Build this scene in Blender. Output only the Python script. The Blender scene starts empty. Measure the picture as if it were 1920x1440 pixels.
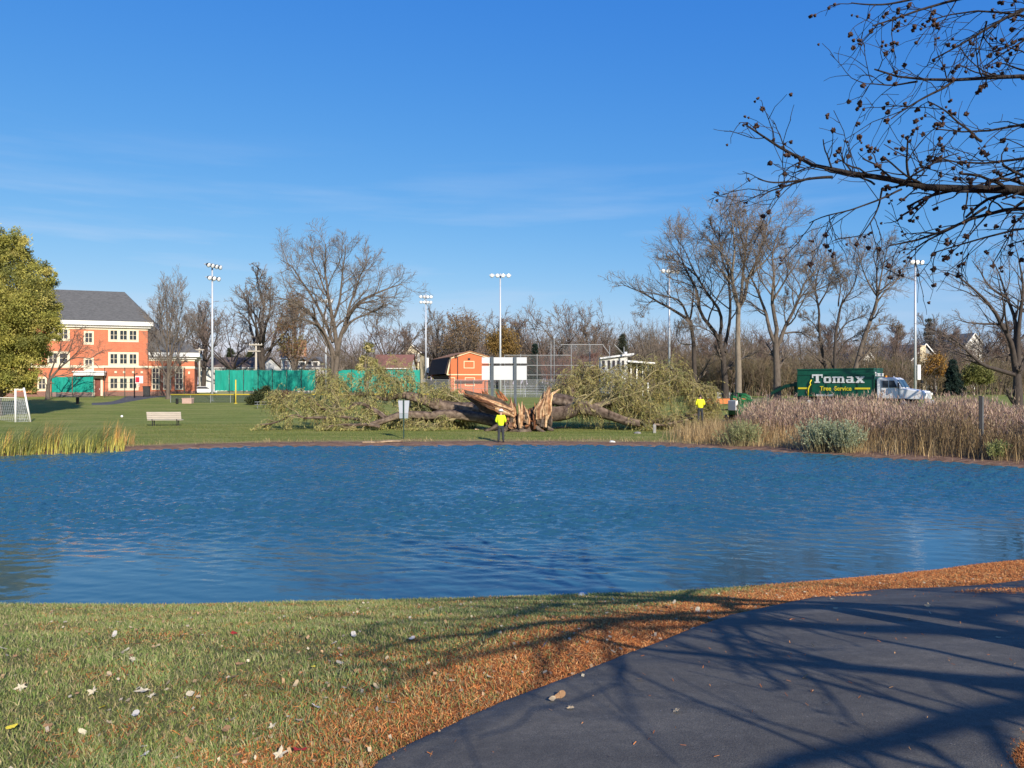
import bpy, math, random
import numpy as np
from mathutils import Vector, Matrix, Quaternion
PI = math.pi
R = math.radians
scene = bpy.context.scene
COL = scene.collection

# ------------------------------------------------------------------ camera
F = 1444.0            # focal length in pixels of the 1920 wide photograph
CAMZ = 1.6
cam_d = bpy.data.cameras.new('camera')
cam = bpy.data.objects.new('camera', cam_d)
COL.objects.link(cam)
cam.location = (0, 0, CAMZ)
cam.rotation_euler = (R(90), 0, 0)
cam_d.sensor_width = 36
cam_d.lens = 36 * F / 1920
cam_d.clip_start = 0.1
cam_d.clip_end = 5000
scene.camera = cam

# ------------------------------------------------------------------ sun and sky
SUN_EL, SUN_AZ = R(26), R(24)           # azimuth: to the right of straight behind the camera
sdir = Vector((math.sin(SUN_AZ) * math.cos(SUN_EL), -math.cos(SUN_AZ) * math.cos(SUN_EL), math.sin(SUN_EL)))
sl = bpy.data.lights.new('sun', 'SUN')
sl.energy = 5.0
sl.angle = R(0.5)
sl.color = (1.0, 0.92, 0.80)
so = bpy.data.objects.new('sun', sl)
COL.objects.link(so)
so.rotation_euler = sdir.to_track_quat('Z', 'Y').to_euler()
so.location = (10, -30, 30)

world = bpy.data.worlds.new('World')
scene.world = world
world.use_nodes = True
wn = world.node_tree.nodes
wl = world.node_tree.links
bg = wn['Background']
sky = wn.new('ShaderNodeTexSky')
sky.sky_type = 'NISHITA'
sky.sun_disc = False
sky.sun_elevation = SUN_EL
sky.sun_rotation = PI - SUN_AZ
sky.altitude = 200
sky.air_density = 1.0
sky.dust_density = 0.35
sky.ozone_density = 3.2
bg.inputs['Strength'].default_value = 0.0935
# thin cirrus streaks, part of the sky itself
tc = wn.new('ShaderNodeTexCoord')
sep = wn.new('ShaderNodeSeparateXYZ')
wl.new(tc.outputs['Generated'], sep.inputs[0])
mp = wn.new('ShaderNodeMapping')
mp.inputs['Rotation'].default_value = (0, R(-7), 0)
mp.inputs['Scale'].default_value = (1.6, 1.6, 16)
wl.new(tc.outputs['Generated'], mp.inputs[0])
nz = wn.new('ShaderNodeTexNoise')
nz.inputs['Scale'].default_value = 1.7
nz.inputs['Detail'].default_value = 5
nz.inputs['Roughness'].default_value = 0.55
wl.new(mp.outputs[0], nz.inputs['Vector'])
cr = wn.new('ShaderNodeMapRange')
cr.inputs[1].default_value = 0.47
cr.inputs[2].default_value = 0.72
cr.inputs[4].default_value = 0.42
wl.new(nz.outputs[0], cr.inputs[0])
band = wn.new('ShaderNodeMapRange')          # only low in the sky
band.inputs[1].default_value = 0.30
band.inputs[2].default_value = 0.16
wl.new(sep.outputs['Z'], band.inputs[0])
mul = wn.new('ShaderNodeMath')
mul.operation = 'MULTIPLY'
wl.new(cr.outputs[0], mul.inputs[0])
wl.new(band.outputs[0], mul.inputs[1])
mx = wn.new('ShaderNodeMix')
mx.data_type = 'RGBA'
mx.inputs['B'].default_value = (4.6, 5.6, 7.2, 1)
# colour response of the sky: deeper blue overhead, paler low down
sp_ = wn.new('ShaderNodeSeparateColor')
cb_ = wn.new('ShaderNodeCombineColor')
wl.new(sky.outputs[0], sp_.inputs[0])
for ch, (gain, gam) in enumerate(((0.347, 1.45), (1.07, 0.812), (3.9, 0.284))):
    pw = wn.new('ShaderNodeMath')
    pw.operation = 'POWER'
    pw.inputs[1].default_value = gam
    wl.new(sp_.outputs[ch], pw.inputs[0])
    gn = wn.new('ShaderNodeMath')
    gn.operation = 'MULTIPLY'
    gn.inputs[1].default_value = gain
    wl.new(pw.outputs[0], gn.inputs[0])
    wl.new(gn.outputs[0], cb_.inputs[ch])
wl.new(mul.outputs[0], mx.inputs['Factor'])
wl.new(cb_.outputs[0], mx.inputs['A'])
wl.new(mx.outputs['Result'], bg.inputs['Color'])

scene.view_settings.view_transform = 'Standard'
scene.view_settings.look = 'None'
scene.view_settings.gamma = 1
scene.view_settings.exposure = 0.45
try:
    scene.cycles.max_bounces = 6
    scene.cycles.transparent_max_bounces = 16
    scene.cycles.use_denoising = True
except Exception:
    pass

# ------------------------------------------------------------------ helpers
def tag(o, label=None, cat=None, group=None, kind=None):
    if label: o['label'] = label
    if cat: o['category'] = cat
    if group: o['group'] = group
    if kind: o['kind'] = kind
    return o

def empty(name, loc=(0, 0, 0), rz=0.0, label=None, cat=None, group=None):
    o = bpy.data.objects.new(name, None)
    COL.objects.link(o)
    o.location = loc
    o.rotation_euler = (0, 0, rz)
    o.empty_display_size = 0.2
    return tag(o, label, cat, group)

def link(name, me, mat, parent=None, smooth=False):
    if mat is not None:
        me.materials.append(mat)
    if smooth:
        me.polygons.foreach_set('use_smooth', np.ones(len(me.polygons), dtype=bool))
    o = bpy.data.objects.new(name, me)
    COL.objects.link(o)
    if parent is not None:
        o.parent = parent
    return o

def np_mesh(name, V, Fc, mat, parent=None, col=None, smooth=False, attrs=None):
    V = np.asarray(V, dtype=np.float32)
    Fc = np.asarray(Fc, dtype=np.int32)
    me = bpy.data.meshes.new(name)
    me.vertices.add(len(V))
    me.vertices.foreach_set('co', V.ravel())
    k = Fc.shape[1]
    me.loops.add(Fc.size)
    me.loops.foreach_set('vertex_index', Fc.ravel())
    me.polygons.add(len(Fc))
    me.polygons.foreach_set('loop_start', np.arange(len(Fc), dtype=np.int32) * k)
    me.update(calc_edges=True)
    if col is not None:
        c = np.ones((len(V), 4), dtype=np.float32)
        c[:, :3] = col
        a = me.color_attributes.new('Col', 'FLOAT_COLOR', 'POINT')
        a.data.foreach_set('color', c.ravel())
    for k_, v_ in (attrs or {}).items():
        a = me.attributes.new(k_, 'FLOAT', 'POINT')
        a.data.foreach_set('value', np.asarray(v_, dtype=np.float32).ravel())
    return link(name, me, mat, parent, smooth)

def copy_tree(o, parent=None):
    c = o.copy()
    COL.objects.link(c)
    c.parent = parent
    for ch in list(o.children):
        copy_tree(ch, c)
    return c

class MB:
    """collects boxes, tubes and prisms into one mesh"""
    def __init__(s):
        s.v, s.f = [], []
    def add(s, v, f):
        n = len(s.v)
        s.v += [tuple(p) for p in v]
        s.f += [tuple(i + n for i in q) for q in f]
        return s
    def box(s, x0, x1, y0, y1, z0, z1):
        v = [(x0, y0, z0), (x1, y0, z0), (x1, y1, z0), (x0, y1, z0), (x0, y0, z1), (x1, y0, z1), (x1, y1, z1), (x0, y1, z1)]
        return s.add(v, [(0, 3, 2, 1), (4, 5, 6, 7), (0, 1, 5, 4), (1, 2, 6, 5), (2, 3, 7, 6), (3, 0, 4, 7)])
    def cbox(s, c, size, rot=None):
        hx, hy, hz = size[0] / 2, size[1] / 2, size[2] / 2
        n = len(s.v)
        s.box(-hx, hx, -hy, hy, -hz, hz)
        M = (rot.to_matrix() if rot is not None else Matrix.Identity(3))
        for i in range(n, len(s.v)):
            s.v[i] = tuple(M @ Vector(s.v[i]) + Vector(c))
        return s
    def bar(s, a, b, w, h=None):
        """rectangular bar from a to b"""
        a, b = Vector(a), Vector(b)
        d = b - a
        q = d.to_track_quat('X', 'Z')
        return s.cbox((a + b) / 2, (d.length, w, h or w), q)
    def tube(s, pts, rad, n=8, cap=True):
        pts = [Vector(p) for p in pts]
        if not hasattr(rad, '__len__'):
            rad = [rad] * len(pts)
        rings = []
        ref = None
        for i, p in enumerate(pts):
            t = (pts[min(i + 1, len(pts) - 1)] - pts[max(i - 1, 0)]).normalized()
            if ref is None:
                ref = Vector((0, 0, 1)) if abs(t.z) < 0.9 else Vector((1, 0, 0))
            u = t.cross(ref)
            if u.length < 1e-5:
                u = t.cross(Vector((0.3, 1, 0.2)))
            u.normalize()
            w = u.cross(t).normalized()
            ref = w
            rings.append([p + (u * math.cos(2 * PI * k / n) + w * math.sin(2 * PI * k / n)) * rad[i] for k in range(n)])
        v = [q for r_ in rings for q in r_]
        f = []
        for i in range(len(pts) - 1):
            for k in range(n):
                f.append((i * n + k, i * n + (k + 1) % n, (i + 1) * n + (k + 1) % n, (i + 1) * n + k))
        if cap:
            f.append(tuple(range(n - 1, -1, -1)))
            m = (len(pts) - 1) * n
            f.append(tuple(range(m, m + n)))
        return s.add(v, f)
    def lathe(s, prof, n=16, c=(0, 0, 0)):
        """prof: (r, z) bottom to top"""
        v, f = [], []
        for r, z in prof:
            for k in range(n):
                a = 2 * PI * k / n
                v.append((c[0] + r * math.cos(a), c[1] + r * math.sin(a), c[2] + z))
        for i in range(len(prof) - 1):
            for k in range(n):
                f.append((i * n + k, i * n + (k + 1) % n, (i + 1) * n + (k + 1) % n, (i + 1) * n + k))
        f.append(tuple(range(n - 1, -1, -1)))
        m = (len(prof) - 1) * n
        f.append(tuple(range(m, m + n)))
        return s.add(v, f)
    def prism(s, prof, y0, y1):
        """prof: (x, z) outline, counter clockwise seen from -y, extruded from y0 to y1"""
        n = len(prof)
        v = [(x, y0, z) for x, z in prof] + [(x, y1, z) for x, z in prof]
        f = [tuple(range(n)), tuple(range(2 * n - 1, n - 1, -1))]
        for i in range(n):
            j = (i + 1) % n
            f.append((j, i, n + i, n + j))
        return s.add(v, f)
    def build(s, name, mat, parent=None, smooth=False, bevel=0):
        me = bpy.data.meshes.new(name)
        me.from_pydata(s.v, [], s.f)
        me.update()
        if bevel:
            import bmesh
            bm = bmesh.new()
            bm.from_mesh(me)
            bmesh.ops.recalc_face_normals(bm, faces=bm.faces)
            es = [e for e in bm.edges if len(e.link_faces) == 2 and e.calc_face_angle(0) > 0.6]
            bmesh.ops.bevel(bm, geom=es, offset=bevel, segments=2, affect='EDGES', profile=0.5)
            bm.to_mesh(me)
            bm.free()
        return link(name, me, mat, parent, smooth)

def tubes_np(pts, rad, sides):
    """pts (N,n,3), rad (N,n) -> vertices and quads of N tapering tubes"""
    pts = np.asarray(pts, dtype=np.float64)
    N, n, _ = pts.shape
    t = np.empty_like(pts)
    t[:, 1:-1] = pts[:, 2:] - pts[:, :-2]
    t[:, 0] = pts[:, 1] - pts[:, 0]
    t[:, -1] = pts[:, -1] - pts[:, -2]
    t /= np.linalg.norm(t, axis=2, keepdims=True) + 1e-9
    m = t.mean(axis=1)
    ref = np.where(np.abs(m[:, 2:3]) < 0.75, np.array([[0., 0., 1.]]), np.array([[1., 0., 0.]]))
    u = np.cross(t, ref[:, None, :])
    u /= np.linalg.norm(u, axis=2, keepdims=True) + 1e-9
    w = np.cross(u, t)
    a = np.arange(sides) * 2 * PI / sides
    V = pts[:, :, None, :] + rad[:, :, None, None] * (u[:, :, None, :] * np.cos(a)[None, None, :, None] + w[:, :, None, :] * np.sin(a)[None, None, :, None])
    V = V.reshape(-1, 3)
    base = (np.arange(N) * n * sides)[:, None, None] + (np.arange(n - 1) * sides)[None, :, None]
    k = np.arange(sides)[None, None, :]
    k2 = (k + 1) % sides
    Fq = np.stack([base + k, base + k2, base + sides + k2, base + sides + k], axis=-1).reshape(-1, 4)
    return V, Fq

def join_np(parts):
    Vs, Fs, n = [], [], 0
    for V, Fq in parts:
        Vs.append(V)
        Fs.append(Fq + n)
        n += len(V)
    return np.concatenate(Vs), np.concatenate(Fs)

def sstep(a, b, x):
    t = np.clip((np.asarray(x, dtype=np.float64) - a) / (b - a), 0, 1)
    return t * t * (3 - 2 * t)

# ------------------------------------------------------------------ materials
def new_mat(name):
    m = bpy.data.materials.new(name)
    m.use_nodes = True
    nt = m.node_tree
    return m, nt.nodes, nt.links, nt.nodes['Principled BSDF']

def mat(name, c, rough=0.7, var=0.15, scale=3.0, bump=0.0, metal=0.0, stretch=None, spec=0.3, bscale=None):
    """one colour, broken up by noise of object space"""
    m, nd, lk, bs = new_mat(name)
    bs.inputs['Roughness'].default_value = rough
    bs.inputs['Metallic'].default_value = metal
    bs.inputs['Specular IOR Level'].default_value = spec
    tcn = nd.new('ShaderNodeTexCoord')
    vec = tcn.outputs['Object']
    if stretch:
        mpn = nd.new('ShaderNodeMapping')
        mpn.inputs['Scale'].default_value = stretch
        lk.new(vec, mpn.inputs[0])
        vec = mpn.outputs[0]
    n1 = nd.new('ShaderNodeTexNoise')
    n1.inputs['Scale'].default_value = scale
    n1.inputs['Detail'].default_value = 6
    n1.inputs['Roughness'].default_value = 0.6
    lk.new(vec, n1.inputs['Vector'])
    rp = nd.new('ShaderNodeValToRGB')
    rp.color_ramp.elements[0].position = 0.3
    rp.color_ramp.elements[1].position = 0.7
    rp.color_ramp.elements[0].color = tuple(max(0, x * (1 - var)) for x in c) + (1,)
    rp.color_ramp.elements[1].color = tuple(min(1, x * (1 + var)) for x in c) + (1,)
    lk.new(n1.outputs[0], rp.inputs[0])
    lk.new(rp.outputs[0], bs.inputs['Base Color'])
    if bump:
        n2 = nd.new('ShaderNodeTexNoise')
        n2.inputs['Scale'].default_value = bscale or scale * 4
        n2.inputs['Detail'].default_value = 5
        lk.new(vec, n2.inputs['Vector'])
        bp = nd.new('ShaderNodeBump')
        bp.inputs['Strength'].default_value = bump
        bp.inputs['Distance'].default_value = 0.05
        lk.new(n2.outputs[0], bp.inputs['Height'])
        lk.new(bp.outputs[0], bs.inputs['Normal'])
    return m

def mat_col(name, rough=0.75, trans=0.0, spec=0.2):
    """colour of each blade or leaf stored on the mesh"""
    m, nd, lk, bs = new_mat(name)
    a = nd.new('ShaderNodeVertexColor')
    a.layer_name = 'Col'
    lk.new(a.outputs[0], bs.inputs['Base Color'])
    bs.inputs['Roughness'].default_value = rough
    bs.inputs['Specular IOR Level'].default_value = spec
    if trans:
        tr = nd.new('ShaderNodeBsdfTranslucent')
        lk.new(a.outputs[0], tr.inputs[0])
        ms = nd.new('ShaderNodeMixShader')
        ms.inputs[0].default_value = trans
        lk.new(bs.outputs[0], ms.inputs[1])
        lk.new(tr.outputs[0], ms.inputs[2])
        lk.new(ms.outputs[0], nd['Material Output'].inputs[0])
    return m

def mat_glass(name, c=(0.03, 0.04, 0.05), rough=0.08):
    m, nd, lk, bs = new_mat(name)
    bs.inputs['Base Color'].default_value = (*c, 1)
    bs.inputs['Roughness'].default_value = rough
    bs.inputs['Specular IOR Level'].default_value = 0.5
    return m

def mat_brick(name, c1, c2, mortar, sx=1.0):
    m, nd, lk, bs = new_mat(name)
    tcn = nd.new('ShaderNodeTexCoord')
    mpn = nd.new('ShaderNodeMapping')
    mpn.inputs['Rotation'].default_value = (R(90), 0, 0)
    lk.new(tcn.outputs['Object'], mpn.inputs[0])
    b = nd.new('ShaderNodeTexBrick')
    b.inputs['Color1'].default_value = (*c1, 1)
    b.inputs['Color2'].default_value = (*c2, 1)
    b.inputs['Mortar'].default_value = (*mortar, 1)
    b.inputs['Scale'].default_value = 1.0
    b.inputs['Brick Width'].default_value = 0.42 * sx
    b.inputs['Row Height'].default_value = 0.14 * sx
    b.inputs['Mortar Size'].default_value = 0.012
    lk.new(mpn.outputs[0], b.inputs['Vector'])
    n1 = nd.new('ShaderNodeTexNoise')
    n1.inputs['Scale'].default_value = 0.5
    n1.inputs['Detail'].default_value = 5
    lk.new(tcn.outputs['Object'], n1.inputs['Vector'])
    mr = nd.new('ShaderNodeMapRange')
    mr.inputs[3].default_value = 0.82
    mr.inputs[4].default_value = 1.15
    lk.new(n1.outputs[0], mr.inputs[0])
    mm = nd.new('ShaderNodeMix')
    mm.data_type = 'RGBA'
    mm.blend_type = 'MULTIPLY'
    mm.inputs['Factor'].default_value = 1
    lk.new(b.outputs[0], mm.inputs['A'])
    lk.new(mr.outputs[0], mm.inputs['B'])
    lk.new(mm.outputs['Result'], bs.inputs['Base Color'])
    bs.inputs['Roughness'].default_value = 0.85
    return m

def mat_mesh(name, c, cover):
    """woven wire or net: partly open"""
    m, nd, lk, bs = new_mat(name)
    bs.inputs['Base Color'].default_value = (*c, 1)
    bs.inputs['Roughness'].default_value = 0.6
    t = nd.new('ShaderNodeBsdfTransparent')
    ms = nd.new('ShaderNodeMixShader')
    ms.inputs[0].default_value = cover
    lk.new(t.outputs[0], ms.inputs[1])
    lk.new(bs.outputs[0], ms.inputs[2])
    lk.new(ms.outputs[0], nd['Material Output'].inputs[0])
    return m

M = {}
M['bark'] = mat('grey_brown_bark', (0.115, 0.092, 0.072), 0.9, 0.35, 6, 0.6, stretch=(1, 1, 0.3))
M['bark_dark'] = mat('dark_bark', (0.06, 0.048, 0.04), 0.9, 0.35, 6, 0.6, stretch=(1, 1, 0.3))
M['bark_pale'] = mat('pale_bark', (0.20, 0.165, 0.125), 0.9, 0.3, 5, 0.6, stretch=(1, 1, 0.3))
M['twig'] = mat('bare_twigs', (0.185, 0.148, 0.115), 0.9, 0.25, 0.4)
M['twig_red'] = mat('reddish_twigs', (0.185, 0.130, 0.100), 0.9, 0.25, 0.4)
M['twig_grey'] = mat('grey_twigs', (0.195, 0.165, 0.14), 0.9, 0.25, 0.4)
M['leaf'] = mat_col('leaf_colours', 0.7, 0.3)
M['blade'] = mat_col('grass_blades', 0.7, 0.25)
M['litter'] = mat_col('litter_colours', 0.85, 0.1)
M['brick'] = mat_brick('red_brick', (0.52, 0.145, 0.062), (0.45, 0.115, 0.05), (0.42, 0.22, 0.14))
M['brick_dark'] = mat_brick('brown_brick', (0.22, 0.10, 0.07), (0.18, 0.08, 0.06), (0.24, 0.17, 0.14))
M['cream'] = mat('cream_stone', (0.66, 0.58, 0.42), 0.8, 0.06, 1.0)
M['white'] = mat('white_paint', (0.74, 0.73, 0.69), 0.55, 0.05, 1.0)
M['slate'] = mat('grey_shingles', (0.098, 0.098, 0.096), 0.85, 0.25, 2.2, 0.3, stretch=(1, 1, 3))
M['glass'] = mat_glass('window_glass')
M['steel'] = mat('galvanised_steel', (0.50, 0.53, 0.56), 0.45, 0.08, 1.5, metal=0.25)
M['wire'] = mat('grey_pipe', (0.26, 0.27, 0.27), 0.5, 0.1, 2.0, metal=0.2)
M['black'] = mat('black_metal', (0.02, 0.02, 0.022), 0.5, 0.2, 3.0)
M['green_post'] = mat('dark_green_post', (0.015, 0.04, 0.03), 0.5, 0.2, 3.0)
M['net'] = mat_mesh('net', (0.62, 0.63, 0.60), 0.13)
M['chain'] = mat_mesh('chain_link', (0.25, 0.26, 0.26), 0.15)
M['lens'] = mat_glass('lamp_glass', (0.75, 0.78, 0.80), 0.15)
# ------------------------------------------------------------------ the lie of the land
WATER_Z = -1.70
HW = CAMZ - WATER_Z
def wp(px, py):                     # a point of the water surface
    d = HW * F / (py - 720.0)
    return ((px - 960) / F * d, d)
near_shore = [wp(*p) for p in ((0, 1133), (300, 1134), (600, 1129), (900, 1121), (1200, 1112), (1400, 1100), (1600, 1084), (1750, 1069), (1920, 1047))]
far_shore = [wp(*p) for p in ((1920, 878), (1750, 866), (1620, 858), (1500, 850), (1400, 844), (1250, 838), (1100, 836), (1000, 836), (750, 836), (500, 838), (300, 844), (150, 850), (0, 856))]
POND = near_shore + [(13.5, 17.0), (19, 19.5), (24, 24), (23.5, 27.5)] + far_shore + [(-32, 34), (-45, 29), (-51, 21), (-42, 14), (-22, 11.4)]

def poly_sd(x, y, poly):
    """distance to the outline, negative inside"""
    x = np.asarray(x, dtype=np.float64)
    y = np.asarray(y, dtype=np.float64)
    best = np.full(x.shape, 1e9)
    inside = np.zeros(x.shape, dtype=bool)
    n = len(poly)
    for i in range(n):
        ax, ay = poly[i]
        bx, by = poly[(i + 1) % n]
        dx, dy = bx - ax, by - ay
        t = np.clip(((x - ax) * dx + (y - ay) * dy) / (dx * dx + dy * dy), 0, 1)
        best = np.minimum(best, np.hypot(x - ax - t * dx, y - ay - t * dy))
        c = ((ay > y) != (by > y))
        xi = ax + (y - ay) * dx / (dy if abs(dy) > 1e-12 else 1e-12)
        inside ^= c & (x < xi)
    return np.where(inside, -best, best)

_s = np.array([-30, -6, -2, 0, 0.6, 4.75, 6.5, 8.5, 11.75, 20, 60, 2000.])
_zn = np.array([-3.2, -2.9, -2.3, -1.70, -1.55, -0.64, -0.42, -0.25, 0.0, 0.35, 0.8, 1.5])
_zf = np.array([-3.2, -2.9, -2.3, -1.70, -1.58, -1.50, -1.50, -1.50, -1.50, -1.50, -1.5, -1.5])
def wobble(x, y):
    return (np.sin(x * 1.7 + 0.6 * y) * 0.5 + np.sin(y * 2.3 - 0.8 * x + 1.3) * 0.5) * 0.6 + np.sin(x * 4.1 + 1.9) * np.sin(y * 3.7) * 0.4
def gz(x, y):
    x = np.asarray(x, dtype=np.float64)
    y = np.asarray(y, dtype=np.float64)
    sd = poly_sd(x, y, POND)
    sd = sd + 0.10 * wobble(x * 0.9, y * 0.9) * sstep(0.0, 30, y)      # an uneven water line on the far side
    zn = np.interp(sd, _s, _zn)
    zf = np.interp(sd, _s, _zf)
    right = sstep(9.5, 17, x)
    zf = zf + right * 0.55 * sstep(0.3, 5, sd)
    zf = zf + sstep(60, 124, y) * 1.22 * (1 - 0.45 * right) + sstep(124, 230, y) * (0.7 + 0.3 * sstep(60, 110, x))
    w = sstep(19, 30, y)
    z = zn * (1 - w) + zf * w
    return z + 0.012 * wobble(x * 0.8, y * 0.8) * sstep(0.5, 2.5, sd)
def G(x, y):
    return float(gz(np.array([x]), np.array([y]))[0])
def hit(px, py, d0=2.0, d1=400.0):
    """where the sight line of a photo point meets the ground: a place in the world"""
    d = np.concatenate([np.arange(d0, 16, 0.01), np.arange(16, 60, 0.05), np.arange(60, d1, 0.25)])
    x = (px - 960) / F * d
    zl = CAMZ - (py - 720) / F * d
    z = np.maximum(gz(x, d), WATER_Z)
    k = np.nonzero(zl <= z)[0]
    k = k[0] if len(k) else len(d) - 1
    return (float(x[k]), float(d[k]), float(z[k]))
def X(px, d):
    return (px - 960) / F * d
def Z(py, d):
    return CAMZ - (py - 720) / F * d
def W(px, py, d):
    return Vector((X(px, d), d, Z(py, d)))
def S(n, d):                         # size of n photo pixels at distance d
    return n / F * d
def base(px, d):
    x = X(px, d)
    return Vector((x, d, G(x, d)))

# the asphalt path: its two edges as points on the ground
left_edge = [(-2.6, -14), (-1.9, -6), (-1.35, -1), (-1.05, 1.6)] + [hit(*p)[:2] for p in ((700, 1440), (800, 1387), (900, 1341), (1000, 1300), (1100, 1262), (1200, 1222), (1300, 1182), (1400, 1151), (1500, 1127), (1600, 1112), (1750, 1104), (1920, 1094))]
le = left_edge[-1]
left_edge += [(le[0] + 3.5, le[1] + 2.2), (le[0] + 8, le[1] + 5.2), (le[0] + 14, le[1] + 9.5), (le[0] + 22, le[1] + 15.5)]
re0 = hit(1868, 1440)[:2]
re1 = hit(1925, 1386)[:2]
right_edge = [(0.6, -14), (1.25, -6), (1.75, -1), (2.1, 1.6), re0, re1, (3.3, 4.75), (4.8, 5.75), (6.6, 6.9), (9.5, 8.6), (13.5, 11.3), (18.5, 15), (25, 19.8), (32, 25)]
def smooth_line(p, n):
    p = np.array(p, dtype=float)
    for _ in range(2):
        q = [p[0]]
        for i in range(len(p) - 1):
            q += [p[i] * .75 + p[i + 1] * .25, p[i] * .25 + p[i + 1] * .75]
        q.append(p[-1])
        p = np.array(q)
    L = np.concatenate([[0], np.cumsum(np.hypot(*np.diff(p, axis=0).T))])
    t = np.linspace(0, L[-1], n)
    return np.stack([np.interp(t, L, p[:, 0]), np.interp(t, L, p[:, 1])], axis=1)
PL = smooth_line(left_edge, 700)
PR = smooth_line(right_edge, 700)
PATH = [tuple(p) for p in PL[::4]] + [tuple(p) for p in PR[::-4]]

# ground sheet
def axis(steps):
    out = [steps[0][0]]
    for a, b, st in steps:
        n = max(1, int(round((b - a) / st)))
        out += list(np.linspace(a, b, n + 1)[1:])
    return np.array(out)
gx = axis([(-1500, -400, 150), (-400, -120, 20), (-120, -30, 3), (-30, -12, 0.6), (-12, 14, 0.16), (14, 30, 0.5), (30, 120, 3), (120, 400, 20), (400, 1500, 150)])
gy = axis([(-300, -40, 30), (-40, -8, 3), (-8, 2, 0.5), (2, 16, 0.14), (16, 32, 0.6), (32, 48, 0.25), (48, 70, 0.7), (70, 260, 3), (260, 500, 20), (500, 1800, 130)])
GX, GY = np.meshgrid(gx, gy)
GZ = gz(GX, GY)
SD = poly_sd(GX, GY, POND)
PD = poly_sd(GX, GY, PATH)
nearw = 1 - sstep(19, 26, GY)
def needle_w(x, y, sd, pd):
    """where the fallen needles lie: along the path and thicker to the east"""
    a = sstep(2.2, 0.10, pd) * sstep(-2.4, 1.2, x)
    b = sstep(-0.3, 3.2, x - 0.28 * (y - 7)) * 0.95 * sstep(2.6, 0.6, pd)
    c = sstep(3.0, 5.5, x) * 0.9
    return np.clip(np.maximum(np.maximum(a, b), c), 0, 1)
needle = needle_w(GX, GY, SD, PD) * nearw * (SD > -0.3)
shore = sstep(2.2, 0.8, SD + 0.40 * wobble(GX * .8, GY * .8)) * (1 - nearw) + nearw * sstep(0.5, 0.1, SD)
dry = (1 - nearw) * np.clip(sstep(3.4, 1.9, SD + 0.3 * wobble(GX * 0.7, GY * 0.7)) * 0.75 + sstep(8, 12, GX) * sstep(62, 52, GY), 0, 1)
far = sstep(20, 34, GY)
nx, ny = len(gx), len(gy)
idx = np.arange(nx * ny).reshape(ny, nx)
GF = np.stack([idx[:-1, :-1], idx[:-1, 1:], idx[1:, 1:], idx[1:, :-1]], axis=-1).reshape(-1, 4)

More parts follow.
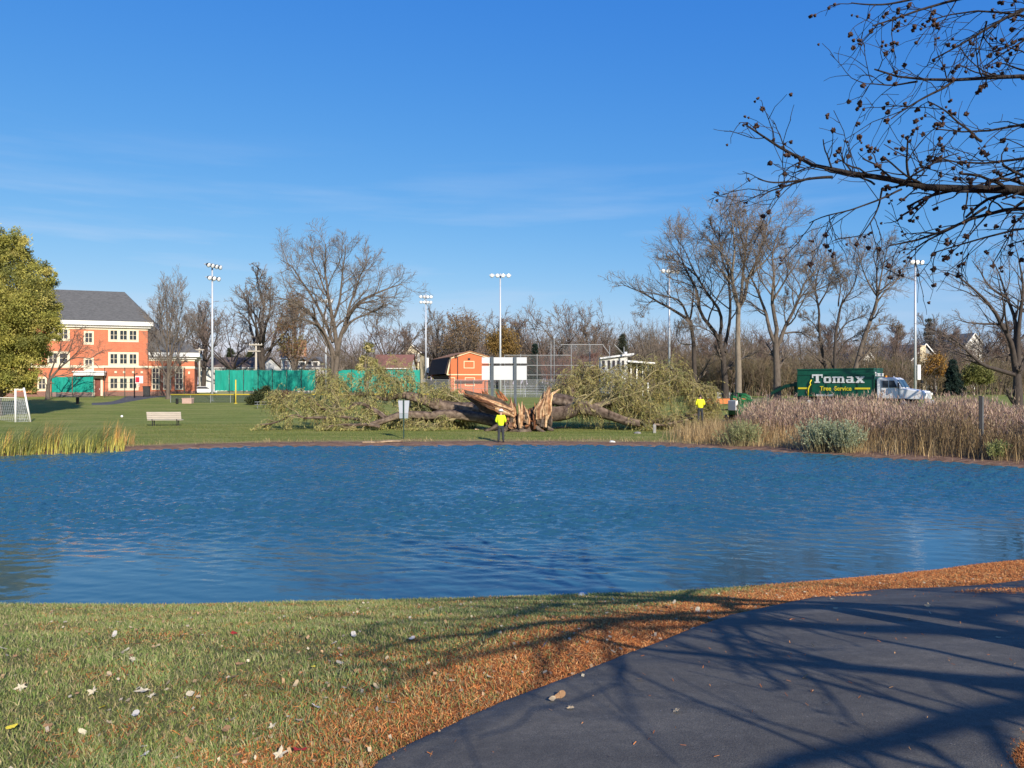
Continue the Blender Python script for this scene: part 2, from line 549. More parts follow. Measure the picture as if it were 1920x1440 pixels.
def ground_material():
    m, nd, lk, bs = new_mat('lawn_and_soil')
    bs.inputs['Roughness'].default_value = 0.95
    bs.inputs['Specular IOR Level'].default_value = 0.1
    tcn = nd.new('ShaderNodeTexCoord')
    def noise(scale, detail=5, stretch=None, rough=0.6):
        v = tcn.outputs['Object']
        if stretch:
            q = nd.new('ShaderNodeMapping')
            q.inputs['Scale'].default_value = stretch
            lk.new(v, q.inputs[0])
            v = q.outputs[0]
        n = nd.new('ShaderNodeTexNoise')
        n.inputs['Scale'].default_value = scale
        n.inputs['Detail'].default_value = detail
        n.inputs['Roughness'].default_value = rough
        lk.new(v, n.inputs['Vector'])
        return n.outputs[0]
    def ramp(src, stops):
        r_ = nd.new('ShaderNodeValToRGB')
        e = r_.color_ramp.elements
        while len(e) < len(stops):
            e.new(0.5)
        for k, (p, c) in enumerate(stops):
            e[k].position = p
            e[k].color = (*c, 1)
        lk.new(src, r_.inputs[0])
        return r_.outputs[0]
    def mix(f, a, b):
        n = nd.new('ShaderNodeMix')
        n.data_type = 'RGBA'
        lk.new(f, n.inputs['Factor'])
        lk.new(a, n.inputs['A'])
        lk.new(b, n.inputs['B'])
        return n.outputs['Result']
    def attr(n):
        a = nd.new('ShaderNodeAttribute')
        a.attribute_name = n
        return a.outputs['Fac']
    def edge(a, nsrc, w=0.55):
        """breaks a soft weight up with noise"""
        s1 = nd.new('ShaderNodeMath')
        s1.operation = 'MULTIPLY_ADD'
        lk.new(nsrc, s1.inputs[0])
        s1.inputs[1].default_value = 1.6
        s1.inputs[2].default_value = -0.8
        s2 = nd.new('ShaderNodeMath')
        s2.operation = 'ADD'
        lk.new(a, s2.inputs[0])
        lk.new(s1.outputs[0], s2.inputs[1])
        mr = nd.new('ShaderNodeMapRange')
        mr.inputs[1].default_value = 0.5 - w / 2
        mr.inputs[2].default_value = 0.5 + w / 2
        lk.new(s2.outputs[0], mr.inputs[0])
        return mr.outputs[0]
    fine = noise(28, 8)
    mid = noise(2.2, 6)
    near_c = ramp(fine, [(0.3, (0.06, 0.07, 0.025)), (0.5, (0.13, 0.13, 0.05)), (0.7, (0.24, 0.20, 0.10))])
    farn = noise(0.45, 8, (0.45, 1.6, 1), 0.65)
    far_c = ramp(farn, [(0.28, (0.125, 0.165, 0.034)), (0.46, (0.185, 0.215, 0.050)), (0.6, (0.25, 0.25, 0.075)), (0.78, (0.35, 0.31, 0.13))])
    finefar = noise(6, 6)
    far_c2 = ramp(finefar, [(0.3, (0.6, 0.6, 0.6)), (0.7, (1.3, 1.3, 1.3))])
    mm = nd.new('ShaderNodeMix')
    mm.data_type = 'RGBA'
    mm.blend_type = 'MULTIPLY'
    mm.inputs['Factor'].default_value = 1
    lk.new(far_c, mm.inputs['A'])
    lk.new(far_c2, mm.inputs['B'])
    c = mix(attr('far'), near_c, mm.outputs['Result'])
    dry_c = ramp(fine, [(0.3, (0.15, 0.11, 0.05)), (0.7, (0.40, 0.30, 0.15))])
    c = mix(edge(attr('dry'), noise(1.8, 6, (0.6, 1.4, 1))), c, dry_c)
    need_c = ramp(noise(45, 8), [(0.3, (0.12, 0.036, 0.012)), (0.5, (0.36, 0.115, 0.030)), (0.72, (0.52, 0.20, 0.062))])
    c = mix(edge(attr('needle'), noise(3.5, 8, None, 0.7), 0.4), c, need_c)
    shore_c = ramp(noise(5, 8, (0.4, 1.5, 1)), [(0.3, (0.075, 0.045, 0.030)), (0.52, (0.19, 0.115, 0.080)), (0.75, (0.32, 0.22, 0.16))])
    c = mix(edge(attr('shore'), mid, 0.5), c, shore_c)
    lk.new(c, bs.inputs['Base Color'])
    bp = nd.new('ShaderNodeBump')
    bp.inputs['Strength'].default_value = 0.7
    bp.inputs['Distance'].default_value = 0.04
    lk.new(fine, bp.inputs['Height'])
    lk.new(bp.outputs[0], bs.inputs['Normal'])
    return m
ground = np_mesh('ground', np.stack([GX, GY, GZ], -1).reshape(-1, 3), GF, ground_material(), smooth=True,
                 attrs={'needle': needle.ravel(), 'shore': shore.ravel(), 'dry': dry.ravel(), 'far': far.ravel()})
tag(ground, kind='structure')

# asphalt path, a sheet 2 cm above the ground with a turned down edge
def asphalt():
    m, nd, lk, bs = new_mat('asphalt')
    bs.inputs['Roughness'].default_value = 0.82
    bs.inputs['Specular IOR Level'].default_value = 0.35
    tcn = nd.new('ShaderNodeTexCoord')
    def noise(s_, d_, st=None):
        v = tcn.outputs['Object']
        if st:
            q = nd.new('ShaderNodeMapping')
            q.inputs['Scale'].default_value = st
            q.inputs['Rotation'].default_value = (0, 0, R(-25))
            lk.new(v, q.inputs[0])
            v = q.outputs[0]
        n = nd.new('ShaderNodeTexNoise')
        n.inputs['Scale'].default_value = s_
        n.inputs['Detail'].default_value = d_
        n.inputs['Roughness'].default_value = 0.65
        lk.new(v, n.inputs['Vector'])
        return n.outputs[0]
    def ramp(src, stops):
        r_ = nd.new('ShaderNodeValToRGB')
        e = r_.color_ramp.elements
        for k, (p, c) in enumerate(stops):
            if k > 1: e.new(p)
            e[k].position = p
            e[k].color = (*c, 1)
        lk.new(src, r_.inputs[0])
        return r_.outputs[0]
    a = ramp(noise(130, 4), [(0.3, (0.060, 0.054, 0.045)), (0.75, (0.160, 0.146, 0.122))])
    b = ramp(noise(1.3, 7, (0.5, 1.5, 1)), [(0.3, (0.72, 0.72, 0.74)), (0.55, (1.0, 1.0, 1.0)), (0.75, (1.55, 1.5, 1.42))])
    mm = nd.new('ShaderNodeMix')
    mm.data_type = 'RGBA'
    mm.blend_type = 'MULTIPLY'
    mm.inputs['Factor'].default_value = 1
    lk.new(a, mm.inputs['A'])
    lk.new(b, mm.inputs['B'])
    mot = ramp(noise(14, 5), [(0.3, (0.80, 0.80, 0.81)), (0.72, (1.2, 1.19, 1.17))])
    mm0 = nd.new('ShaderNodeMix')
    mm0.data_type = 'RGBA'
    mm0.blend_type = 'MULTIPLY'
    mm0.inputs['Factor'].default_value = 1
    lk.new(mm.outputs['Result'], mm0.inputs['A'])
    lk.new(mot, mm0.inputs['B'])
    mm = mm0
    # grit and pale specks
    vo = nd.new('ShaderNodeTexVoronoi')
    vo.inputs['Scale'].default_value = 11
    lk.new(tcn.outputs['Object'], vo.inputs['Vector'])
    lt = nd.new('ShaderNodeMath')
    lt.operation = 'LESS_THAN'
    lt.inputs[1].default_value = 0.055
    lk.new(vo.outputs['Distance'], lt.inputs[0])
    m2 = nd.new('ShaderNodeMix')
    m2.data_type = 'RGBA'
    m2.inputs['B'].default_value = (0.30, 0.28, 0.25, 1)
    f2 = nd.new('ShaderNodeMath')
    f2.operation = 'MULTIPLY'
    f2.inputs[1].default_value = 0.5
    lk.new(lt.outputs[0], f2.inputs[0])
    lk.new(f2.outputs[0], m2.inputs['Factor'])
    lk.new(mm.outputs['Result'], m2.inputs['A'])
    lk.new(m2.outputs['Result'], bs.inputs['Base Color'])
    bp = nd.new('ShaderNodeBump')
    bp.inputs['Strength'].default_value = 0.5
    bp.inputs['Distance'].default_value = 0.012
    lk.new(noise(90, 4), bp.inputs['Height'])
    lk.new(bp.outputs[0], bs.inputs['Normal'])
    return m
def ribbon(name, A, B, m, lift, nt, drop=0.06):
    t = np.concatenate([[0, 0], np.linspace(0, 1, nt), [1, 1]])
    P = A[:, None, :] * (1 - t)[None, :, None] + B[:, None, :] * t[None, :, None]
    d = (B - A) / np.linalg.norm(B - A, axis=1, keepdims=True)
    P[:, 0] -= d * 0.05
    P[:, 1] -= d * 0.012
    P[:, -2] += d * 0.012
    P[:, -1] += d * 0.05
    z = gz(P[..., 0], P[..., 1]) + lift
    z[:, 0] -= drop
    z[:, -1] -= drop
    z[:, 1] -= 0.008
    z[:, -2] -= 0.008
    V = np.concatenate([P, z[..., None]], -1)
    n0, n1 = V.shape[:2]
    ii = np.arange(n0 * n1).reshape(n0, n1)
    Fq = np.stack([ii[:-1, :-1], ii[:-1, 1:], ii[1:, 1:], ii[1:, :-1]], -1).reshape(-1, 4)
    return np_mesh(name, V.reshape(-1, 3), Fq, m, smooth=True)
M['asphalt'] = asphalt()
_rng = np.random.default_rng(5)
jit = np.convolve(_rng.normal(0, 0.05, len(PL) + 8), np.ones(9) / 4, 'valid')[:len(PL)] + _rng.normal(0, .022, len(PL))
PLj = PL + np.stack([jit, jit], -1) * 0.55
# the two edges run along each other by arc length
path = ribbon('path', PLj, PR, M['asphalt'], 0.022, 40)
tag(path, kind='structure')

# far path crossing the field to the school
fa = smooth_line([hit(172, 756)[:2], hit(205, 754.5)[:2], hit(222, 750)[:2], hit(232, 746)[:2], hit(240, 742.5)[:2]], 40)
fb = smooth_line([hit(172, 759.5)[:2], hit(212, 759)[:2], hit(250, 752)[:2], hit(285, 746)[:2], hit(322, 742.5)[:2]], 40)
M['asphalt_far'] = mat('old_asphalt', (0.075, 0.078, 0.085), 0.9, 0.15, 1.0)
tag(ribbon('far_path', fa, fb, M['asphalt_far'], 0.03, 6), kind='structure')

# ------------------------------------------------------------------ pond water, with real wind waves
def water_material():
    m, nd, lk, bs = new_mat('pond_water')
    bs.inputs['Base Color'].default_value = (0.022, 0.084, 0.120, 1)
    bs.inputs['Roughness'].default_value = 0.05
    bs.inputs['IOR'].default_value = 1.40
    bs.inputs['Specular IOR Level'].default_value = 0.6
    tcn = nd.new('ShaderNodeTexCoord')
    n = nd.new('ShaderNodeTexNoise')
    n.inputs['Scale'].default_value = 9
    n.inputs['Detail'].default_value = 3
    lk.new(tcn.outputs['Object'], n.inputs['Vector'])
    a = nd.new('ShaderNodeAttribute')
    a.attribute_name = 'wind'
    ml = nd.new('ShaderNodeMath')
    ml.operation = 'MULTIPLY'
    lk.new(n.outputs[0], ml.inputs[0])
    lk.new(a.outputs['Fac'], ml.inputs[1])
    bp = nd.new('ShaderNodeBump')
    bp.inputs['Strength'].default_value = 1.0
    bp.inputs['Distance'].default_value = 0.035
    lk.new(ml.outputs[0], bp.inputs['Height'])
    lk.new(bp.outputs[0], bs.inputs['Normal'])
    return m
wx = np.concatenate([np.linspace(-56, -29, 60), np.arange(-28.94, 21, .062), np.linspace(21.2, 27, 20)])
wy = np.concatenate([np.arange(8, 43.2, .062)])
WX, WY = np.meshgrid(wx, wy)
sh = np.abs(poly_sd(WX[::6, ::6], WY[::6, ::6], near_shore + [(60, 18), (60, -60), (-90, -60), (-60, 11)]))
shx = np.repeat(np.repeat(sh, 6, 0), 6, 1)[:WX.shape[0], :WX.shape[1]]
for _ in range(4):
    shx[1:-1] = (shx[:-2] + shx[1:-1] * 2 + shx[2:]) / 4
    shx[:, 1:-1] = (shx[:, :-2] + shx[:, 1:-1] * 2 + shx[:, 2:]) / 4
wr = np.random.default_rng(77)
gust = .5 + .5 * np.sin(WX * .16 + WY * .42 + 1.0 + 1.1 * np.sin(WX * .11 - WY * .13)) * np.sin(WY * .33 - WX * .07 + .8)
gust = .62 + .5 * gust + .12 * np.sin(WX * .7 + 1.3 * np.sin(WY * .5)) * np.sin(WY * 1.1 - WX * .3)
wind = (0.05 + 0.95 * sstep(0.3, 9.5, shx + .6 * np.sin(WX * .35 + 1.0) + .3 * np.sin(WX * 1.1))) * gust
Hw = np.zeros(WX.shape)
wdir = R(78)
for k in range(72):
    lam = .14 * (.70 / .14) ** (wr.uniform() ** 1.1)
    th_ = wdir + wr.normal(0, .5)
    kx, ky = 2 * PI / lam * math.cos(th_), 2 * PI / lam * math.sin(th_)
    ph = wr.uniform(0, 2 * PI)
    warp = .35 * np.sin(WX * wr.uniform(.2, .7) + WY * wr.uniform(.2, .7) + ph) * lam * 1.6
    amp = .0080 * (lam / .5) ** 1.0
    s_ = np.sin(kx * (WX + warp) + ky * (WY - warp) + ph)
    Hw += amp * 1.1 * (1 - np.abs(s_)) if k % 3 == 0 else amp * s_ * .8
Hw -= Hw.mean()
Hw *= wind
ii = np.arange(WX.size).reshape(WX.shape)
WF = np.stack([ii[:-1, :-1], ii[:-1, 1:], ii[1:, 1:], ii[1:, :-1]], -1).reshape(-1, 4)
pond = np_mesh('water', np.stack([WX, WY, WATER_Z + Hw], -1).reshape(-1, 3), WF, water_material(), smooth=True, attrs={'wind': wind.ravel()})
tag(pond, kind='structure')
# ------------------------------------------------------------------ buildings
def window(parent, x0, x1, z0, z1, y, cols=2, rows=2, frame_mat=None, depth=0.12, name='window', bar=0.09):
    """casing standing proud of the wall face y (wall faces -y), glass set back in it"""
    fm = frame_mat or M['cream']
    m = MB()
    b = bar
    m.box(x0, x0 + b, y - depth, y, z0, z1).box(x1 - b, x1, y - depth, y, z0, z1)
    m.box(x0 + b, x1 - b, y - depth, y, z1 - b, z1).box(x0 + b, x1 - b, y - depth, y, z0, z0 + b)
    for i in range(1, cols):
        xm = x0 + (x1 - x0) * i / cols
        m.box(xm - b * .42, xm + b * .42, y - depth + .02, y, z0 + b, z1 - b)
    for j in range(1, rows):
        zm = z0 + (z1 - z0) * j / rows
        m.box(x0 + b, x1 - b, y - depth + .035, y, zm - b * .3, zm + b * .3)
    w = m.build(name, fm, parent)
    MB().box(x0 + b * .5, x1 - b * .5, y - 0.03, y - 0.012, z0 + b * .5, z1 - b * .5).build('pane', M['glass'], w)
    return w

def hip_roof(m, x0, x1, y0, y1, z0, z1, half):
    v = [(x0, y0, z0), (x1, y0, z0), (x1, y1, z0), (x0, y1, z0), (x0 + half, (y0 + y1) / 2, z1), (x1 - half, (y0 + y1) / 2, z1)]
    return m.add(v, [(0, 1, 5, 4), (1, 2, 5), (2, 3, 4, 5), (3, 0, 4), (3, 2, 1, 0)])

def gable_roof(m, x0, x1, y0, y1, z0, z1, t=0.15, along='x'):
    """thick gable roof; ridge along x or y"""
    if along == 'x':
        ym = (y0 + y1) / 2
        prof = [(y0, z0), (ym, z1), (y1, z0), (y1, z0 - t), (ym, z1 - t), (y0, z0 - t)]
        v = [(x0, a, b) for a, b in prof] + [(x1, a, b) for a, b in prof]
    else:
        xm = (x0 + x1) / 2
        prof = [(x0, z0), (xm, z1), (x1, z0), (x1, z0 - t), (xm, z1 - t), (x0, z0 - t)]
        v = [(a, y0, b) for a, b in prof] + [(a, y1, b) for a, b in prof]
    f = [(0, 1, 7, 6), (1, 2, 8, 7), (2, 3, 9, 8), (3, 4, 10, 9), (4, 5, 11, 10), (5, 0, 6, 11), (0, 5, 4, 1), (1, 4, 3, 2), (6, 7, 10, 11), (7, 8, 9, 10)]
    return m.add(v, f)

# ---- brick school, 122 m away, its front parallel to the picture
D = 122.0
sx0 = X(277, D)
school = empty('school_building', (sx0, D, G(sx0, D) - 0.05), label='red brick school with grey hipped roofs and cream trim across the field', cat='building')
gs = school.location.z
STH = R(20)
school.rotation_euler = (0, 0, STH)
def lx(px):
    t = (px - 960) / F
    return (t * D - sx0) / (math.cos(STH) - t * math.sin(STH))
def lz(py): return Z(py, D) - gs
zb, ze = 0.0, lz(606)
xl = lx(-150)
m = MB().box(xl, 0, 0, 11, lz(734), lz(616))
m.build('wall', M['brick'], school)
MB().box(xl - .05, 0.05, -0.06, 11, -0.6, lz(734)).build('plinth', M['brick_dark'], school)
MB().box(xl, 0.03, -0.10, 11.0, lz(690.5), lz(686)).box(xl, 0.03, -0.07, 11.0, lz(620), lz(616)).build('belt_course', M['cream'], school)
m = MB().box(xl, 0.45, -0.45, 11.4, lz(616), lz(612)).box(xl, 0.9, -0.9, 11.9, lz(612), lz(604.5))
m.box(xl, 0.6, -0.6, 11.6, lz(614), lz(612) + 0.01)
m.build('cornice', M['white'], school)
hip_roof(MB(), xl, 0.95, -0.95, 11.95, lz(604.4), lz(542), 4.9).build('roof', M['slate'], school)
def bay(px0, px1, y0, y1, n):
    """a cream surround holding n windows"""
    x0, x1, z1, z0 = lx(px0), lx(px1), lz(y0), lz(y1)
    fr = MB()
    w = (x1 - x0)
    ww = w * 0.78 / n
    gap = (w - ww * n) / (n + 1)
    fr.box(x0, x1, -0.06, 0, z0, z0 + 0.28).box(x0, x1, -0.06, 0, z1 - 0.22, z1)
    for k in range(n + 1):
        a = x0 + k * (ww + gap)
        fr.box(a, a + gap, -0.06, 0, z0 + 0.28, z1 - 0.22)
    s = fr.build('window_surround', M['cream'], school)
    for k in range(n):
        a = x0 + gap + k * (ww + gap)
        window(school, a, a + ww, z0 + 0.28, z1 - 0.22, 0.0)
for y0, y1 in ((617.5, 642), (661, 686.5), (706, 732)):
    bay(203, 260, y0, y1, 3)
    bay(88, 131, y0 if y0 < 700 else 707, y1, 2) if y0 < 700 else None
    bay(10, 60, y0, y1, 3)
    bay(-90, -30, y0, y1, 3)
bay(70, 88, 707, 733, 1)
bay(157, 176, 623, 648, 1)
bay(157, 176, 672, 696, 1)
# entrance
cn = MB().box(lx(141), lx(199), -1.6, 0, lz(704.5), lz(699)).box(lx(139), lx(201), -1.8, 0, lz(699), lz(696.5)).build('door_canopy', M['white'], school)
M['door'] = mat('dark_red_door', (0.16, 0.045, 0.03), 0.5, 0.1, 2)
MB().box(lx(174), lx(178), -0.2, 0, 0.1, lz(706)).box(lx(189), lx(193), -0.2, 0, 0.1, lz(706)).box(lx(178), lx(189), -0.2, 0, lz(710), lz(706)).build('door_frame', M['cream'], school)
dr = MB().box(lx(178), lx(189), -0.08, 0, 0.1, lz(710)).build('door', M['door'], school)
MB().box(lx(186.5), lx(187.5), -0.14, -0.08, 1.05, 1.25).build('handle', M['steel'], dr)
for px in (217, 233, 250, 266):
    MB().box(lx(px) - .17, lx(px) + .17, -0.12, 0, lz(700), lz(696)).build('wall_vent', M['cream'], school)  # small cream vents on the wall, not lamps
# lower wing to the east
wx0, wx1, wy0 = 0.0, lx(364), 1.2
MB().box(wx0, wx1, wy0, 13, lz(734), lz(672)).build('wing_wall', M['brick'], school)
MB().box(wx0 + .06, wx1 + .05, wy0 - .06, 13.05, -0.6, lz(734)).build('wing_plinth', M['brick_dark'], school)
MB().box(wx0 + .06, wx1 + .05, wy0 - .1, 13.05, lz(690.5), lz(686)).box(wx0 + .06, wx1 + .05, wy0 - .08, 13.05, lz(676), lz(671.9)).build('wing_belt_course', M['cream'], school)
MB().box(wx0 + .06, wx1 + 0.35, wy0 - .4, 13.4, lz(671.9), lz(668)).box(wx0 + .06, wx1 + 0.8, wy0 - .85, 13.85, lz(668), lz(660)).build('wing_cornice', M['white'], school)
m = MB()
x0_, x1_, y0_, y1_ = -4.0, wx1 + 0.85, wy0 - .9, 13.9
v = [(x0_, y0_, lz(659.9)), (x1_, y0_, lz(659.9)), (x1_, y1_, lz(659.9)), (x0_, y1_, lz(659.9)), (x0_, 7.2, lz(612)), (wx1 - 4.6, 7.2, lz(612))]
m.add(v, [(0, 1, 5, 4), (1, 2, 5), (2, 3, 4, 5), (3, 0, 4), (3, 2, 1, 0)])
m.build('wing_roof', M['slate'], school)
for a, b in ((283, 298), (305, 320), (327, 343)):
    window(school, lx(a), lx(b), lz(731), lz(688), wy0, 2, 4, bar=0.16)
MB().box(lx(352), lx(355.5), wy0 - .1, wy0, lz(701), lz(696)).build('notice_plate', M['cream'], school)
# brown side block seen beneath the leafy tree
MB().box(lx(50), lx(69.5), -0.5, 0, lz(736), lz(704)).build('porch', mat('ochre_brick', (0.36, 0.17, 0.06), 0.85, 0.15, 2), school)

# ---- orange gambrel barn
D = 132.0
Mb = {}
M['barn'] = mat('orange_red_boards', (0.52, 0.135, 0.05), 0.75, 0.12, 3, stretch=(6, 6, 0.4))
M['barn_trim'] = mat('cream_trim', (0.68, 0.54, 0.34), 0.7, 0.06, 1)
M['barn_roof'] = mat('brown_shingles', (0.30, 0.15, 0.075), 0.9, 0.2, 2, 0.3)
M['barn_dark'] = mat('dark_and_shaded_boards', (0.045, 0.032, 0.030), 0.9, 0.2, 3, stretch=(1, 1, 5))  # shade of the barn's unlit side is put into this dark colour
bx = X(840, D)
barn = empty('barn', (bx, D, G(bx, D)), R(17), label='orange barn with a gambrel roof and cream trim behind the scoreboard', cat='building')
k = 1 / math.cos(R(15))
bw = S(76, D) * k
def bz(py): return Z(py, D) - barn.location.z
def bu(px): return (px - 840) / 76 * bw
BL = 15.0
outline = [(bu(842), 0), (bu(915), 0), (bu(915), bz(703)), (bu(918), bz(701)), (bu(914), bz(669)), (bu(880), bz(660)), (bu(845), bz(671)), (bu(838), bz(701)), (bu(842), bz(703))]
MB().prism(outline, 0, 0.3).build('front_wall', M['barn'], barn)
MB().box(bu(842), bu(842) + .25, .3, BL, 0, bz(703)).box(bu(915) - .25, bu(915), .3, BL, 0, bz(703)).build('side_wall', M['barn_dark'], barn)
MB().prism(outline, BL, BL + .3).build('back_wall', M['barn'], barn)
# steep lower slopes in the same shade-dark tone and shallow brown upper slopes
m = MB()
for sgn in (0, 1):
    a = (bu(837), bz(701)) if sgn == 0 else (bu(919), bz(701))
    b = (bu(844.5), bz(670.5)) if sgn == 0 else (bu(914.8), bz(668.6))
    o = -.22 if sgn == 0 else .22
    m.add([(a[0], .31, a[1]), (b[0], .31, b[1]), (b[0], BL + .2, b[1]), (a[0], BL + .2, a[1]), (a[0] + o, .31, a[1]), (b[0] + o, .31, b[1]), (b[0] + o, BL + .2, b[1]), (a[0] + o, BL + .2, a[1])],
          [(0, 1, 2, 3), (4, 7, 6, 5), (0, 4, 5, 1), (1, 5, 6, 2), (2, 6, 7, 3), (3, 7, 4, 0)])
m.build('lower_roof', M['barn_dark'], barn)
m = MB()
pk = (bu(880), bz(659))
for sgn in (0, 1):
    b = (bu(842.5), bz(670.6)) if sgn == 0 else (bu(917), bz(669))
    m.add([(b[0], -.35, b[1]), (pk[0], -.35, pk[1]), (pk[0], BL + .4, pk[1]), (b[0], BL + .4, b[1]), (b[0], -.35, b[1] + .16), (pk[0], -.35, pk[1] + .16), (pk[0], BL + .4, pk[1] + .16), (b[0], BL + .4, b[1] + .16)],
          [(0, 1, 2, 3), (4, 7, 6, 5), (0, 4, 5, 1), (1, 5, 6, 2), (2, 6, 7, 3), (3, 7, 4, 0)])
m.build('upper_roof', M['barn_roof'], barn)
tr = MB()
pts = [(bu(838), bz(702)), (bu(844.5), bz(671)), (bu(880), bz(659)), (bu(916), bz(669)), (bu(918.5), bz(702))]
for a, b in zip(pts[:-1], pts[1:]):
    tr.bar((a[0], -.12, a[1] - .06), (b[0], -.12, b[1] - .06), .2, .22)
tr.box(bu(838), bu(918), -.1, 0, bz(703.5), bz(701.5))
tr.build('trim', M['barn_trim'], barn)
def frame(parent, nm, a, b, y0, y1, w=.13, pane=None):
    m = MB()
    x0, x1, z1, z0 = bu(a), bu(b), bz(y0), bz(y1)
    m.box(x0, x0 + w, -.09, 0, z0, z1).box(x1 - w, x1, -.09, 0, z0, z1).box(x0 + w, x1 - w, -.09, 0, z1 - w, z1).box(x0 + w, x1 - w, -.09, 0, z0, z0 + w)
    f = m.build(nm, M['barn_trim'], parent)
    MB().box(x0 + w, x1 - w, -.045, 0, z0 + w, z1 - w).build('shutter', pane or M['barn'], f)
frame(barn, 'loft_door', 869, 889, 676.5, 690.5)
frame(barn, 'window', 871, 890, 707.5, 724)
frame(barn, 'door', 842.5, 853, 707.5, 737)
MB().box(bu(877), bu(881), -.25, 0, bz(674), bz(671)).build('wall_lamp', M['black'], barn)
MB().box(bu(857), bu(858.6), -.1, 0, .1, bz(668)).build('drain_pipe', M['barn_dark'], barn)
MB().box(bu(853), bu(905), -.9, 0, bz(715), bz(713)).build('awning', mat('brown_awning', (0.16, 0.06, 0.05), 0.7), barn)
MB().box(bu(842) - .1, bu(915) + .1, -.2, 0, -0.5, bz(738)).build('plinth', M['cream'], barn)

# ---- houses across the street behind the trees
def house(name, label, pxl, pxr, d, y_ridge, y_eave, depth, wall, roof, along='x', rz=0.0, over=.35, windows=(), trim=None, gable_front=False):
    """windows: (px0, px1, y0, y1)"""
    xc = X((pxl + pxr) / 2, d)
    h = empty(name, (xc, d, G(xc, d) - .05), rz, label=label, cat='house')
    w = S(pxr - pxl, d)
    z1, z0 = Z(y_ridge, d) - h.location.z, Z(y_eave, d) - h.location.z
    m = MB().box(-w / 2, w / 2, 0, depth, 0, z0 - .16)
    if along == 'x':
        for xs in (-w / 2, w / 2 - .2):
            m.add([(xs, 0, z0 - .16), (xs, depth / 2, z1 - .2), (xs, depth, z0 - .16), (xs + .2, 0, z0 - .16), (xs + .2, depth / 2, z1 - .2), (xs + .2, depth, z0 - .16)],
                  [(0, 1, 2), (5, 4, 3), (0, 3, 4, 1), (1, 4, 5, 2), (2, 5, 3, 0)])
    else:
        m.prism([(-w / 2, z0 - .16), (w / 2, z0 - .16), (0, z1 - .2)], 0, depth)
    m.build('wall', wall, h)
    r = gable_roof(MB(), -w / 2 - over, w / 2 + over, -over, depth + over, z0 - .02, z1, .16, along).build('roof', roof, h)
    t = MB()
    if along == 'x':
        t.box(-w / 2 - over, w / 2 + over, -over - .06, -over - .003, z0 - .22, z0 - .02)
    else:
        o = w / 2 + over
        t.bar((-o, -over - .05, z0 - .1), (0, -over - .05, z1 - .1), .08, .2).bar((o, -over - .05, z0 - .1), (0, -over - .05, z1 - .1), .08, .2)
    t.build('fascia', trim or M['white'], h)
    for a, b, y0, y1 in windows:
        window(h, X(a, d) - xc, X(b, d) - xc, Z(y1, d) - h.location.z, Z(y0, d) - h.location.z, 0, 2, 2, trim or M['white'])
    return h
M['siding_white'] = mat('white_siding', (0.72, 0.70, 0.64), 0.7, 0.06, 1, 0.2, stretch=(0.2, 0.2, 8))
M['siding_grey'] = mat('grey_siding', (0.26, 0.27, 0.27), 0.8, 0.1, 1, stretch=(0.2, 0.2, 8))
M['stucco'] = mat('cream_stucco', (0.62, 0.53, 0.36), 0.85, 0.08, 2)
M['roof_brown'] = mat('brown_roof', (0.155, 0.115, 0.09), 0.9, 0.2, 3, 0.3)
M['roof_tan'] = mat('tan_roof', (0.30, 0.20, 0.135), 0.9, 0.2, 3, 0.3)
M['roof_rust'] = mat('rust_roof', (0.20, 0.095, 0.075), 0.9, 0.15, 3, 0.3)
M['roof_grey'] = mat('grey_roof', (0.12, 0.125, 0.13), 0.9, 0.2, 3, 0.3)
M['timber'] = mat('dark_timber', (0.05, 0.033, 0.025), 0.8, 0.2, 3)
M['chimney'] = mat_brick('chimney_brick', (0.42, 0.19, 0.09), (0.36, 0.15, 0.07), (0.4, 0.3, 0.22))

h = house('bungalow', 'long low bungalow with brown roof and white gable end behind the green fence', 372, 486, 172, 668, 689, 12, M['siding_white'], M['roof_brown'], rz=R(-8), windows=((392, 400, 690, 697), (415, 428, 690, 697), (450, 465, 690, 697)))
h = house('steep_roof_house', 'white house with steep tan roof and orange brick chimney', 528, 566, 165, 641, 671, 9, M['siding_white'], M['roof_tan'], rz=R(14), windows=((533, 540, 676, 690), (552, 559, 676, 690)))
MB().box(1.6, 3.0, 3.2, 4.3, 3, Z(636, 165) - h.location.z).build('chimney', M['chimney'], h)
MB().box(1.5, 3.1, 3.1, 4.4, Z(636, 165) - h.location.z, Z(634.5, 165) - h.location.z).build('chimney_cap', M['timber'], h)
h = house('grey_roof_house', 'white house with broad grey roof and small dormers behind the big bare tree', 553, 610, 158, 667, 689, 10, M['siding_white'], M['roof_grey'], windows=((560, 568, 692, 700), (590, 600, 692, 700)))
for px in (566, 590):
    x = X(px, 158) - h.location.x
    dm = MB().box(x - .9, x + .9, .6, 3.6, Z(688, 158) - h.location.z, Z(677, 158) - h.location.z).build('dormer', M['siding_white'], h)
    gable_roof(MB(), x - 1.2, x + 1.2, .4, 3.8, Z(677.5, 158) - h.location.z, Z(670, 158) - h.location.z, .15, 'y').build('dormer_roof', M['roof_grey'], dm)
    MB().box(x - .45, x + .45, .55, .6, Z(686, 158) - h.location.z, Z(679, 158) - h.location.z).build('dormer_window', M['glass'], dm)
h = house('cottage', 'low cottage under a broad rust brown roof beside the tennis court', 700, 768, 150, 663, 690, 10, M['siding_white'], M['roof_rust'], windows=((712, 722, 692, 700), (740, 750, 692, 700)))
h = house('tudor_house', 'narrow cream half timbered house with dark steep gable behind the cottage', 753, 788, 185, 644, 661, 9, M['stucco'], M['timber'], along='y', windows=((773, 780, 663, 678), (783, 787, 663, 678), (757, 763, 664, 678)))
m = MB()
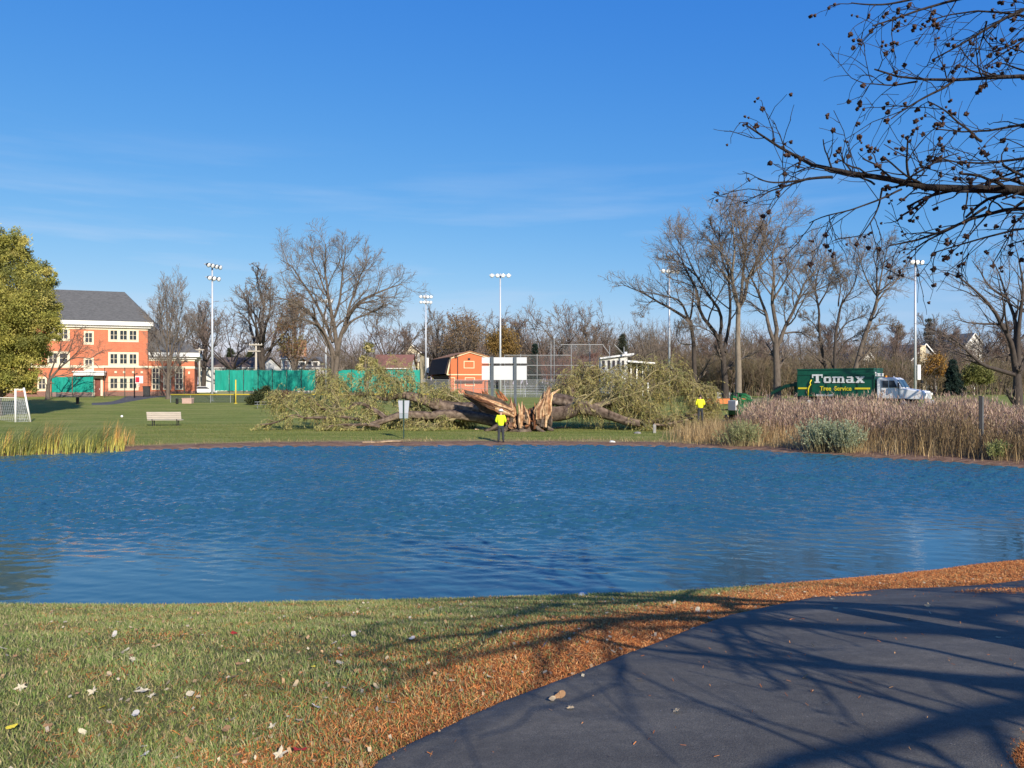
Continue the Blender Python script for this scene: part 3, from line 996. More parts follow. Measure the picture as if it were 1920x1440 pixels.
for px in (755, 766, 770, 782, 787):
    x = X(px, 185) - h.location.x
    m.box(x - .12, x + .12, -.06, 0, 0, Z(661, 185) - h.location.z)
m.box(-2.2, 2.2, -.07, 0, Z(680, 185) - h.location.z, Z(678.4, 185) - h.location.z)
m.build('timber_frame', M['timber'], h)
# flat roofed club house by the ball field
D = 118.0
cx_ = X(1126, D)
h = empty('clubhouse', (cx_, D, G(cx_, D)), R(-4), label='white clubhouse with a slanting flat roof behind the fallen branches', cat='building')
def cz(py): return Z(py, D) - h.location.z
def cu(px): return X(px, D) - cx_
MB().prism([(0, 0), (cu(1176), 0), (cu(1176), cz(669)), (0, cz(673))], 0, 5).build('wall', M['siding_white'], h)
MB().prism([(cu(1125), cz(673.5)), (cu(1188), cz(665.5)), (cu(1188), cz(662)), (cu(1125), cz(670.5))], -.5, 5.5).build('roof', M['white'], h)
MB().prism([(cu(1176.2), 0), (cu(1221), 0), (cu(1221), cz(683)), (cu(1176.2), cz(679))], 1.5, 5).build('side_wall', M['barn_dark'], h)
MB().prism([(cu(1176.2), cz(679)), (cu(1228), cz(683)), (cu(1228), cz(680)), (cu(1176.2), cz(675.5))], -.3, 5.4).build('side_roof', M['white'], h)
for a, b in ((1129, 1134), (1139, 1144), (1148, 1153), (1157, 1161), (1166, 1170)):
    MB().box(cu(a), cu(b), -.04, 0, cz(692), cz(676)).build('window', M['glass'], h)
m = MB()
for px in (1184, 1195, 1206, 1216):
    m.box(cu(px) - .1, cu(px) + .1, 1.2, 1.4, 0, cz(682))
m.build('porch_post', M['white'], h)
MB().box(cu(1172), cu(1177), 1.5, 2.4, cz(666.5), cz(659)).build('roof_vent', M['steel'], h)

h = house('gabled_house', 'small white gabled house seen through branches above the green truck', 1614, 1640, 140, 659, 678, 9, M['siding_white'], M['roof_grey'], along='y', rz=R(12), windows=((1621, 1628, 676, 688),))
h = house('grey_house', 'grey house with wide gable and pale chimney behind a light pole', 1704, 1764, 150, 644, 676, 11, M['siding_grey'], M['roof_grey'], along='y', rz=R(14), windows=((1712, 1722, 684, 700), (1745, 1755, 684, 700)))
MB().box(-1.7, -.4, -.7, -.36, 0, Z(648, 150) - h.location.z).build('chimney', M['stucco'], h)
h = house('hill_house', 'white house with pointed gable high behind the spreading bare tree', 1806, 1846, 185, 624, 646, 10, M['siding_white'], M['roof_grey'], along='y', rz=R(18), windows=((1822, 1829, 645, 655),))
h = house('shed', 'low dark reddish shed behind the tall bare trees', 1308, 1352, 130, 684, 696, 6, mat('red_brown_boards', (0.10, 0.04, 0.035), .8), M['roof_brown'], windows=((1317, 1327, 699, 703),))

# ------------------------------------------------------------------ floodlight poles
def lamp_head(parent, p, aim, r=.32):
    """bowl shaped floodlight"""
    m = MB()
    aim = Vector(aim).normalized()
    q = aim.to_track_quat('Z', 'Y').to_matrix()
    pr = [(.10, -.34), (.18, -.30), (.26, -.12), (r, .06), (r, .09)]
    n0 = len(m.v)
    m.lathe(pr, 12)
    m.v = [tuple(q @ Vector(v) + Vector(p)) for v in m.v]
    o = m.build('floodlight', M['black'], parent, True)
    g = MB().lathe([(r * .93, .091), (r * .9, .11), (r * .4, .13)], 12)
    g.v = [tuple(q @ Vector(v) + Vector(p)) for v in g.v]
    g.build('lens', M['lens'], o, True)
def light_pole(label, px, d, y_top, arms, box=None, base_d=None, r0=.17, pole_mat=None):
    b = base(px, d)
    o = empty('light_pole', b, label=label, cat='light pole', group='sports field floodlight poles')
    H = Z(y_top, d) - b.z
    MB().tube([(0, 0, -.2), (0, 0, H * .5), (0, 0, H)], [r0, r0 * .82, r0 * .62], 10).build('pole', pole_mat or M['steel'], o, True)
    MB().lathe([(r0 * 1.9, 0), (r0 * 1.9, .05), (r0 * 1.2, .08)], 10).build('base_plate', M['steel'], o)
    for py, rz, half, n, aimz in arms:
        z = Z(py, d) - b.z
        c, s_ = math.cos(rz), math.sin(rz)
        MB().bar((-half * c, -half * s_, z), (half * c, half * s_, z), .12, .12).build('crossarm', M['steel'], o)
        for k in range(n):
            t = -half + 2 * half * (k + .5) / n
            lamp_head(o, (t * c - .0 + .35 * s_ , t * s_ - .35 * c, z - .1), (s_ * 1.0 + .25 * (t / half), -c, aimz))
    if box:
        y0, y1, off = box
        MB().box(off - .2, off + .2, -.35, -.12, Z(y1, d) - b.z, Z(y0, d) - b.z).build('ballast_box', M['white'], o, bevel=.02)
    return o
light_pole('tall light pole with two tiers of lamps seen edge on beside the school wing', 398, 101, 494, ((498, R(72), 1.5, 4, -.35), (521, R(62), 1.1, 3, -.35)))
light_pole('farther light pole with two tiers of four lamps beside the barn', 798.5, 150, 551, ((556, R(8), 1.35, 4, -.3), (566, R(8), 1.25, 4, -.3)), box=(671, 699, .38))
light_pole('tall light pole with four lamps rising behind the white scoreboard', 938, 112, 513, ((516, 0, 1.6, 4, -.3),))
light_pole('light pole with four lamps standing before the tall bare trees', 1255, 106, 503, ((508, R(12), 1.4, 4, -.3),), box=(687, 695, .25))
light_pole('light pole behind the white truck cab, its lamps among cypress twigs', 1716, 96, 487, ((491, R(10), 1.0, 3, -.3),), box=(684, 712, .32))
o = light_pole('plain pale pole half hidden by the big bare tree', 611, 112, 560, ((563, R(30), 1.0, 3, -.3),), r0=.14)

# utility pole
b = base(480, 140)
o = empty('utility_pole', b, label='pale wooden utility pole with two crossarms above the green fence', cat='utility pole')
M['pole_wood'] = mat('weathered_pole', (0.42, 0.38, 0.31), .9, .12, 2, stretch=(1, 1, .2))
H = Z(644, 140) - b.z
MB().tube([(0, 0, -.2), (0, 0, H)], [.24, .17], 8).build('pole', M['pole_wood'], o, True)
MB().box(-1.2, 1.2, -.3, -.18, H - .35, H - .15).build('crossarm', M['pole_wood'], o)
MB().box(-1.35, .9, -.3, -.18, H - 1.5, H - 1.3).build('crossarm', M['pole_wood'], o)
m = MB()
for x in (-1.1, -.5, .5, 1.1):
    m.lathe([(.05, 0), (.07, .1), (.03, .18)], 6, (x, -.24, H - .15))
m.build('insulators', M['white'], o)
o2 = empty('utility_pole', base(1316 / 3.0 + 0, 150), label='thin grey utility pole beside the low bungalow', cat='utility pole')
o2.location = base(374, 150)
MB().tube([(0, 0, -.2), (0, 0, Z(652, 150) - o2.location.z)], [.2, .15], 8).build('pole', M['pole_wood'], o2, True)
MB().box(-1.0, 1.0, -.3, -.18, Z(657, 150) - o2.location.z, Z(655, 150) - o2.location.z).build('crossarm', M['pole_wood'], o2)

# ------------------------------------------------------------------ fences, screens, scoreboard, ball field
M['screen'] = mat('green_windscreen', (0.008, 0.25, 0.185), .6, .22, 1.2, .4, stretch=(2.5, 1, .35), spec=.3)
def screen_fence(label, pa, pb, d, y0, y1, n, gaps=(), bottom=None):
    """tall tennis fence: posts, rails, and a green windscreen hung between them"""
    a = base(pa, d)
    o = empty('tennis_court_fence', a, label=label, cat='fence', group='tennis court fences with green screens')
    L = S(pb - pa, d)
    zt = Z(y0, d) - a.z
    zb_ = Z(y1, d) - a.z
    rng = np.random.default_rng(int(pa))
    for k in range(n + 1):
        x = L * k / n
        MB().tube([(x, 0, -.2), (x, 0, zt + .12)], .055, 6).build('post', M['green_post'], o)
    MB().bar((0, 0, zt + .1), (L, 0, zt + .1), .05).bar((0, 0, (zt + zb_) / 2), (L, 0, (zt + zb_) / 2), .05).bar((0, 0, .1), (L, 0, .1), .05).build('rail', M['green_post'], o)
    MB().box(0, L, .05, .062, 0, max(.02, zb_ - .02)).build('wire_mesh', M['chain'], o)
    for k in range(n):
        xa, xb = L * k / n + .06, L * (k + 1) / n - .06
        nx_, nz_ = 14, 12
        u = np.linspace(0, 1, nx_)[None, :]
        v = np.linspace(0, 1, nz_)[:, None]
        z_ = zb_ + (zt - zb_) * v + 0 * u
        z_ = z_ - .07 * np.sin(PI * u) * (v > .99) + .06 * np.abs(np.sin(PI * u * 3)) * (v < .01)
        yy = -.07 - .05 * np.sin(9 * u + rng.uniform(0, 6)) * (1 - v) - .05 * np.sin(PI * u) * np.sin(PI * v) + .012 * rng.normal(size=(nz_, nx_))
        V = np.stack([xa + (xb - xa) * u + 0 * v, yy, z_], -1).reshape(-1, 3)
        V2 = V + np.array([0, .012, 0])
        ii = np.arange(nx_ * nz_).reshape(nz_, nx_)
        Fq = np.stack([ii[:-1, :-1], ii[:-1, 1:], ii[1:, 1:], ii[1:, :-1]], -1).reshape(-1, 4)
        np_mesh('windscreen', np.concatenate([V, V2]), np.concatenate([Fq, Fq[:, ::-1] + nx_ * nz_]), M['screen'], o, smooth=True)
    return o
screen_fence('green screened court fence in front of the school entrance', 97, 176, 113, 706, 736, 2)
screen_fence('long green screened fence between the light pole and the big bare tree', 403, 592, 112, 693.5, 733, 7)
screen_fence('green screened fence between the big bare tree and the barn', 634, 788, 112, 693, 737, 6)
# open tall chain link in front of the school
a = base(196, 112.5)
o = empty('chain_link_fence', a, label='tall open chain link fence with dark posts before the school windows', cat='fence')
zt = Z(689, 112.5) - a.z
Lf = S(150, 112.5)
for px in (196, 234, 252, 300, 346):
    x = S(px - 196, 112.5)
    MB().tube([(x, 0, -.2), (x, 0, zt)], .05, 6).build('post', M['green_post'], o)
MB().bar((0, 0, zt - .05), (Lf, 0, zt - .05), .05).bar((0, 0, zt * .5), (Lf, 0, zt * .5), .03).build('rail', M['green_post'], o)
MB().box(0, Lf, .05, .06, 0, zt - .08).build('wire_mesh', mat_mesh('fine_wire', (.05, .06, .05), .07), o)

# outfield fence with a yellow cap
M['yellow'] = mat('yellow_plastic', (0.60, 0.45, 0.05), .5, .06, 1)
pa, pb = base(320, 97), base(806, 97)
o = empty('outfield_fence', pa, label='low chain link outfield fence capped with a yellow tube', cat='fence')
L = pb.x - pa.x
zt = Z(740, 97) - pa.z
MB().tube([(0, 0, zt), (L, 0, zt + .05)], .085, 8).build('yellow_cap', M['yellow'], o, True)
for k in range(14):
    x = L * k / 13
    MB().tube([(x, 0, -.4), (x, 0, zt)], .035, 6).build('post', M['wire'], o)
MB().box(0, L, .0, .01, -.2, zt - .06).build('wire_mesh', mat_mesh('green_wire', (0.06, 0.08, 0.05), .55), o)
b = base(442, 95)
o = empty('foul_pole', b, label='short bright yellow foul pole before the green fence', cat='foul pole')
MB().tube([(0, 0, -.2), (0, 0, Z(712, 95) - b.z)], .075, 8).build('pole', M['yellow'], o, True)
MB().lathe([(.2, 0), (.2, .05), (.14, .08)], 8).build('base_plate', M['yellow'], o)

# chain link by the barn
a = base(770, 113)
o = empty('chain_link_fence', a, label='grey chain link fence in front of the orange barn', cat='fence')
zt = Z(712, 113) - a.z
Lf = S(1052 - 770, 113)
for k in range(13):
    x = Lf * k / 12
    MB().tube([(x, 0, -.2), (x, 0, zt)], .045, 6).build('post', M['wire'], o)
MB().bar((0, 0, zt), (Lf, 0, zt), .05).bar((0, 0, zt * .5), (Lf, 0, zt * .5), .04).build('rail', M['wire'], o)
MB().box(0, Lf, .06, .07, 0, zt - .05).build('wire_mesh', M['chain'], o)

# backstop
D = 126
a = base(985, D)
o = empty('backstop', a, label='tall grey pipe baseball backstop behind the torn stump', cat='backstop')
def ux(px): return X(px, D) - a.x
def uz(py): return Z(py, D) - a.z
for px, yt in ((946, 667), (976, 664), (1007, 664), (1033, 640), (1039, 634), (1071, 646), (1106, 646), (1143, 648), (1170, 650)):
    MB().tube([(ux(px), 0, -.2), (ux(px), 0, uz(yt))], .075, 6).build('post', M['wire'], o)
m = MB()
for pa, ya, pb, yb in ((946, 666, 1070, 666), (946, 685, 1170, 685), (946, 703, 1170, 703), (1052, 646, 1130, 646), (1130, 646, 1143, 664), (1152, 646, 1170, 665)):
    m.bar((ux(pa), 0, uz(ya)), (ux(pb), 0, uz(yb)), .09)
m.build('rail', M['wire'], o)
MB().box(ux(946), ux(1143), .09, .1, 0, uz(666)).box(ux(1055), ux(1130), .09, .1, uz(666) + .01, uz(647)).build('wire_mesh', mat_mesh('thin_wire', (.22, .23, .23), .07), o)
# bleachers
b = base(985, 116)
o = empty('bleachers', b, label='silver metal bleachers beneath the scoreboard', cat='bleachers')
for k in range(4):
    MB().box(-3.4, 3.4, k * .6, k * .6 + .26, .45 + k * .38, .5 + k * .38).build('seat', M['steel'], o)
m = MB()
for x in (-3, 0, 3):
    m.bar((x, 0, 0), (x, 0, .45), .06).bar((x, 2.0, 0), (x, 2.0, 1.6), .06).bar((x, 0, .4), (x, 2.0, 1.55), .06)
m.build('frame', M['steel'], o)

# scoreboard, seen from its blank back
D = 90.0
b = base(945, D)
o = empty('scoreboard', b, label='white panelled scoreboard on two dark posts behind the torn stump', cat='scoreboard')
M['panel'] = mat('white_panels', (0.50, 0.515, 0.53), .45, .05, .6, .35, bscale=2.0, stretch=(1, 1, 2.0))
def ux(px): return X(px, D) - b.x
def uz(py): return Z(py, D) - b.z
for x0, x1 in ((903, 920.5), (920.5, 964.5), (964.5, 988)):
    for y0, y1 in ((670, 681.5), (686, 712.5)):
        MB().box(ux(x0) + .02, ux(x1) - .02, 0, .22, uz(y1), uz(y0)).build('panel', M['panel'], o, bevel=.015)
for px in (923, 966):
    MB().box(ux(px) - .17, ux(px) + .17, -.26, -.02, -.2, uz(669)).build('post', mat('blue_grey_steel', (.07, .085, .10), .5), o)
MB().bar((ux(904), .1, uz(684)), (ux(987), .1, uz(684)), .1, .12).build('crossbar', M['black'], o)
# ------------------------------------------------------------------ skinned figures
def skin(name, verts, edges, radii, m, parent=None, sub=2, root=0):
    me = bpy.data.meshes.new(name)
    me.from_pydata(verts, edges, [])
    me.update()
    o = bpy.data.objects.new(name, me)
    COL.objects.link(o)
    md = o.modifiers.new('s', 'SKIN')
    md.use_smooth_shade = True
    sv = me.skin_vertices[0].data
    for i, r in enumerate(radii):
        sv[i].radius = (r, r) if not hasattr(r, '__len__') else r
        sv[i].use_root = (i == root)
    sb = o.modifiers.new('d', 'SUBSURF')
    sb.levels = sb.render_levels = sub
    dg = bpy.context.evaluated_depsgraph_get()
    me2 = bpy.data.meshes.new_from_object(o.evaluated_get(dg))
    me2.name = name
    bpy.data.objects.remove(o)
    bpy.data.meshes.remove(me)
    me2.materials.clear()
    return link(name, me2, m, parent, True)

def chain(pts):
    return [(i, i + 1) for i in range(len(pts) - 1)]

M['skin'] = mat('skin', (0.42, 0.25, 0.17), .6, .05, 3)
M['vest'] = mat('lime_yellow_hi_vis', (0.62, 0.80, 0.02), .75, .08, 6, .3)
M['vest_yellow'] = mat('yellow_hi_vis', (0.80, 0.78, 0.03), .75, .08, 6, .3)
M['trousers'] = mat('dark_grey_trousers', (0.032, 0.036, 0.042), .85, .2, 8, .3)
M['hat'] = mat('white_hard_hat', (0.70, 0.71, 0.74), .35, .03, 2)
M['hair'] = mat('dark_hair', (0.03, 0.022, 0.018), .8, .3, 20)
M['stripe'] = mat('silver_tape', (0.55, 0.56, 0.56), .4, .04, 4)

def hand(wrist, palm_dir, side, up):
    """palm and five bent fingers as one set of connected points"""
    w, d, s, u = Vector(wrist), Vector(palm_dir).normalized(), Vector(side).normalized(), Vector(up).normalized()
    vs, es, rs = [], [], []
    vs.append(w); rs.append(.026)
    p = w + d * .05; vs.append(p); rs.append((.036, .018)); es.append((0, 1))
    for k, (off, ln) in enumerate(((-.030, .072), (-.010, .082), (.010, .078), (.028, .062))):
        a = w + d * .092 + s * off
        b_ = a + d * ln * .45 - u * ln * .25
        c = b_ + d * ln * .15 - u * ln * .42
        n = len(vs)
        vs += [a, b_, c]; rs += [.010, .009, .0075]
        es += [(1, n), (n, n + 1), (n + 1, n + 2)]
    n = len(vs)
    a = w + d * .03 - s * .036
    b_ = a + d * .035 - s * .02 - u * .012
    vs += [a, b_]; rs += [.011, .009]
    es += [(1, n), (n, n + 1)]
    return vs, es, rs

def worker(label, loc, rz, shirt, pose='stand', hat=True, bulky=1.0):
    """local frame: faces +y, feet at z = 0"""
    o = empty('person', loc, rz, label=label, cat='person')
    lean = {'stand': .0, 'look_down': .05, 'bend': .55}[pose]
    hip = Vector((0, 0, .93))
    def T(v):                        # lean the upper body forward about the hip
        v = Vector(v) - hip
        return hip + Matrix.Rotation(-lean, 3, 'X') @ v
    chest, neck = T((0, .0, 1.32)), T((0, -.005, 1.50))
    head0 = T((0, .015, 1.565))
    head1 = T((0, .03 + (.05 if pose != 'stand' else 0), 1.655))
    shl, shr = T((-.185, -.01, 1.44)), T((.185, -.01, 1.44))
    ell, elr = T((-.265, -.03, 1.16)), T((.265, -.03, 1.16))
    wrl, wrr = T((-.13, .20, 1.08)), T((.13, .20, 1.10))
    legs = [((-.09, 0, .88), (-.105, .015, .49), (-.12, -.02, .09)), ((.09, 0, .88), (.115, .02, .49), (.14, -.01, .09))]
    V = [hip, T((0, 0, 1.12)), chest, neck, head0, head1]
    E = [(0, 1), (1, 2), (2, 3), (3, 4), (4, 5)]
    Rr = [(.15, .11), (.135, .105), (.16, .115), (.06, .06), (.075, .085), (.078, .095)]
    for sh_, el, wr in ((shl, ell, wrl), (shr, elr, wrr)):
        n = len(V)
        V += [sh_, el, wr]
        Rr += [.062, .045, .03]
        E += [(2, n), (n, n + 1), (n + 1, n + 2)]
        d_ = (wr - el).normalized()
        hv, he, hr = hand(wr, d_, Vector((1, 0, 0)) * (1 if wr.x < 0 else -1), Vector((0, 0, 1)))
        m_ = len(V)
        V += hv[1:]
        Rr += hr[1:]
        E += [((n + 2) if a == 0 else m_ + a - 1, (n + 2) if b_ == 0 else m_ + b_ - 1) for a, b_ in he]
    for a, b_, c in legs:
        n = len(V)
        V += [Vector(a), Vector(b_), Vector(c), Vector(c) + Vector((0, .13, -.05))]
        Rr += [.085, .058, .042, .035]
        E += [(0, n), (n, n + 1), (n + 1, n + 2), (n + 2, n + 3)]
    skin('body', V, E, Rr, M['skin'], o, 2)
    # face
    nose = MB().lathe([(.018, 0), (.012, .03)], 6)
    fd = (Matrix.Rotation(-lean - (.3 if pose != 'stand' else 0), 3, 'X') @ Vector((0, 1, 0)))
    # jacket
    k = bulky
    V = [T((0, 0, .86)), T((0, 0, 1.08)), T((0, 0, 1.32)), T((0, 0, 1.47))]
    E = chain(V)
    Rr = [(.19 * k, .145 * k), (.185 * k, .145 * k), (.20 * k, .15 * k), (.10, .09)]
    for sh_, el, wr in ((shl, ell, wrl), (shr, elr, wrr)):
        n = len(V)
        V += [sh_, el, wr + (el - wr) * .12]
        Rr += [.088 * k, .072 * k, .05]
        E += [(2, n), (n, n + 1), (n + 1, n + 2)]
    j = skin('jacket', V, E, Rr, shirt, o, 2)
    # trousers
    V = [Vector((0, 0, .97)), Vector((0, 0, .88))]
    E = [(0, 1)]
    Rr = [(.16, .12), (.165, .13)]
    for a, b_, c in legs:
        n = len(V)
        V += [Vector(a) - Vector((0, 0, .06)), Vector(b_), Vector(c)]
        Rr += [.102, .08, .07]
        E += [(1, n), (n, n + 1), (n + 1, n + 2)]
    skin('trousers', V, E, Rr, M['trousers'], o, 2)
    for a, b_, c in legs:
        c = Vector(c)
        skin('boot', [c + Vector((0, -.04, .03)), c + Vector((0, .0, -.04)), c + Vector((0, .16, -.055))], [(0, 1), (1, 2)], [.06, .055, .042], M['black'], o, 1)
    q = Matrix.Rotation(-lean - (.25 if pose != 'stand' else 0), 3, 'X')
    if hat:
        m = MB().lathe([(.155, 0), (.16, .012), (.128, .02), (.122, .06), (.10, .105), (.06, .135), (.01, .145)], 18)
        m.v = [tuple(q @ Vector(v) + head1 + q @ Vector((0, -.005, .035))) for v in m.v]
        m.build('hard_hat', M['hat'], o, True)
    hm = MB().lathe([(.06, -.10), (.088, -.04), (.102, .03), (.085, .09), (.04, .118)], 14)
    hm.v = [tuple(q @ (Vector(v) * 1.0 + Vector((0, -.018, .01))) + head1) for v in hm.v]
    if not hat:
        hm.build('hair', M['hair'], o, True)
    # ears, nose
    e = MB()
    for s_ in (-1, 1):
        e.cbox(tuple(head1 + q @ Vector((s_ * .083, .0, -.01))), (.015, .035, .06))
    e.cbox(tuple(head1 + q @ Vector((0, .105, -.02))), (.025, .03, .045))
    e.build('face', M['skin'], o)
    return o
p = hit(939, 829.5)
worker('worker in lime yellow jacket and white hard hat standing at the far water edge', (p[0], p[1], p[2] - .01), R(-4), M['vest'], 'look_down')
p = base(1313, 50.5)
worker('worker in bulky yellow jacket standing in the tall dry grass, back turned', (p.x, p.y, Z(742, 50.5) - 1.72), R(-12), M['vest_yellow'], 'look_down', hat=False, bulky=1.12)
p = base(768, 58.5)
worker('worker in yellow jacket bending behind the fallen trunk near the sign', (p.x, p.y, Z(737, 58.5) - 1.50), R(70), M['vest_yellow'], 'bend', hat=False)

# ------------------------------------------------------------------ sign seen from behind
p = hit(757, 823)
o = empty('sign', p, R(4), label='grey sign on a thin dark post by the far shore, seen from behind', cat='sign')
d = p[1]
H = Z(750, d) - p[2]
MB().box(-.035, .035, -.035, .035, -.2, H + .02).build('post', M['green_post'], o)
w0, w1 = S(10.5, d), S(8.0, d)
zb_, zt_ = Z(784.5, d) - p[2], Z(751, d) - p[2]
M['sign'] = mat('bare_aluminium', (0.36, 0.385, 0.42), .5, .06, 2, metal=.3)
zm = Z(775, d) - p[2]
MB().prism([(-w1 - .01, zm + .005), (w1 + .01, zm + .005), (w0, zt_), (-w0, zt_)], .045, .055).build('panel', M['sign'], o)
MB().prism([(-w1, zb_), (w1, zb_), (w1 + .01, zm - .005), (-w1 - .01, zm - .005)], .045, .055).build('lower_panel', mat('duller_aluminium', (0.26, 0.30, 0.32), .5, .06, 2, metal=.3), o)

# ------------------------------------------------------------------ park bench
p = hit(311, 798.5)
d = p[1]
o = empty('park_bench', p, R(4), label='slatted pale wooden park bench with dark legs on the far lawn', cat='bench')
M['bench'] = mat('weathered_slats', (0.50, 0.43, 0.37), .8, .12, 3, .3, stretch=(.4, 3, 3))
hw_ = S(31, d)
m = MB()
for k in range(3):
    m.box(-hw_, hw_, -.30 + k * .16, -.30 + k * .16 + .135, .43, .475)
m.build('seat', M['bench'], o)
m = MB()
for k in range(4):
    z0 = .53 + k * .135
    y0 = .02 - .23 - k * .035 - .02
    m.cbox((0, -.33 - k * .03, z0 + .05), (hw_ * 2, .04, .118), Quaternion((1, 0, 0), R(13)))
bk = m.build('backrest', M['bench'], o)
# the bench faces the field: its back is toward the pond
for s_ in (-1, 1):
    x = s_ * hw_ * .72
    MB().bar((x, -.22, -.1), (x, -.22, .43), .06, .05).bar((x, .12, -.1), (x, .12, .43), .06, .05).bar((x, -.30, .41), (x, .18, .41), .05, .05).bar((x, -.28, .41), (x, -.41, 1.02), .05, .05).build('leg', M['black'], o)

# ------------------------------------------------------------------ soccer goal (only its near end is in the picture)
p = hit(29, 791.5)
d = p[1]
o = empty('soccer_goal', p, label='white soccer goal with pale net at the pond end of the field', cat='goal')
H = Z(722.5, d) - p[2]
MB().tube([(0, 0, -.1), (0, 0, Z(729, d) - p[2])], .075, 8).build('post', M['white'], o, True)
MB().tube([(S(12, d), .25, Z(727, d) - p[2]), (S(21, d), .5, 0)], .07, 8).tube([(0, 0, Z(731, d) - p[2]), (S(12.4, d), .25, Z(730, d) - p[2])], .03, 6).build('stay', M['white'], o, True)
NZ = Z(746, d) - p[2]
MB().tube([(0, 0, NZ), (-6.5, 2.4, NZ)], .025, 6).build('crossbar', M['white'], o, True)
MB().tube([(-6.5, 2.4, -.1), (-6.5, 2.4, NZ)], .06, 8).build('post', M['white'], o, True)
MB().tube([(-6.5, 2.4, NZ), (-6.3, 2.8, NZ - .1), (-6.2, 3.0, 0)], .05, 8).build('stay', M['white'], o, True)
# net of real cords between the frames
A0, A1 = Vector((S(14, d), .3, NZ - .1)), Vector((S(21, d), .5, .05))
B0, B1 = Vector((-6.3, 2.8, NZ - .1)), Vector((-6.2, 3.0, .05))
P_, R_ = [], []
def cord(a, b, sag, n=9):
    t = np.linspace(0, 1, n)[:, None]
    q = np.array(a)[None] * (1 - t) + np.array(b)[None] * t
    q[:, 2] -= sag * np.sin(PI * t[:, 0])
    P_.append(q)
    R_.append(np.full(n, .008))
N_ = 34
for k in range(N_ + 1):
    t = k / N_
    cord(A0.lerp(B0, t), A1.lerp(B1, t), 0.0)
for k in range(15):
    t = k / 14
    cord(A0.lerp(A1, t), B0.lerp(B1, t), .05)
for k in range(9):
    t = k / 8
    cord(Vector((0, 0, NZ * (1 - t) + .03)), A0.lerp(A1, t), .02)
    t2 = (k + .5) / 9
    cord(Vector((0, 0, NZ)).lerp(A0, t2), Vector((0, 0, .05)).lerp(A1, t2), 0)
V, Fq = tubes_np(np.array(P_), np.array(R_), 3)
np_mesh('net', V, Fq, mat('pale_cord', (.66, .67, .64), .8, .05), o)

# ball on the lawn
p = hit(228.5, 783)
m = MB().lathe([(.11 * math.sin(PI * k / 10) + .001, .11 - .11 * math.cos(PI * k / 10)) for k in range(11)], 16)
ball = m.build('ball', mat('white_leather', (.72, .72, .70), .5, .08, 12), None, True)
ball.location = (p[0], p[1], p[2] - .003)
tag(ball, 'small white ball lying on the far lawn beyond the reeds', 'ball')

# litter bins, planter, picnic table
def bin_(label, px, py, h_px, w_px, m_=None):
    p = hit(px, py)
    d = p[1]
    o = empty('litter_bin', p, label=label, cat='litter bin')
    r, h = S(w_px / 2, d), S(h_px, d)
    MB().lathe([(r * .9, 0), (r, .06), (r, h * .86), (r * 1.06, h * .88), (r * 1.06, h * .93)], 14).build('bin_body', m_ or M['black'], o, True)
    MB().lathe([(r * 1.06, h * .93), (r * .8, h * .99), (r * .3, h)], 14).build('lid', M['black'], o, True)
bin_('dark litter bin on the lawn in front of the school entrance', 145.5, 758, 13, 5.5)
bin_('dark litter bin beside the pink concrete box', 332, 757.5, 10.5, 5)
p = hit(275, 744)
o = empty('waste_cart', p, R(20), label='tall black wheeled cart below the basketball hoop', cat='waste cart')
m = MB().prism([(-.42, .1), (.42, .1), (.5, 1.5), (-.5, 1.5)], -.45, .45).build('bin_body', M['black'], o, bevel=.03)
MB().box(-.55, .55, -.5, .5, 1.5, 1.62).build('lid', M['black'], o, bevel=.03)
for s_ in (-1, 1):
    w = MB().lathe([(.14, -.04), (.14, .04)], 12)
    w.v = [(v[2] + s_ * .46, v[0] + .4, v[1] + .14) for v in w.v]
    w.build('wheel', M['black'], o)
p = hit(350, 757)
o = empty('concrete_planter', p, R(6), label='pinkish concrete box on the lawn below the yellow capped fence', cat='planter')
M['pinkc'] = mat('pink_concrete', (.42, .29, .24), .9, .12, 4, .3)
w = S(17, p[1]) / 2
m = MB().box(-w, w, 0, .12, 0, .62).box(-w, w, .88, 1.0, 0, .62).box(-w, -w + .12, .12, .88, 0, .62).box(w - .12, w, .12, .88, 0, .62)
m.build('box', M['pinkc'], o, bevel=.02)
MB().box(-w - .04, w + .04, -.04, .12, .62, .68).box(-w - .04, w + .04, .88, 1.04, .62, .68).build('rim', M['pinkc'], o)
MB().box(-w + .12, w - .12, .12, .88, 0, .5).build('soil', M['bark_dark'], o)
p = hit(497, 766)
o = empty('picnic_table', p, R(18), label='grey picnic table with attached benches left of the fallen branches', cat='picnic table')
M['greywood'] = mat('grey_boards', (.17, .18, .18), .85, .2, 3, .3, stretch=(.4, 3, 3))
m = MB()
for k in range(5):
    m.box(-1.1, 1.1, -.38 + k * .155, -.38 + k * .155 + .14, .70, .745)
m.build('table_top', M['greywood'], o)
for y in (-.75, .5):
    m = MB()
    for k in range(2):
        m.box(-1.1, 1.1, y + k * .14, y + k * .14 + .125, .43, .47)
    m.build('seat', M['greywood'], o)
for x in (-.8, .8):
    MB().bar((x, -.55, 0), (x, -.2, .70), .05, .09).bar((x, .55, 0), (x, .2, .70), .05, .09).bar((x, -.72, .40), (x, .75, .40), .05, .07).build('leg', M['greywood'], o)
p = hit(652, 762)

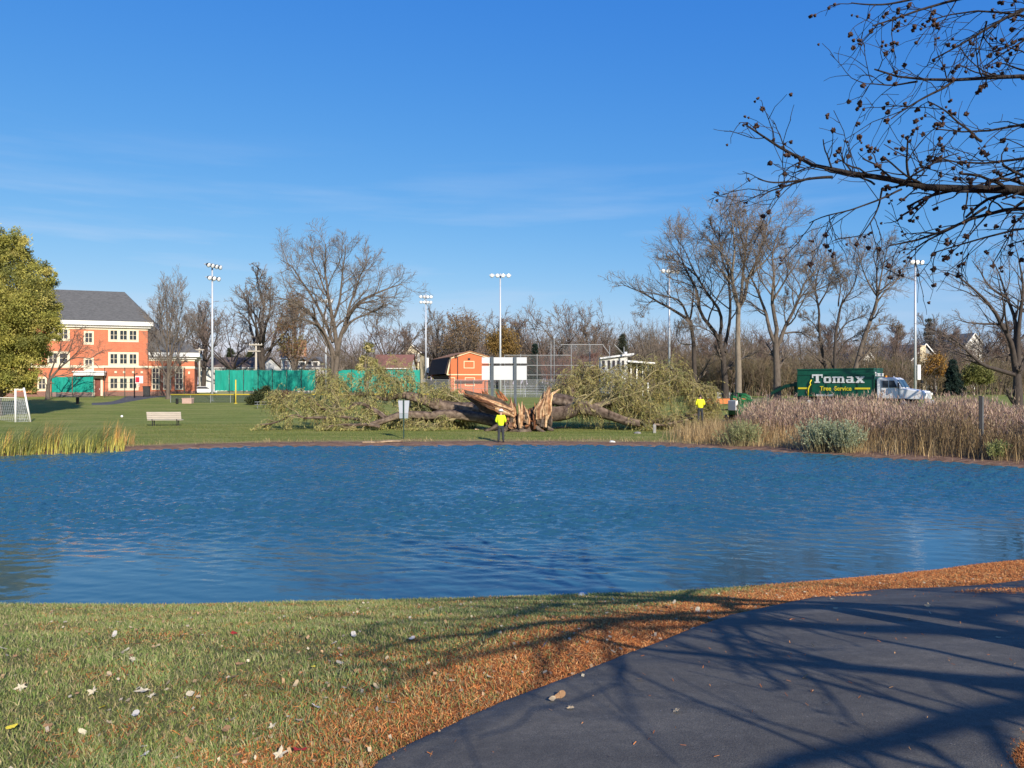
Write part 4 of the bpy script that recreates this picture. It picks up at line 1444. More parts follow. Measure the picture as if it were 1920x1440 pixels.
# basketball hoop before the school
p = base(252, 111)
o = empty('basketball_hoop', p, label='basketball hoop with a red and white backboard before the school wall', cat='basketball hoop')
d = 111
M['red'] = mat('red_paint', (.55, .03, .05), .5, .05)
MB().tube([(0, 0, -.1), (0, 0, 3.4), (.5, -.2, 3.5)], .09, 8).build('post', M['black'], o, True)
zc = Z(713, d) - p.z
bb = MB().box(.25, 1.35, -.25, -.19, zc - .42, zc + .62).build('backboard', M['white'], o)
MB().box(.3, .85, -.28, -.252, zc - .3, zc + .45).build('red_panel', M['red'], bb)
m = MB()
m.tube([(.8 + .23 * math.cos(a * PI / 6), -.5 + .23 * math.sin(a * PI / 6), zc - .45) for a in range(13)], .02, 5)
m.build('rim', M['red'], o)
P_ = [np.array([(.8 + .23 * math.cos(a), -.5 + .23 * math.sin(a), zc - .45), (.8 + .14 * math.cos(a + .3), -.5 + .14 * math.sin(a + .3), zc - .95)]) for a in np.arange(10) * PI / 5]
V, Fq = tubes_np(np.array(P_), np.full((10, 2), .015), 3)
np_mesh('net', V, Fq, M['white'], o)

# parked white car far behind the pole
def car(label, px, d, rz, paint):
    b = base(px, d)
    o = empty('parked_car', b, rz, label=label, cat='car')
    body = [(-2.2, .35), (2.2, .35), (2.25, .7), (2.1, .92), (1.1, 1.0), (.5, 1.42), (-.9, 1.46), (-1.7, 1.02), (-2.2, .95), (-2.28, .65)]
    MB().prism(body, -.85, .85).build('body', paint, o, bevel=.08)
    MB().prism([(1.0, 1.02), (.48, 1.36), (-.85, 1.40), (-1.5, 1.03)], -.87, .87).build('side_window', M['glass'], o)
    for x in (-1.4, 1.4):
        for y in (-.78, .78):
            w = MB().lathe([(.32, -.1), (.33, 0), (.32, .1)], 14)
            w.v = [(v[0] + x, v[2] + y, v[1] + .33) for v in w.v]
            t = w.build('wheel', M['black'], o, False)
            w = MB().lathe([(.18, -.11), (.18, .11)], 10)
            w.v = [(v[0] + x, v[2] + y, v[1] + .33) for v in w.v]
            w.build('rim', M['steel'], t)
    for y in (-.6, .6):
        MB().cbox((2.2, y, .75), (.1, .35, .14)).build('headlight', M['lens'], o)
    return o
car('white parked car between the school wing and the light pole', 382, 135, R(20), mat('white_car_paint', (.68, .69, .70), .3, .03))

# ------------------------------------------------------------------ green tree service truck
TD = 79.0
tx = X(1495, TD)
th = R(-44)
hx, hy = math.cos(th), math.sin(th)
tz = G(tx, TD) + .02
truck = empty('chip_truck', (tx, TD, tz), th, label='dark green tree service truck with white cab behind the reddish grass', cat='truck')
M['tgreen'] = mat('green_truck_paint', (0.006, 0.085, 0.045), .35, .12, 1.5, spec=.5)
M['tgreen_d'] = mat('dark_green_steel', (0.006, 0.045, 0.028), .45, .15, 2)
M['cab'] = mat('white_cab_paint', (.74, .74, .73), .3, .03, 2, spec=.5)
M['lett_w'] = mat('white_lettering', (.74, .74, .70), .6, .03)
M['lett_y'] = mat('yellow_lettering', (.72, .58, .03), .6, .03)
# local frame: x forward, -y the side turned to the pond
TOP = Z(692, TD) - tz
BL_, BW = 7.5, 2.45
zb_ = 1.15
k = MB().box(0, BL_, 0, BW, zb_, TOP - .12).build('chip_box', M['tgreen'], truck, bevel=.02)
m = MB()
m.box(-.04, BL_ + .04, -.06, BW + .06, TOP - .12, TOP)
m.box(-.02, BL_ + .02, -.05, -.003, TOP - .62, TOP - .55)
m.box(-.02, BL_ + .02, -.05, -.003, zb_, zb_ + .14)
m.build('box_rail', M['tgreen'], truck)
m = MB()
for i in range(6):
    x = BL_ * i / 5
    m.box(x - .06 if i else -.02, x + .06, -.055, -.003, zb_ + .14, TOP - .62)
m.build('box_rib', M['tgreen_d'], truck)
def text(name, s, size, m_, parent, loc, rot, bold=.0, ext=.008, sx=1.0, space=1.0):
    cu_ = bpy.data.curves.new(name, 'FONT')
    cu_.body = s
    cu_.size = size
    cu_.extrude = ext
    cu_.offset = bold
    cu_.space_character = space
    ob = bpy.data.objects.new(name, cu_)
    COL.objects.link(ob)
    dg = bpy.context.evaluated_depsgraph_get()
    me = bpy.data.meshes.new_from_object(ob.evaluated_get(dg))
    me.name = name
    bpy.data.objects.remove(ob)
    bpy.data.curves.remove(cu_)
    me.materials.clear()
    t = link(name, me, m_, parent)
    t.location = loc
    t.rotation_euler = rot
    t.scale = (sx, 1, 1)
    return t
# slab lettering built as outlines: each glyph on a 5 high grid
def slab(word, h, x, z, y, gap=.12):
    m = MB()
    s = .26 * h
    t = .16 * h
    def bx(a, b, c, d_):
        m.box(x + a * h, x + b * h, y, y + .018, z + c * h, z + d_ * h)
    def ring(a, b, c, d_, s1):
        bx(a, a + s1, c + .1, d_ - .1)
        bx(b - s1, b, c + .1, d_ - .1)
        bx(a + .08, b - .08, c, c + .15)
        bx(a + .08, b - .08, d_ - .15, d_)
    for ch in word:
        if ch == 'T':
            bx(0, 1.25, .82, 1.0); bx(0, .15, .60, .82); bx(1.10, 1.25, .60, .82); bx(.46, .79, .15, .82); bx(.30, .95, 0, .15)
            w = 1.25
        elif ch == 'o':
            ring(0, .86, 0, .72, .27); w = .86
        elif ch == 'm':
            for a in (.10, .60, 1.10):
                bx(a, a + .25, .12, .58)
                bx(a - .10, a + .33, 0, .12)
            bx(0, 1.28, .58, .72); w = 1.45
        elif ch == 'a':
            bx(.52, .80, .12, .62); bx(.10, .70, .58, .72); bx(0, .24, .08, .40); bx(.10, .60, 0, .13); bx(.20, .55, .30, .43); bx(.52, .94, 0, .13); w = .94
        else:
            n0 = len(m.v)
            m.bar((x + .17 * h, y + .009, z + .08 * h), (x + .77 * h, y + .009, z + .64 * h), .018, .25 * h)
            m.bar((x + .17 * h, y + .0125, z + .64 * h), (x + .77 * h, y + .0125, z + .08 * h), .018, .22 * h)
            for a in (.0, .56):
                bx(a, a + .40, 0, .11); bx(a, a + .40, .61, .72)
            w = .96
        x += (w + gap) * h
    return m
slab('Tomax', .86, 1.55, TOP - 1.42, -.075).build('lettering', M['lett_w'], truck)
text('lettering', 'Tree', .62, M['lett_y'], truck, (2.35, -.062, TOP - 2.18), (R(90), 0, 0), .012, sx=.92)
text('lettering', 'Service', .62, M['lett_y'], truck, (3.78, -.062, TOP - 2.18), (R(90), 0, 0), .012, sx=.92)
text('phone_number', '888-815-4680', .30, M['lett_w'], truck, (1.95, -.066, TOP - 2.75), (R(90), 0, 0), .008)
m = MB().box(5.75, 7.15, -.075, -.003, TOP - 2.05, TOP - 1.88).box(.12, 1.15, -.075, -.057, TOP - 2.05, TOP - 1.88)
m.build('yellow_stripe', M['lett_y'], truck)
t = slab('Tomax', .40, .10, TOP - .78, 0).build('lettering', M['lett_w'], truck)
t.location = (BL_ + .07, .05, 0)
t.rotation_euler = (0, 0, R(90))
# loader mast and folded boom behind the box
m = MB().box(-.75, -.25, .9, 1.6, 1.0, 2.6).build('loader_mast', M['tgreen_d'], truck)
m = MB().bar((-.1, .5, TOP - 1.55), (-1.4, .45, TOP - 1.75), .30, .34).bar((-1.35, .45, TOP - 1.72), (-3.0, .4, TOP - 2.55), .26, .30).build('boom', M['tgreen_d'], truck)
m = MB().bar((-2.9, .4, TOP - 2.5), (-3.35, .2, TOP - 2.95), .2, .3).bar((-2.9, .4, TOP - 2.5), (-3.35, .65, TOP - 2.95), .2, .3).build('grapple', M['black'], truck)
m = MB().tube([(1.15, -.09, TOP - 2.7), (1.2, -.12, TOP - 2.0), (1.3, -.12, TOP - 1.75), (1.42, -.12, TOP - 1.6), (1.35, -.12, TOP - 1.4), (1.5, -.1, TOP - 1.1)], .06, 6).build('yellow_hose', M['lett_y'], truck, True)
# chassis, wheels
MB().box(-.6, 11.0, .75, .95, .75, 1.1).box(-.6, 11.0, 1.5, 1.7, .75, 1.1).build('chassis', M['black'], truck)
for x in (1.2, 2.5, 10.2):
    for y in (.18, 2.27):
        w = MB().lathe([(.36, -.15), (.50, -.15), (.53, -.09), (.53, .09), (.50, .15), (.36, .15)], 20)
        w.v = [(v[0] + x, v[2] + y, v[1] + .52) for v in w.v]
        t = w.build('wheel', M['black'], truck)
        w = MB().lathe([(.2, -.17), (.32, -.12), (.32, .12), (.2, .17)], 14)
        w.v = [(v[0] + x, v[2] + y, v[1] + .52) for v in w.v]
        w.build('rim', M['white'], t)
# cab: long nosed, seen over the grass
cabz = 3.0
c0 = BL_ + .22
prof = [(c0, 1.0), (c0 + 4.2, .95), (c0 + 4.25, 1.45), (c0 + 4.05, 1.72), (c0 + 2.3, 1.98), (c0 + 1.75, 2.85), (c0 + 1.45, cabz), (c0 + .15, cabz), (c0, 2.85)]
cab = MB().prism(prof, .12, 2.33).build('cab', M['cab'], truck, bevel=.07)
MB().prism([(c0 + .52, 2.05), (c0 + 1.05, 2.05), (c0 + 1.05, 2.72), (c0 + .52, 2.72)], .085, .112).prism([(c0 + 1.12, 2.05), (c0 + 1.88, 2.05), (c0 + 1.56, 2.72), (c0 + 1.12, 2.72)], .085, .112).build('side_window', M['glass'], truck)
# windscreen lies in the sloping front of the cab
a_, b_ = Vector((c0 + 2.27, 0, 2.06)), Vector((c0 + 1.80, 0, 2.80))
n_ = Vector((b_.z - a_.z, 0, a_.x - b_.x)).normalized() * .012
v = [a_ + Vector((0, .28, 0)), a_ + Vector((0, 2.17, 0)), b_ + Vector((0, 2.17, 0)), b_ + Vector((0, .28, 0))]
ws = MB().add([tuple(q + n_ * 3) for q in v] + [tuple(q - n_ * 3) for q in v], [(0, 1, 2, 3), (7, 6, 5, 4), (0, 4, 5, 1), (1, 5, 6, 2), (2, 6, 7, 3), (3, 7, 4, 0)]).build('windscreen', mat_glass('windscreen_glass', (.05, .08, .09), .06), truck)
MB().box(c0 + .40, c0 + .43, .09, .118, 1.1, 2.8).box(c0 + 1.98, c0 + 2.01, .09, .118, 1.1, 2.0).build('door_seam', M['black'], truck)
MB().box(c0 + .55, c0 + .75, .06, .118, 1.72, 1.78).build('door_handle', M['black'], truck)
MB().bar((c0 + 1.95, .1, 2.1), (c0 + 2.1, -.28, 2.2), .04).box(c0 + 2.02, c0 + 2.14, -.36, -.2, 1.95, 2.5).build('mirror', M['black'], truck)
MB().lathe([(.12, 0), (.12, .12), (.08, .2), (.02, .22)], 10, (c0 + .5, 1.2, cabz)).build('beacon', mat('amber_plastic', (.65, .25, .02), .3), truck, True)
MB().lathe([(.05, 0), (.05, .1), (.02, .14)], 8, (c0 + 1.4, .6, cabz)).build('marker_light', M['lens'], truck)
for y in (.35, 2.1):
    MB().cbox((c0 + 4.26, y, 1.45), (.08, .34, .22)).build('headlight', M['lens'], truck)
MB().box(c0 + 4.2, c0 + 4.32, .8, 1.65, 1.05, 1.6).build('grille', M['steel'], truck)
MB().box(c0 + 4.2, c0 + 4.45, .1, 2.35, .6, .9).build('bumper', M['steel'], truck)
MB().bar((c0 + 3.95, .2, 1.72), (c0 + 4.0, .1, 2.55), .05).cbox((c0 + 4.0, .1, 2.6), (.12, .2, .26)).build('hood_mirror', M['black'], truck)

# ------------------------------------------------------------------ green compact loader in the grass
p = base(1388, 53.5)
lo = empty('compact_loader', (p.x, p.y, p.z), R(25), label='small green and white loader machine beside the worker in tall grass', cat='loader')
M['lime'] = mat('green_machine_paint', (0.012, 0.10, 0.03), .5, .15)
MB().box(-.7, .6, -.45, .45, .45, 1.15).build('engine_body', M['lime'], lo, bevel=.05)
MB().box(-.75, -.55, -.40, .40, .75, 1.45).build('white_guard', M['white'], lo, bevel=.03)
for y in (-.5, .5):
    MB().bar((-.5, y, 1.15), (-.35, y, 1.75), .08).bar((-.35, y, 1.75), (.9, y, 1.35), .10, .14).bar((.9, y, 1.35), (1.2, y, .55), .10, .14).build('lift_arm', M['lime'], lo)
    m = MB().prism([(-.8, .06), (.6, .06), (.75, .25), (.6, .45), (-.8, .45), (-.95, .25)], y - .16, y + .16)
    m.build('track', M['black'], lo, bevel=.04)
MB().prism([(1.1, .1), (1.65, .1), (1.5, .7), (1.15, .7)], -.55, .55).build('grapple_bucket', M['lime'], lo)
MB().bar((-.45, -.3, 1.1), (-.45, -.3, 1.95), .07).bar((-.45, .3, 1.1), (-.45, .3, 1.95), .07).bar((-.45, -.35, 1.95), (-.45, .35, 1.95), .07).build('roll_bar', M['lime'], lo)
# second green machine part standing farther back: chipper
p = base(1398, 60)
ch = empty('wood_chipper', (p.x, p.y, p.z), R(-30), label='green wood chipper with upright chute behind the loader', cat='wood chipper')
MB().box(-1.0, .9, -.5, .5, .6, 1.35).build('engine_body', M['lime'], ch, bevel=.05)
MB().tube([(.3, 0, 1.3), (.3, 0, 1.5), (.0, 0, 1.68), (-.5, 0, 1.70)], [.16, .15, .14, .17], 8).build('chute', M['lime'], ch, True)
MB().prism([(.9, .7), (1.7, .55), (1.7, 1.5), (.9, 1.25)], -.6, .6).build('feed_hopper', M['lime'], ch)
for y in (-.6, .6):
    w = MB().lathe([(.36, -.1), (.36, .1)], 16)
    w.v = [(v[0], v[2] + y, v[1] + .36) for v in w.v]
    w.build('wheel', M['black'], ch)
MB().bar((-1.0, 0, .55), (-2.2, 0, .5), .1).build('drawbar', M['black'], ch)

# wooden rail fence beneath the tall trees, short posts near the water
a = base(1313, 92)
o = empty('rail_fence', a, label='pale grey rail fence at the foot of the tall bare trees', cat='fence')
M['rail'] = mat('weathered_rail', (.34, .32, .29), .9, .15, 3)
for k in range(7):
    x = 4.2 * k / 6
    MB().box(x - .07, x + .07, -.07, .07, -.2, 1.25).build('post', M['rail'], o)
MB().box(0, 4.2, -.1, -.072, 1.0, 1.16).box(0, 4.2, -.1, -.072, .55, .70).build('rail', M['rail'], o)
a = base(1322, 84)
o = empty('barrier_fence', a, label='low orange barrier fence before the grey rail fence', cat='fence')
MB().box(0, 4.6, 0, .04, .18, .75).build('orange_mesh', mat('orange_plastic_mesh', (.55, .17, .05), .7, .2, 5), o)
for k in range(4):
    MB().box(k * 1.5, k * 1.5 + .05, -.05, -.002, -.2, .95).build('stake', M['wire'], o)
p = hit(1227, 812)
o = MB().box(-.09, .09, -.09, .09, -.3, S(16, p[1])).build('wooden_post', mat('grey_post_wood', (.27, .26, .24), .9, .2, 4), None, bevel=.012)
o.location = p
tag(o, 'short grey wooden post by the shore under the fallen branches', 'post')
d = 32.9
p = base(1838, d)
o = empty('marker_post', p, R(-18), label='black and grey flat marker post standing in the tall dry grass', cat='post')
H = Z(742, d) - p.z
MB().box(-.055, .07, -.05, .05, -.3, H).build('post', M['black'], o)
MB().box(.075, .12, -.03, .03, H * .35, H - .05).build('reflector_strip', mat('grey_strip', (.12, .13, .135), .5), o)

# white boulder showing at the near bank and pale bits of litter on the far shore
def rock(label, c, size, seed, m_):
    import bmesh
    bm = bmesh.new()
    bmesh.ops.create_icosphere(bm, subdivisions=3, radius=1)
    rg = np.random.default_rng(seed)
    ph = rg.uniform(0, 6, 9)
    for v in bm.verts:
        x, y, z = v.co
        k = 1 + .16 * math.sin(2.3 * x + ph[0]) * math.sin(2.7 * y + ph[1]) + .1 * math.sin(5 * z + ph[2] + 3 * x) + .06 * math.sin(9 * y + ph[3])
        v.co = Vector((x * size[0], y * size[1], z * size[2])) * k
    me = bpy.data.meshes.new('rock')
    bm.to_mesh(me)
    bm.free()
    o = link('rock', me, m_, None, True)
    o.location = c
    return tag(o, label, 'rock')
M['whitestone'] = mat('pale_stone', (.62, .61, .57), .8, .15, 6, .3)
rx = X(1093, 11.55)
rock('smooth white rock at the water edge of the near bank', (rx, 11.55, Z(1128, 11.55)), (.125, .12, .14), 3, M['whitestone'])
rock('small pale stone lying on the far shore mud', hit(1148, 829), (.16, .12, .09), 4, M['whitestone'])
rock('dark stone on the far lawn near the short grey post', hit(1195, 813), (.22, .16, .12), 8, mat('grey_stone', (.2, .19, .18), .9, .3, 6))
# ------------------------------------------------------------------ trees
def resample(P, n):
    P = np.asarray(P, dtype=float)
    L = np.concatenate([[0], np.cumsum(np.linalg.norm(np.diff(P, axis=0), axis=1))])
    t = np.linspace(0, L[-1], n)
    return np.stack([np.interp(t, L, P[:, k]) for k in range(P.shape[1])], 1)

def rough(P, rng, a):
    """smooth a hand laid line and give it a natural waver"""
    P = resample(P, 5 + 2 * len(P))
    L = np.linalg.norm(P[-1] - P[0])
    w = rng.normal(0, 1, P.shape)
    for _ in range(3):
        w[1:-1] = (w[:-2] + w[1:-1] * 2 + w[2:]) / 4
        P[1:-1] = (P[:-2] + P[1:-1] * 2 + P[2:]) / 4
    w[0] = 0
    return P + w * a * L

def sprout(pp, pr, n_kids, t0, t1, ang, length, lvar, nseg, wob, up, rr, rmin, rng, taper=.25, fwd=None, tshape=1.0):
    """children on every parent polyline.  pp (N,n,3), pr (N,n)"""
    N, n, _ = pp.shape
    cnt = n_kids if hasattr(n_kids, '__len__') else np.full(N, n_kids)
    pi = np.repeat(np.arange(N), cnt)
    k = np.concatenate([np.arange(c) for c in cnt]) if len(pi) else np.zeros(0)
    c_ = np.repeat(cnt, cnt)
    t = t0 + (t1 - t0) * ((k + rng.uniform(0, 1, len(pi))) / np.maximum(c_, 1)) ** tshape
    f = t * (n - 1)
    i0 = np.minimum(f.astype(int), n - 2)
    fr = (f - i0)[:, None]
    p = pp[pi, i0] * (1 - fr) + pp[pi, i0 + 1] * fr
    r = pr[pi, i0] * (1 - fr[:, 0]) + pr[pi, i0 + 1] * fr[:, 0]
    d = pp[pi, i0 + 1] - pp[pi, i0]
    d /= np.linalg.norm(d, axis=1, keepdims=True) + 1e-9
    q = rng.normal(0, 1, d.shape)
    q -= (q * d).sum(1, keepdims=True) * d
    q /= np.linalg.norm(q, axis=1, keepdims=True) + 1e-9
    a = np.radians(ang * rng.uniform(.65, 1.3, len(pi)))[:, None]
    d = d * np.cos(a) + q * np.sin(a)
    PL_ = np.linalg.norm(np.diff(pp, axis=1), axis=2).sum(1)[pi]
    L = (length * PL_ if length < 3 else np.full(len(pi), length - 3.0)) * rng.uniform(1 - lvar, 1 + lvar, len(pi)) * (1.15 - .6 * t)
    cr = np.maximum(np.minimum(r * rr, r * .95), rmin)
    out = np.empty((len(pi), nseg + 1, 3))
    rad = np.empty((len(pi), nseg + 1))
    out[:, 0] = p
    rad[:, 0] = cr
    upv = np.array([0, 0, 1.0])
    for s in range(nseg):
        d = d + rng.normal(0, wob, d.shape) + upv * up
        if fwd is not None:
            d = d + fwd
        d /= np.linalg.norm(d, axis=1, keepdims=True)
        out[:, s + 1] = out[:, s] + d * (L / nseg)[:, None]
        rad[:, s + 1] = np.maximum(cr * (1 - (1 - taper) * (s + 1) / nseg), rmin * .7)
    return out, rad

class Skel:
    """hand laid trunk and limbs of one tree, in its own frame"""
    def __init__(s, seed, n=14):
        s.rng = np.random.default_rng(seed)
        s.n = n
        s.p, s.r, s.trunk = [], [], []
    def limb(s, pts, r0, r1, a=.02, trunk=False):
        q = resample(rough(pts, s.rng, a), s.n)
        s.p.append(q)
        s.r.append(np.linspace(r0, r1, s.n))
        s.trunk.append(trunk)
        return s
    def arrays(s):
        return np.array(s.p), np.array(s.r)

def build_tree(root, pp, pr, levels, rng, bark, twig, trunk_sides=8, limb_levels=1, base_flare=True):
    """levels: list of dicts for sprout"""
    parts = [tubes_np(pp, pr, trunk_sides)]
    thin = []
    cp, cr_ = pp, pr
    tips = []
    for i, lv in enumerate(levels):
        cp, cr_ = sprout(cp, cr_, rng=rng, **lv)
        if len(cp) == 0:
            break
        (parts if i < limb_levels else thin).append(tubes_np(cp, cr_, 5 if i < limb_levels else (4 if i == limb_levels else 3)))
        tips.append((cp, cr_))
    V, Fq = join_np(parts)
    np_mesh('trunk', V, Fq, bark, root, smooth=True)
    if thin:
        V, Fq = join_np(thin)
        np_mesh('crown', V, Fq, twig, root, smooth=False)
    return tips

def auto_skeleton(H, rng, trunk_frac=.3, n_limbs=7, ang=38, r0=None, lean=.03, up=.06, spread=.6, leader=True):
    r0 = r0 or H * .024
    n = 14
    th = H * (trunk_frac if not leader else .75)
    t = np.linspace(0, 1, n)
    ph = rng.uniform(0, 6, 2)
    trunk = np.stack([np.sin(t * 3 + ph[0]) * lean * H * t, np.sin(t * 2.5 + ph[1]) * lean * H * t, t * th - .15], 1)
    pr = np.interp(t, [0, .06, .5, 1], [r0 * 1.45, r0, r0 * .75, r0 * (.5 if not leader else .18)])
    pp, rr = [trunk], [pr]
    for k in range(n_limbs):
        tt = trunk_frac / (.75 if leader else trunk_frac) * .85 + (1 - trunk_frac / (.75 if leader else trunk_frac) * .85) * (k / max(1, n_limbs - 1)) if leader else rng.uniform(.82, 1.0)
        i0 = min(int(tt * (n - 1)), n - 2)
        p = trunk[i0]
        az = k * 2.4 + rng.uniform(-.4, .4)
        a = math.radians(ang * rng.uniform(.7, 1.25)) * (1 if not leader else 1.15 - .4 * k / n_limbs)
        d = np.array([math.cos(az) * math.sin(a), math.sin(az) * math.sin(a), math.cos(a)])
        L = H * spread * (1.05 - .55 * (k / n_limbs if leader else 0)) * rng.uniform(.8, 1.15)
        q = [p]
        for s in range(n - 1):
            d = d + rng.normal(0, .10, 3) + np.array([0, 0, up])
            d /= np.linalg.norm(d)
            q.append(q[-1] + d * L / (n - 1))
        pp.append(np.array(q))
        rr.append(np.linspace(pr[i0] * .62, r0 * .10, n))
    pp, rr = np.array(pp), np.array(rr)
    top = max(pp[..., 2].max(), 1e-3)
    return pp, rr

def bare_levels(H, dens=1.0, twig_r=.014, up=.05, k1=6, k2=7, k3=5):
    return [dict(n_kids=int(k1 * dens), t0=.28, t1=1, ang=42, length=.42, lvar=.35, nseg=6, wob=.14, up=up, rr=.55, rmin=twig_r * 2.0, tshape=.8),
            dict(n_kids=int(k2 * dens), t0=.2, t1=1, ang=44, length=.50, lvar=.4, nseg=5, wob=.16, up=up, rr=.55, rmin=twig_r * 1.4),
            dict(n_kids=int(k3 * dens), t0=.2, t1=1, ang=42, length=.55, lvar=.4, nseg=3, wob=.16, up=up, rr=.6, rmin=twig_r)]

# ---- the trees whose limbs can be followed one by one in the photograph
def photo_tree(name, label, px, d, trunk, limbs, seed, r0, bark, twig, dens=1.0, twig_r=.014, cat='tree', group=None, up=.05, depth=2.2, k=(6, 7, 5), more=None):
    b = base(px, d)
    root = empty(name, b, label=label, cat=cat, group=group)
    sk = Skel(seed)
    def loc(pts, dep):
        n = len(pts)
        out = []
        for i, (x, y) in enumerate(pts):
            if dep:
                k_ = .07 * i / max(1, n - 1)
                x, y = x + (px - x) * k_, y + (trunk[-1][1] - y) * k_
            dd = d + dep * (i / max(1, n - 1)) ** 1.2
            out.append((X(x, dd) - b.x, dd - b.y, Z(y, dd) - b.z))
        return out
    tp = loc(trunk, 0)
    tp[0] = (tp[0][0], tp[0][1], -.25)
    sk.limb(tp, r0, r0 * .62, .006, True)
    sk.r[0][0] *= 1.5
    sk.r[0][1] *= 1.15
    for i, (pts, ra, rb) in enumerate(limbs):
        dep = depth * math.sin(i * 2.4 + seed)
        sk.limb(loc(pts, dep), ra, rb, .02)
    pp, pr = sk.arrays()
    lv = bare_levels(10, dens, twig_r, up, *k)
    # the trunk itself sprouts little
    cnt = np.full(len(pp), lv[0]['n_kids'] + 3)
    cnt[0] = 2
    lv[0] = dict(lv[0], n_kids=cnt, t0=.18, length=.41)
    tips = build_tree(root, pp, pr, lv, sk.rng, bark, twig, 9, 1)
    return root, tips

A_tips = photo_tree('bare_tree', 'big bare spreading tree with forked trunk between the two green fences', 629, 86,
    [(629, 748), (629, 715), (630, 690), (632, 668), (634, 650)],
    [([(629, 672), (612, 640), (600, 615), (580, 587), (560, 568), (535, 556), (508, 552)], .30, .05),
     ([(634, 652), (642, 622), (650, 595), (668, 566), (700, 546), (735, 536), (762, 530)], .26, .045),
     ([(633, 655), (628, 620), (622, 590), (615, 555), (612, 520), (608, 480), (612, 445)], .26, .04),
     ([(641, 626), (657, 602), (688, 588), (718, 570), (745, 560)], .15, .04),
     ([(624, 642), (610, 602), (588, 560), (568, 524), (546, 494), (522, 474)], .20, .04),
     ([(622, 600), (636, 560), (640, 520), (647, 482), (650, 448)], .16, .035),
     ([(616, 560), (600, 520), (585, 484), (578, 452)], .12, .03),
     ([(645, 610), (660, 556), (678, 514), (692, 484), (704, 462)], .16, .035),
     ([(623, 700), (621, 668), (618, 640), (604, 612), (575, 596), (548, 590)], .22, .045),
     ([(600, 615), (575, 600), (550, 592), (528, 596)], .10, .03)],
    11, .42, M['bark'], M['twig'], 1.0, .012, k=(9, 10, 7))

photo_tree('bare_tree', 'small upright bare tree with narrow brush shaped crown before the school wing', 315, 107,
    [(315, 748), (315, 720), (316, 700), (316, 686)],
    [([(315, 700), (311, 665), (306, 620), (300, 580), (294, 550)], .14, .03),
     ([(316, 690), (318, 650), (320, 600), (322, 560), (325, 532)], .16, .03),
     ([(316, 700), (324, 668), (333, 620), (340, 580), (345, 552)], .14, .03),
     ([(314, 705), (303, 680), (293, 640), (288, 610), (284, 585)], .11, .025),
     ([(317, 705), (330, 680), (341, 650), (350, 620), (354, 600)], .11, .025),
     ([(315, 690), (314, 640), (313, 590), (312, 545)], .14, .03),
     ([(314, 712), (300, 692), (286, 672), (279, 655)], .08, .02),
     ([(317, 712), (334, 694), (348, 675)], .08, .02)],
    12, .30, M['bark'], M['twig_grey'], 1.0, .015, up=.16, k=(9, 8, 7), depth=1.6)

photo_tree('bare_tree', 'small bare tree leaning its limbs across the brick school front', 89, 106,
    [(89, 752), (90, 728), (92, 712)],
    [([(93, 714), (104, 696), (120, 681), (140, 667), (156, 650), (166, 632)], .17, .03),
     ([(95, 709), (115, 704), (135, 700), (150, 691), (159, 683)], .09, .025),
     ([(93, 710), (97, 690), (106, 668), (116, 642), (122, 620)], .13, .03),
     ([(128, 676), (152, 668), (176, 672), (190, 658), (202, 650)], .07, .02),
     ([(91, 712), (80, 700), (68, 696)], .08, .02),
     ([(110, 690), (130, 660), (140, 635), (150, 610)], .09, .025)],
    13, .33, M['bark'], M['twig'], 1.0, .014, k=(5, 6, 4))

tall = 'tall bare trees beyond the prairie grass'
photo_tree('bare_tree', 'dark bare tree stretching one long low branch over the clubhouse', 1303, 92,
    [(1303, 745), (1303, 700), (1301, 660), (1299, 628), (1294, 600)],
    [([(1296, 606), (1280, 590), (1255, 575), (1225, 562), (1198, 547), (1170, 532), (1147, 522)], .20, .035),
     ([(1294, 602), (1284, 575), (1268, 556), (1240, 549), (1212, 548), (1190, 540)], .15, .03),
     ([(1293, 600), (1298, 570), (1302, 540), (1296, 510)], .14, .03),
     ([(1300, 645), (1285, 648), (1269, 642), (1266, 620), (1276, 602)], .07, .02),
     ([(1225, 562), (1206, 575), (1190, 592)], .06, .02)],
    21, .33, M['bark_dark'], M['twig'], 1.0, .014, group=tall, k=(6, 7, 5))
photo_tree('bare_tree', 'tall bare tree with dark trunk dividing low into three leaning limbs', 1361, 90,
    [(1361, 745), (1360, 715), (1357, 680), (1351, 648)],
    [([(1353, 655), (1338, 630), (1322, 603), (1308, 560), (1294, 519), (1276, 479), (1250, 448)], .26, .035),
     ([(1352, 645), (1355, 613), (1337, 562), (1311, 522), (1296, 494), (1262, 430)], .22, .03),
     ([(1358, 660), (1366, 612), (1369, 562), (1369, 504), (1355, 466), (1324, 440), (1310, 415)], .22, .03),
     ([(1369, 520), (1350, 480), (1345, 430), (1352, 395)], .13, .03),
     ([(1311, 522), (1290, 500), (1262, 480), (1238, 476)], .10, .025),
     ([(1355, 468), (1340, 430), (1330, 400)], .09, .025),
     ([(1350, 640), (1330, 620), (1308, 610), (1290, 612)], .09, .02)],
    22, .42, M['bark_dark'], M['twig'], 1.05, .014, group=tall, k=(9, 10, 7))
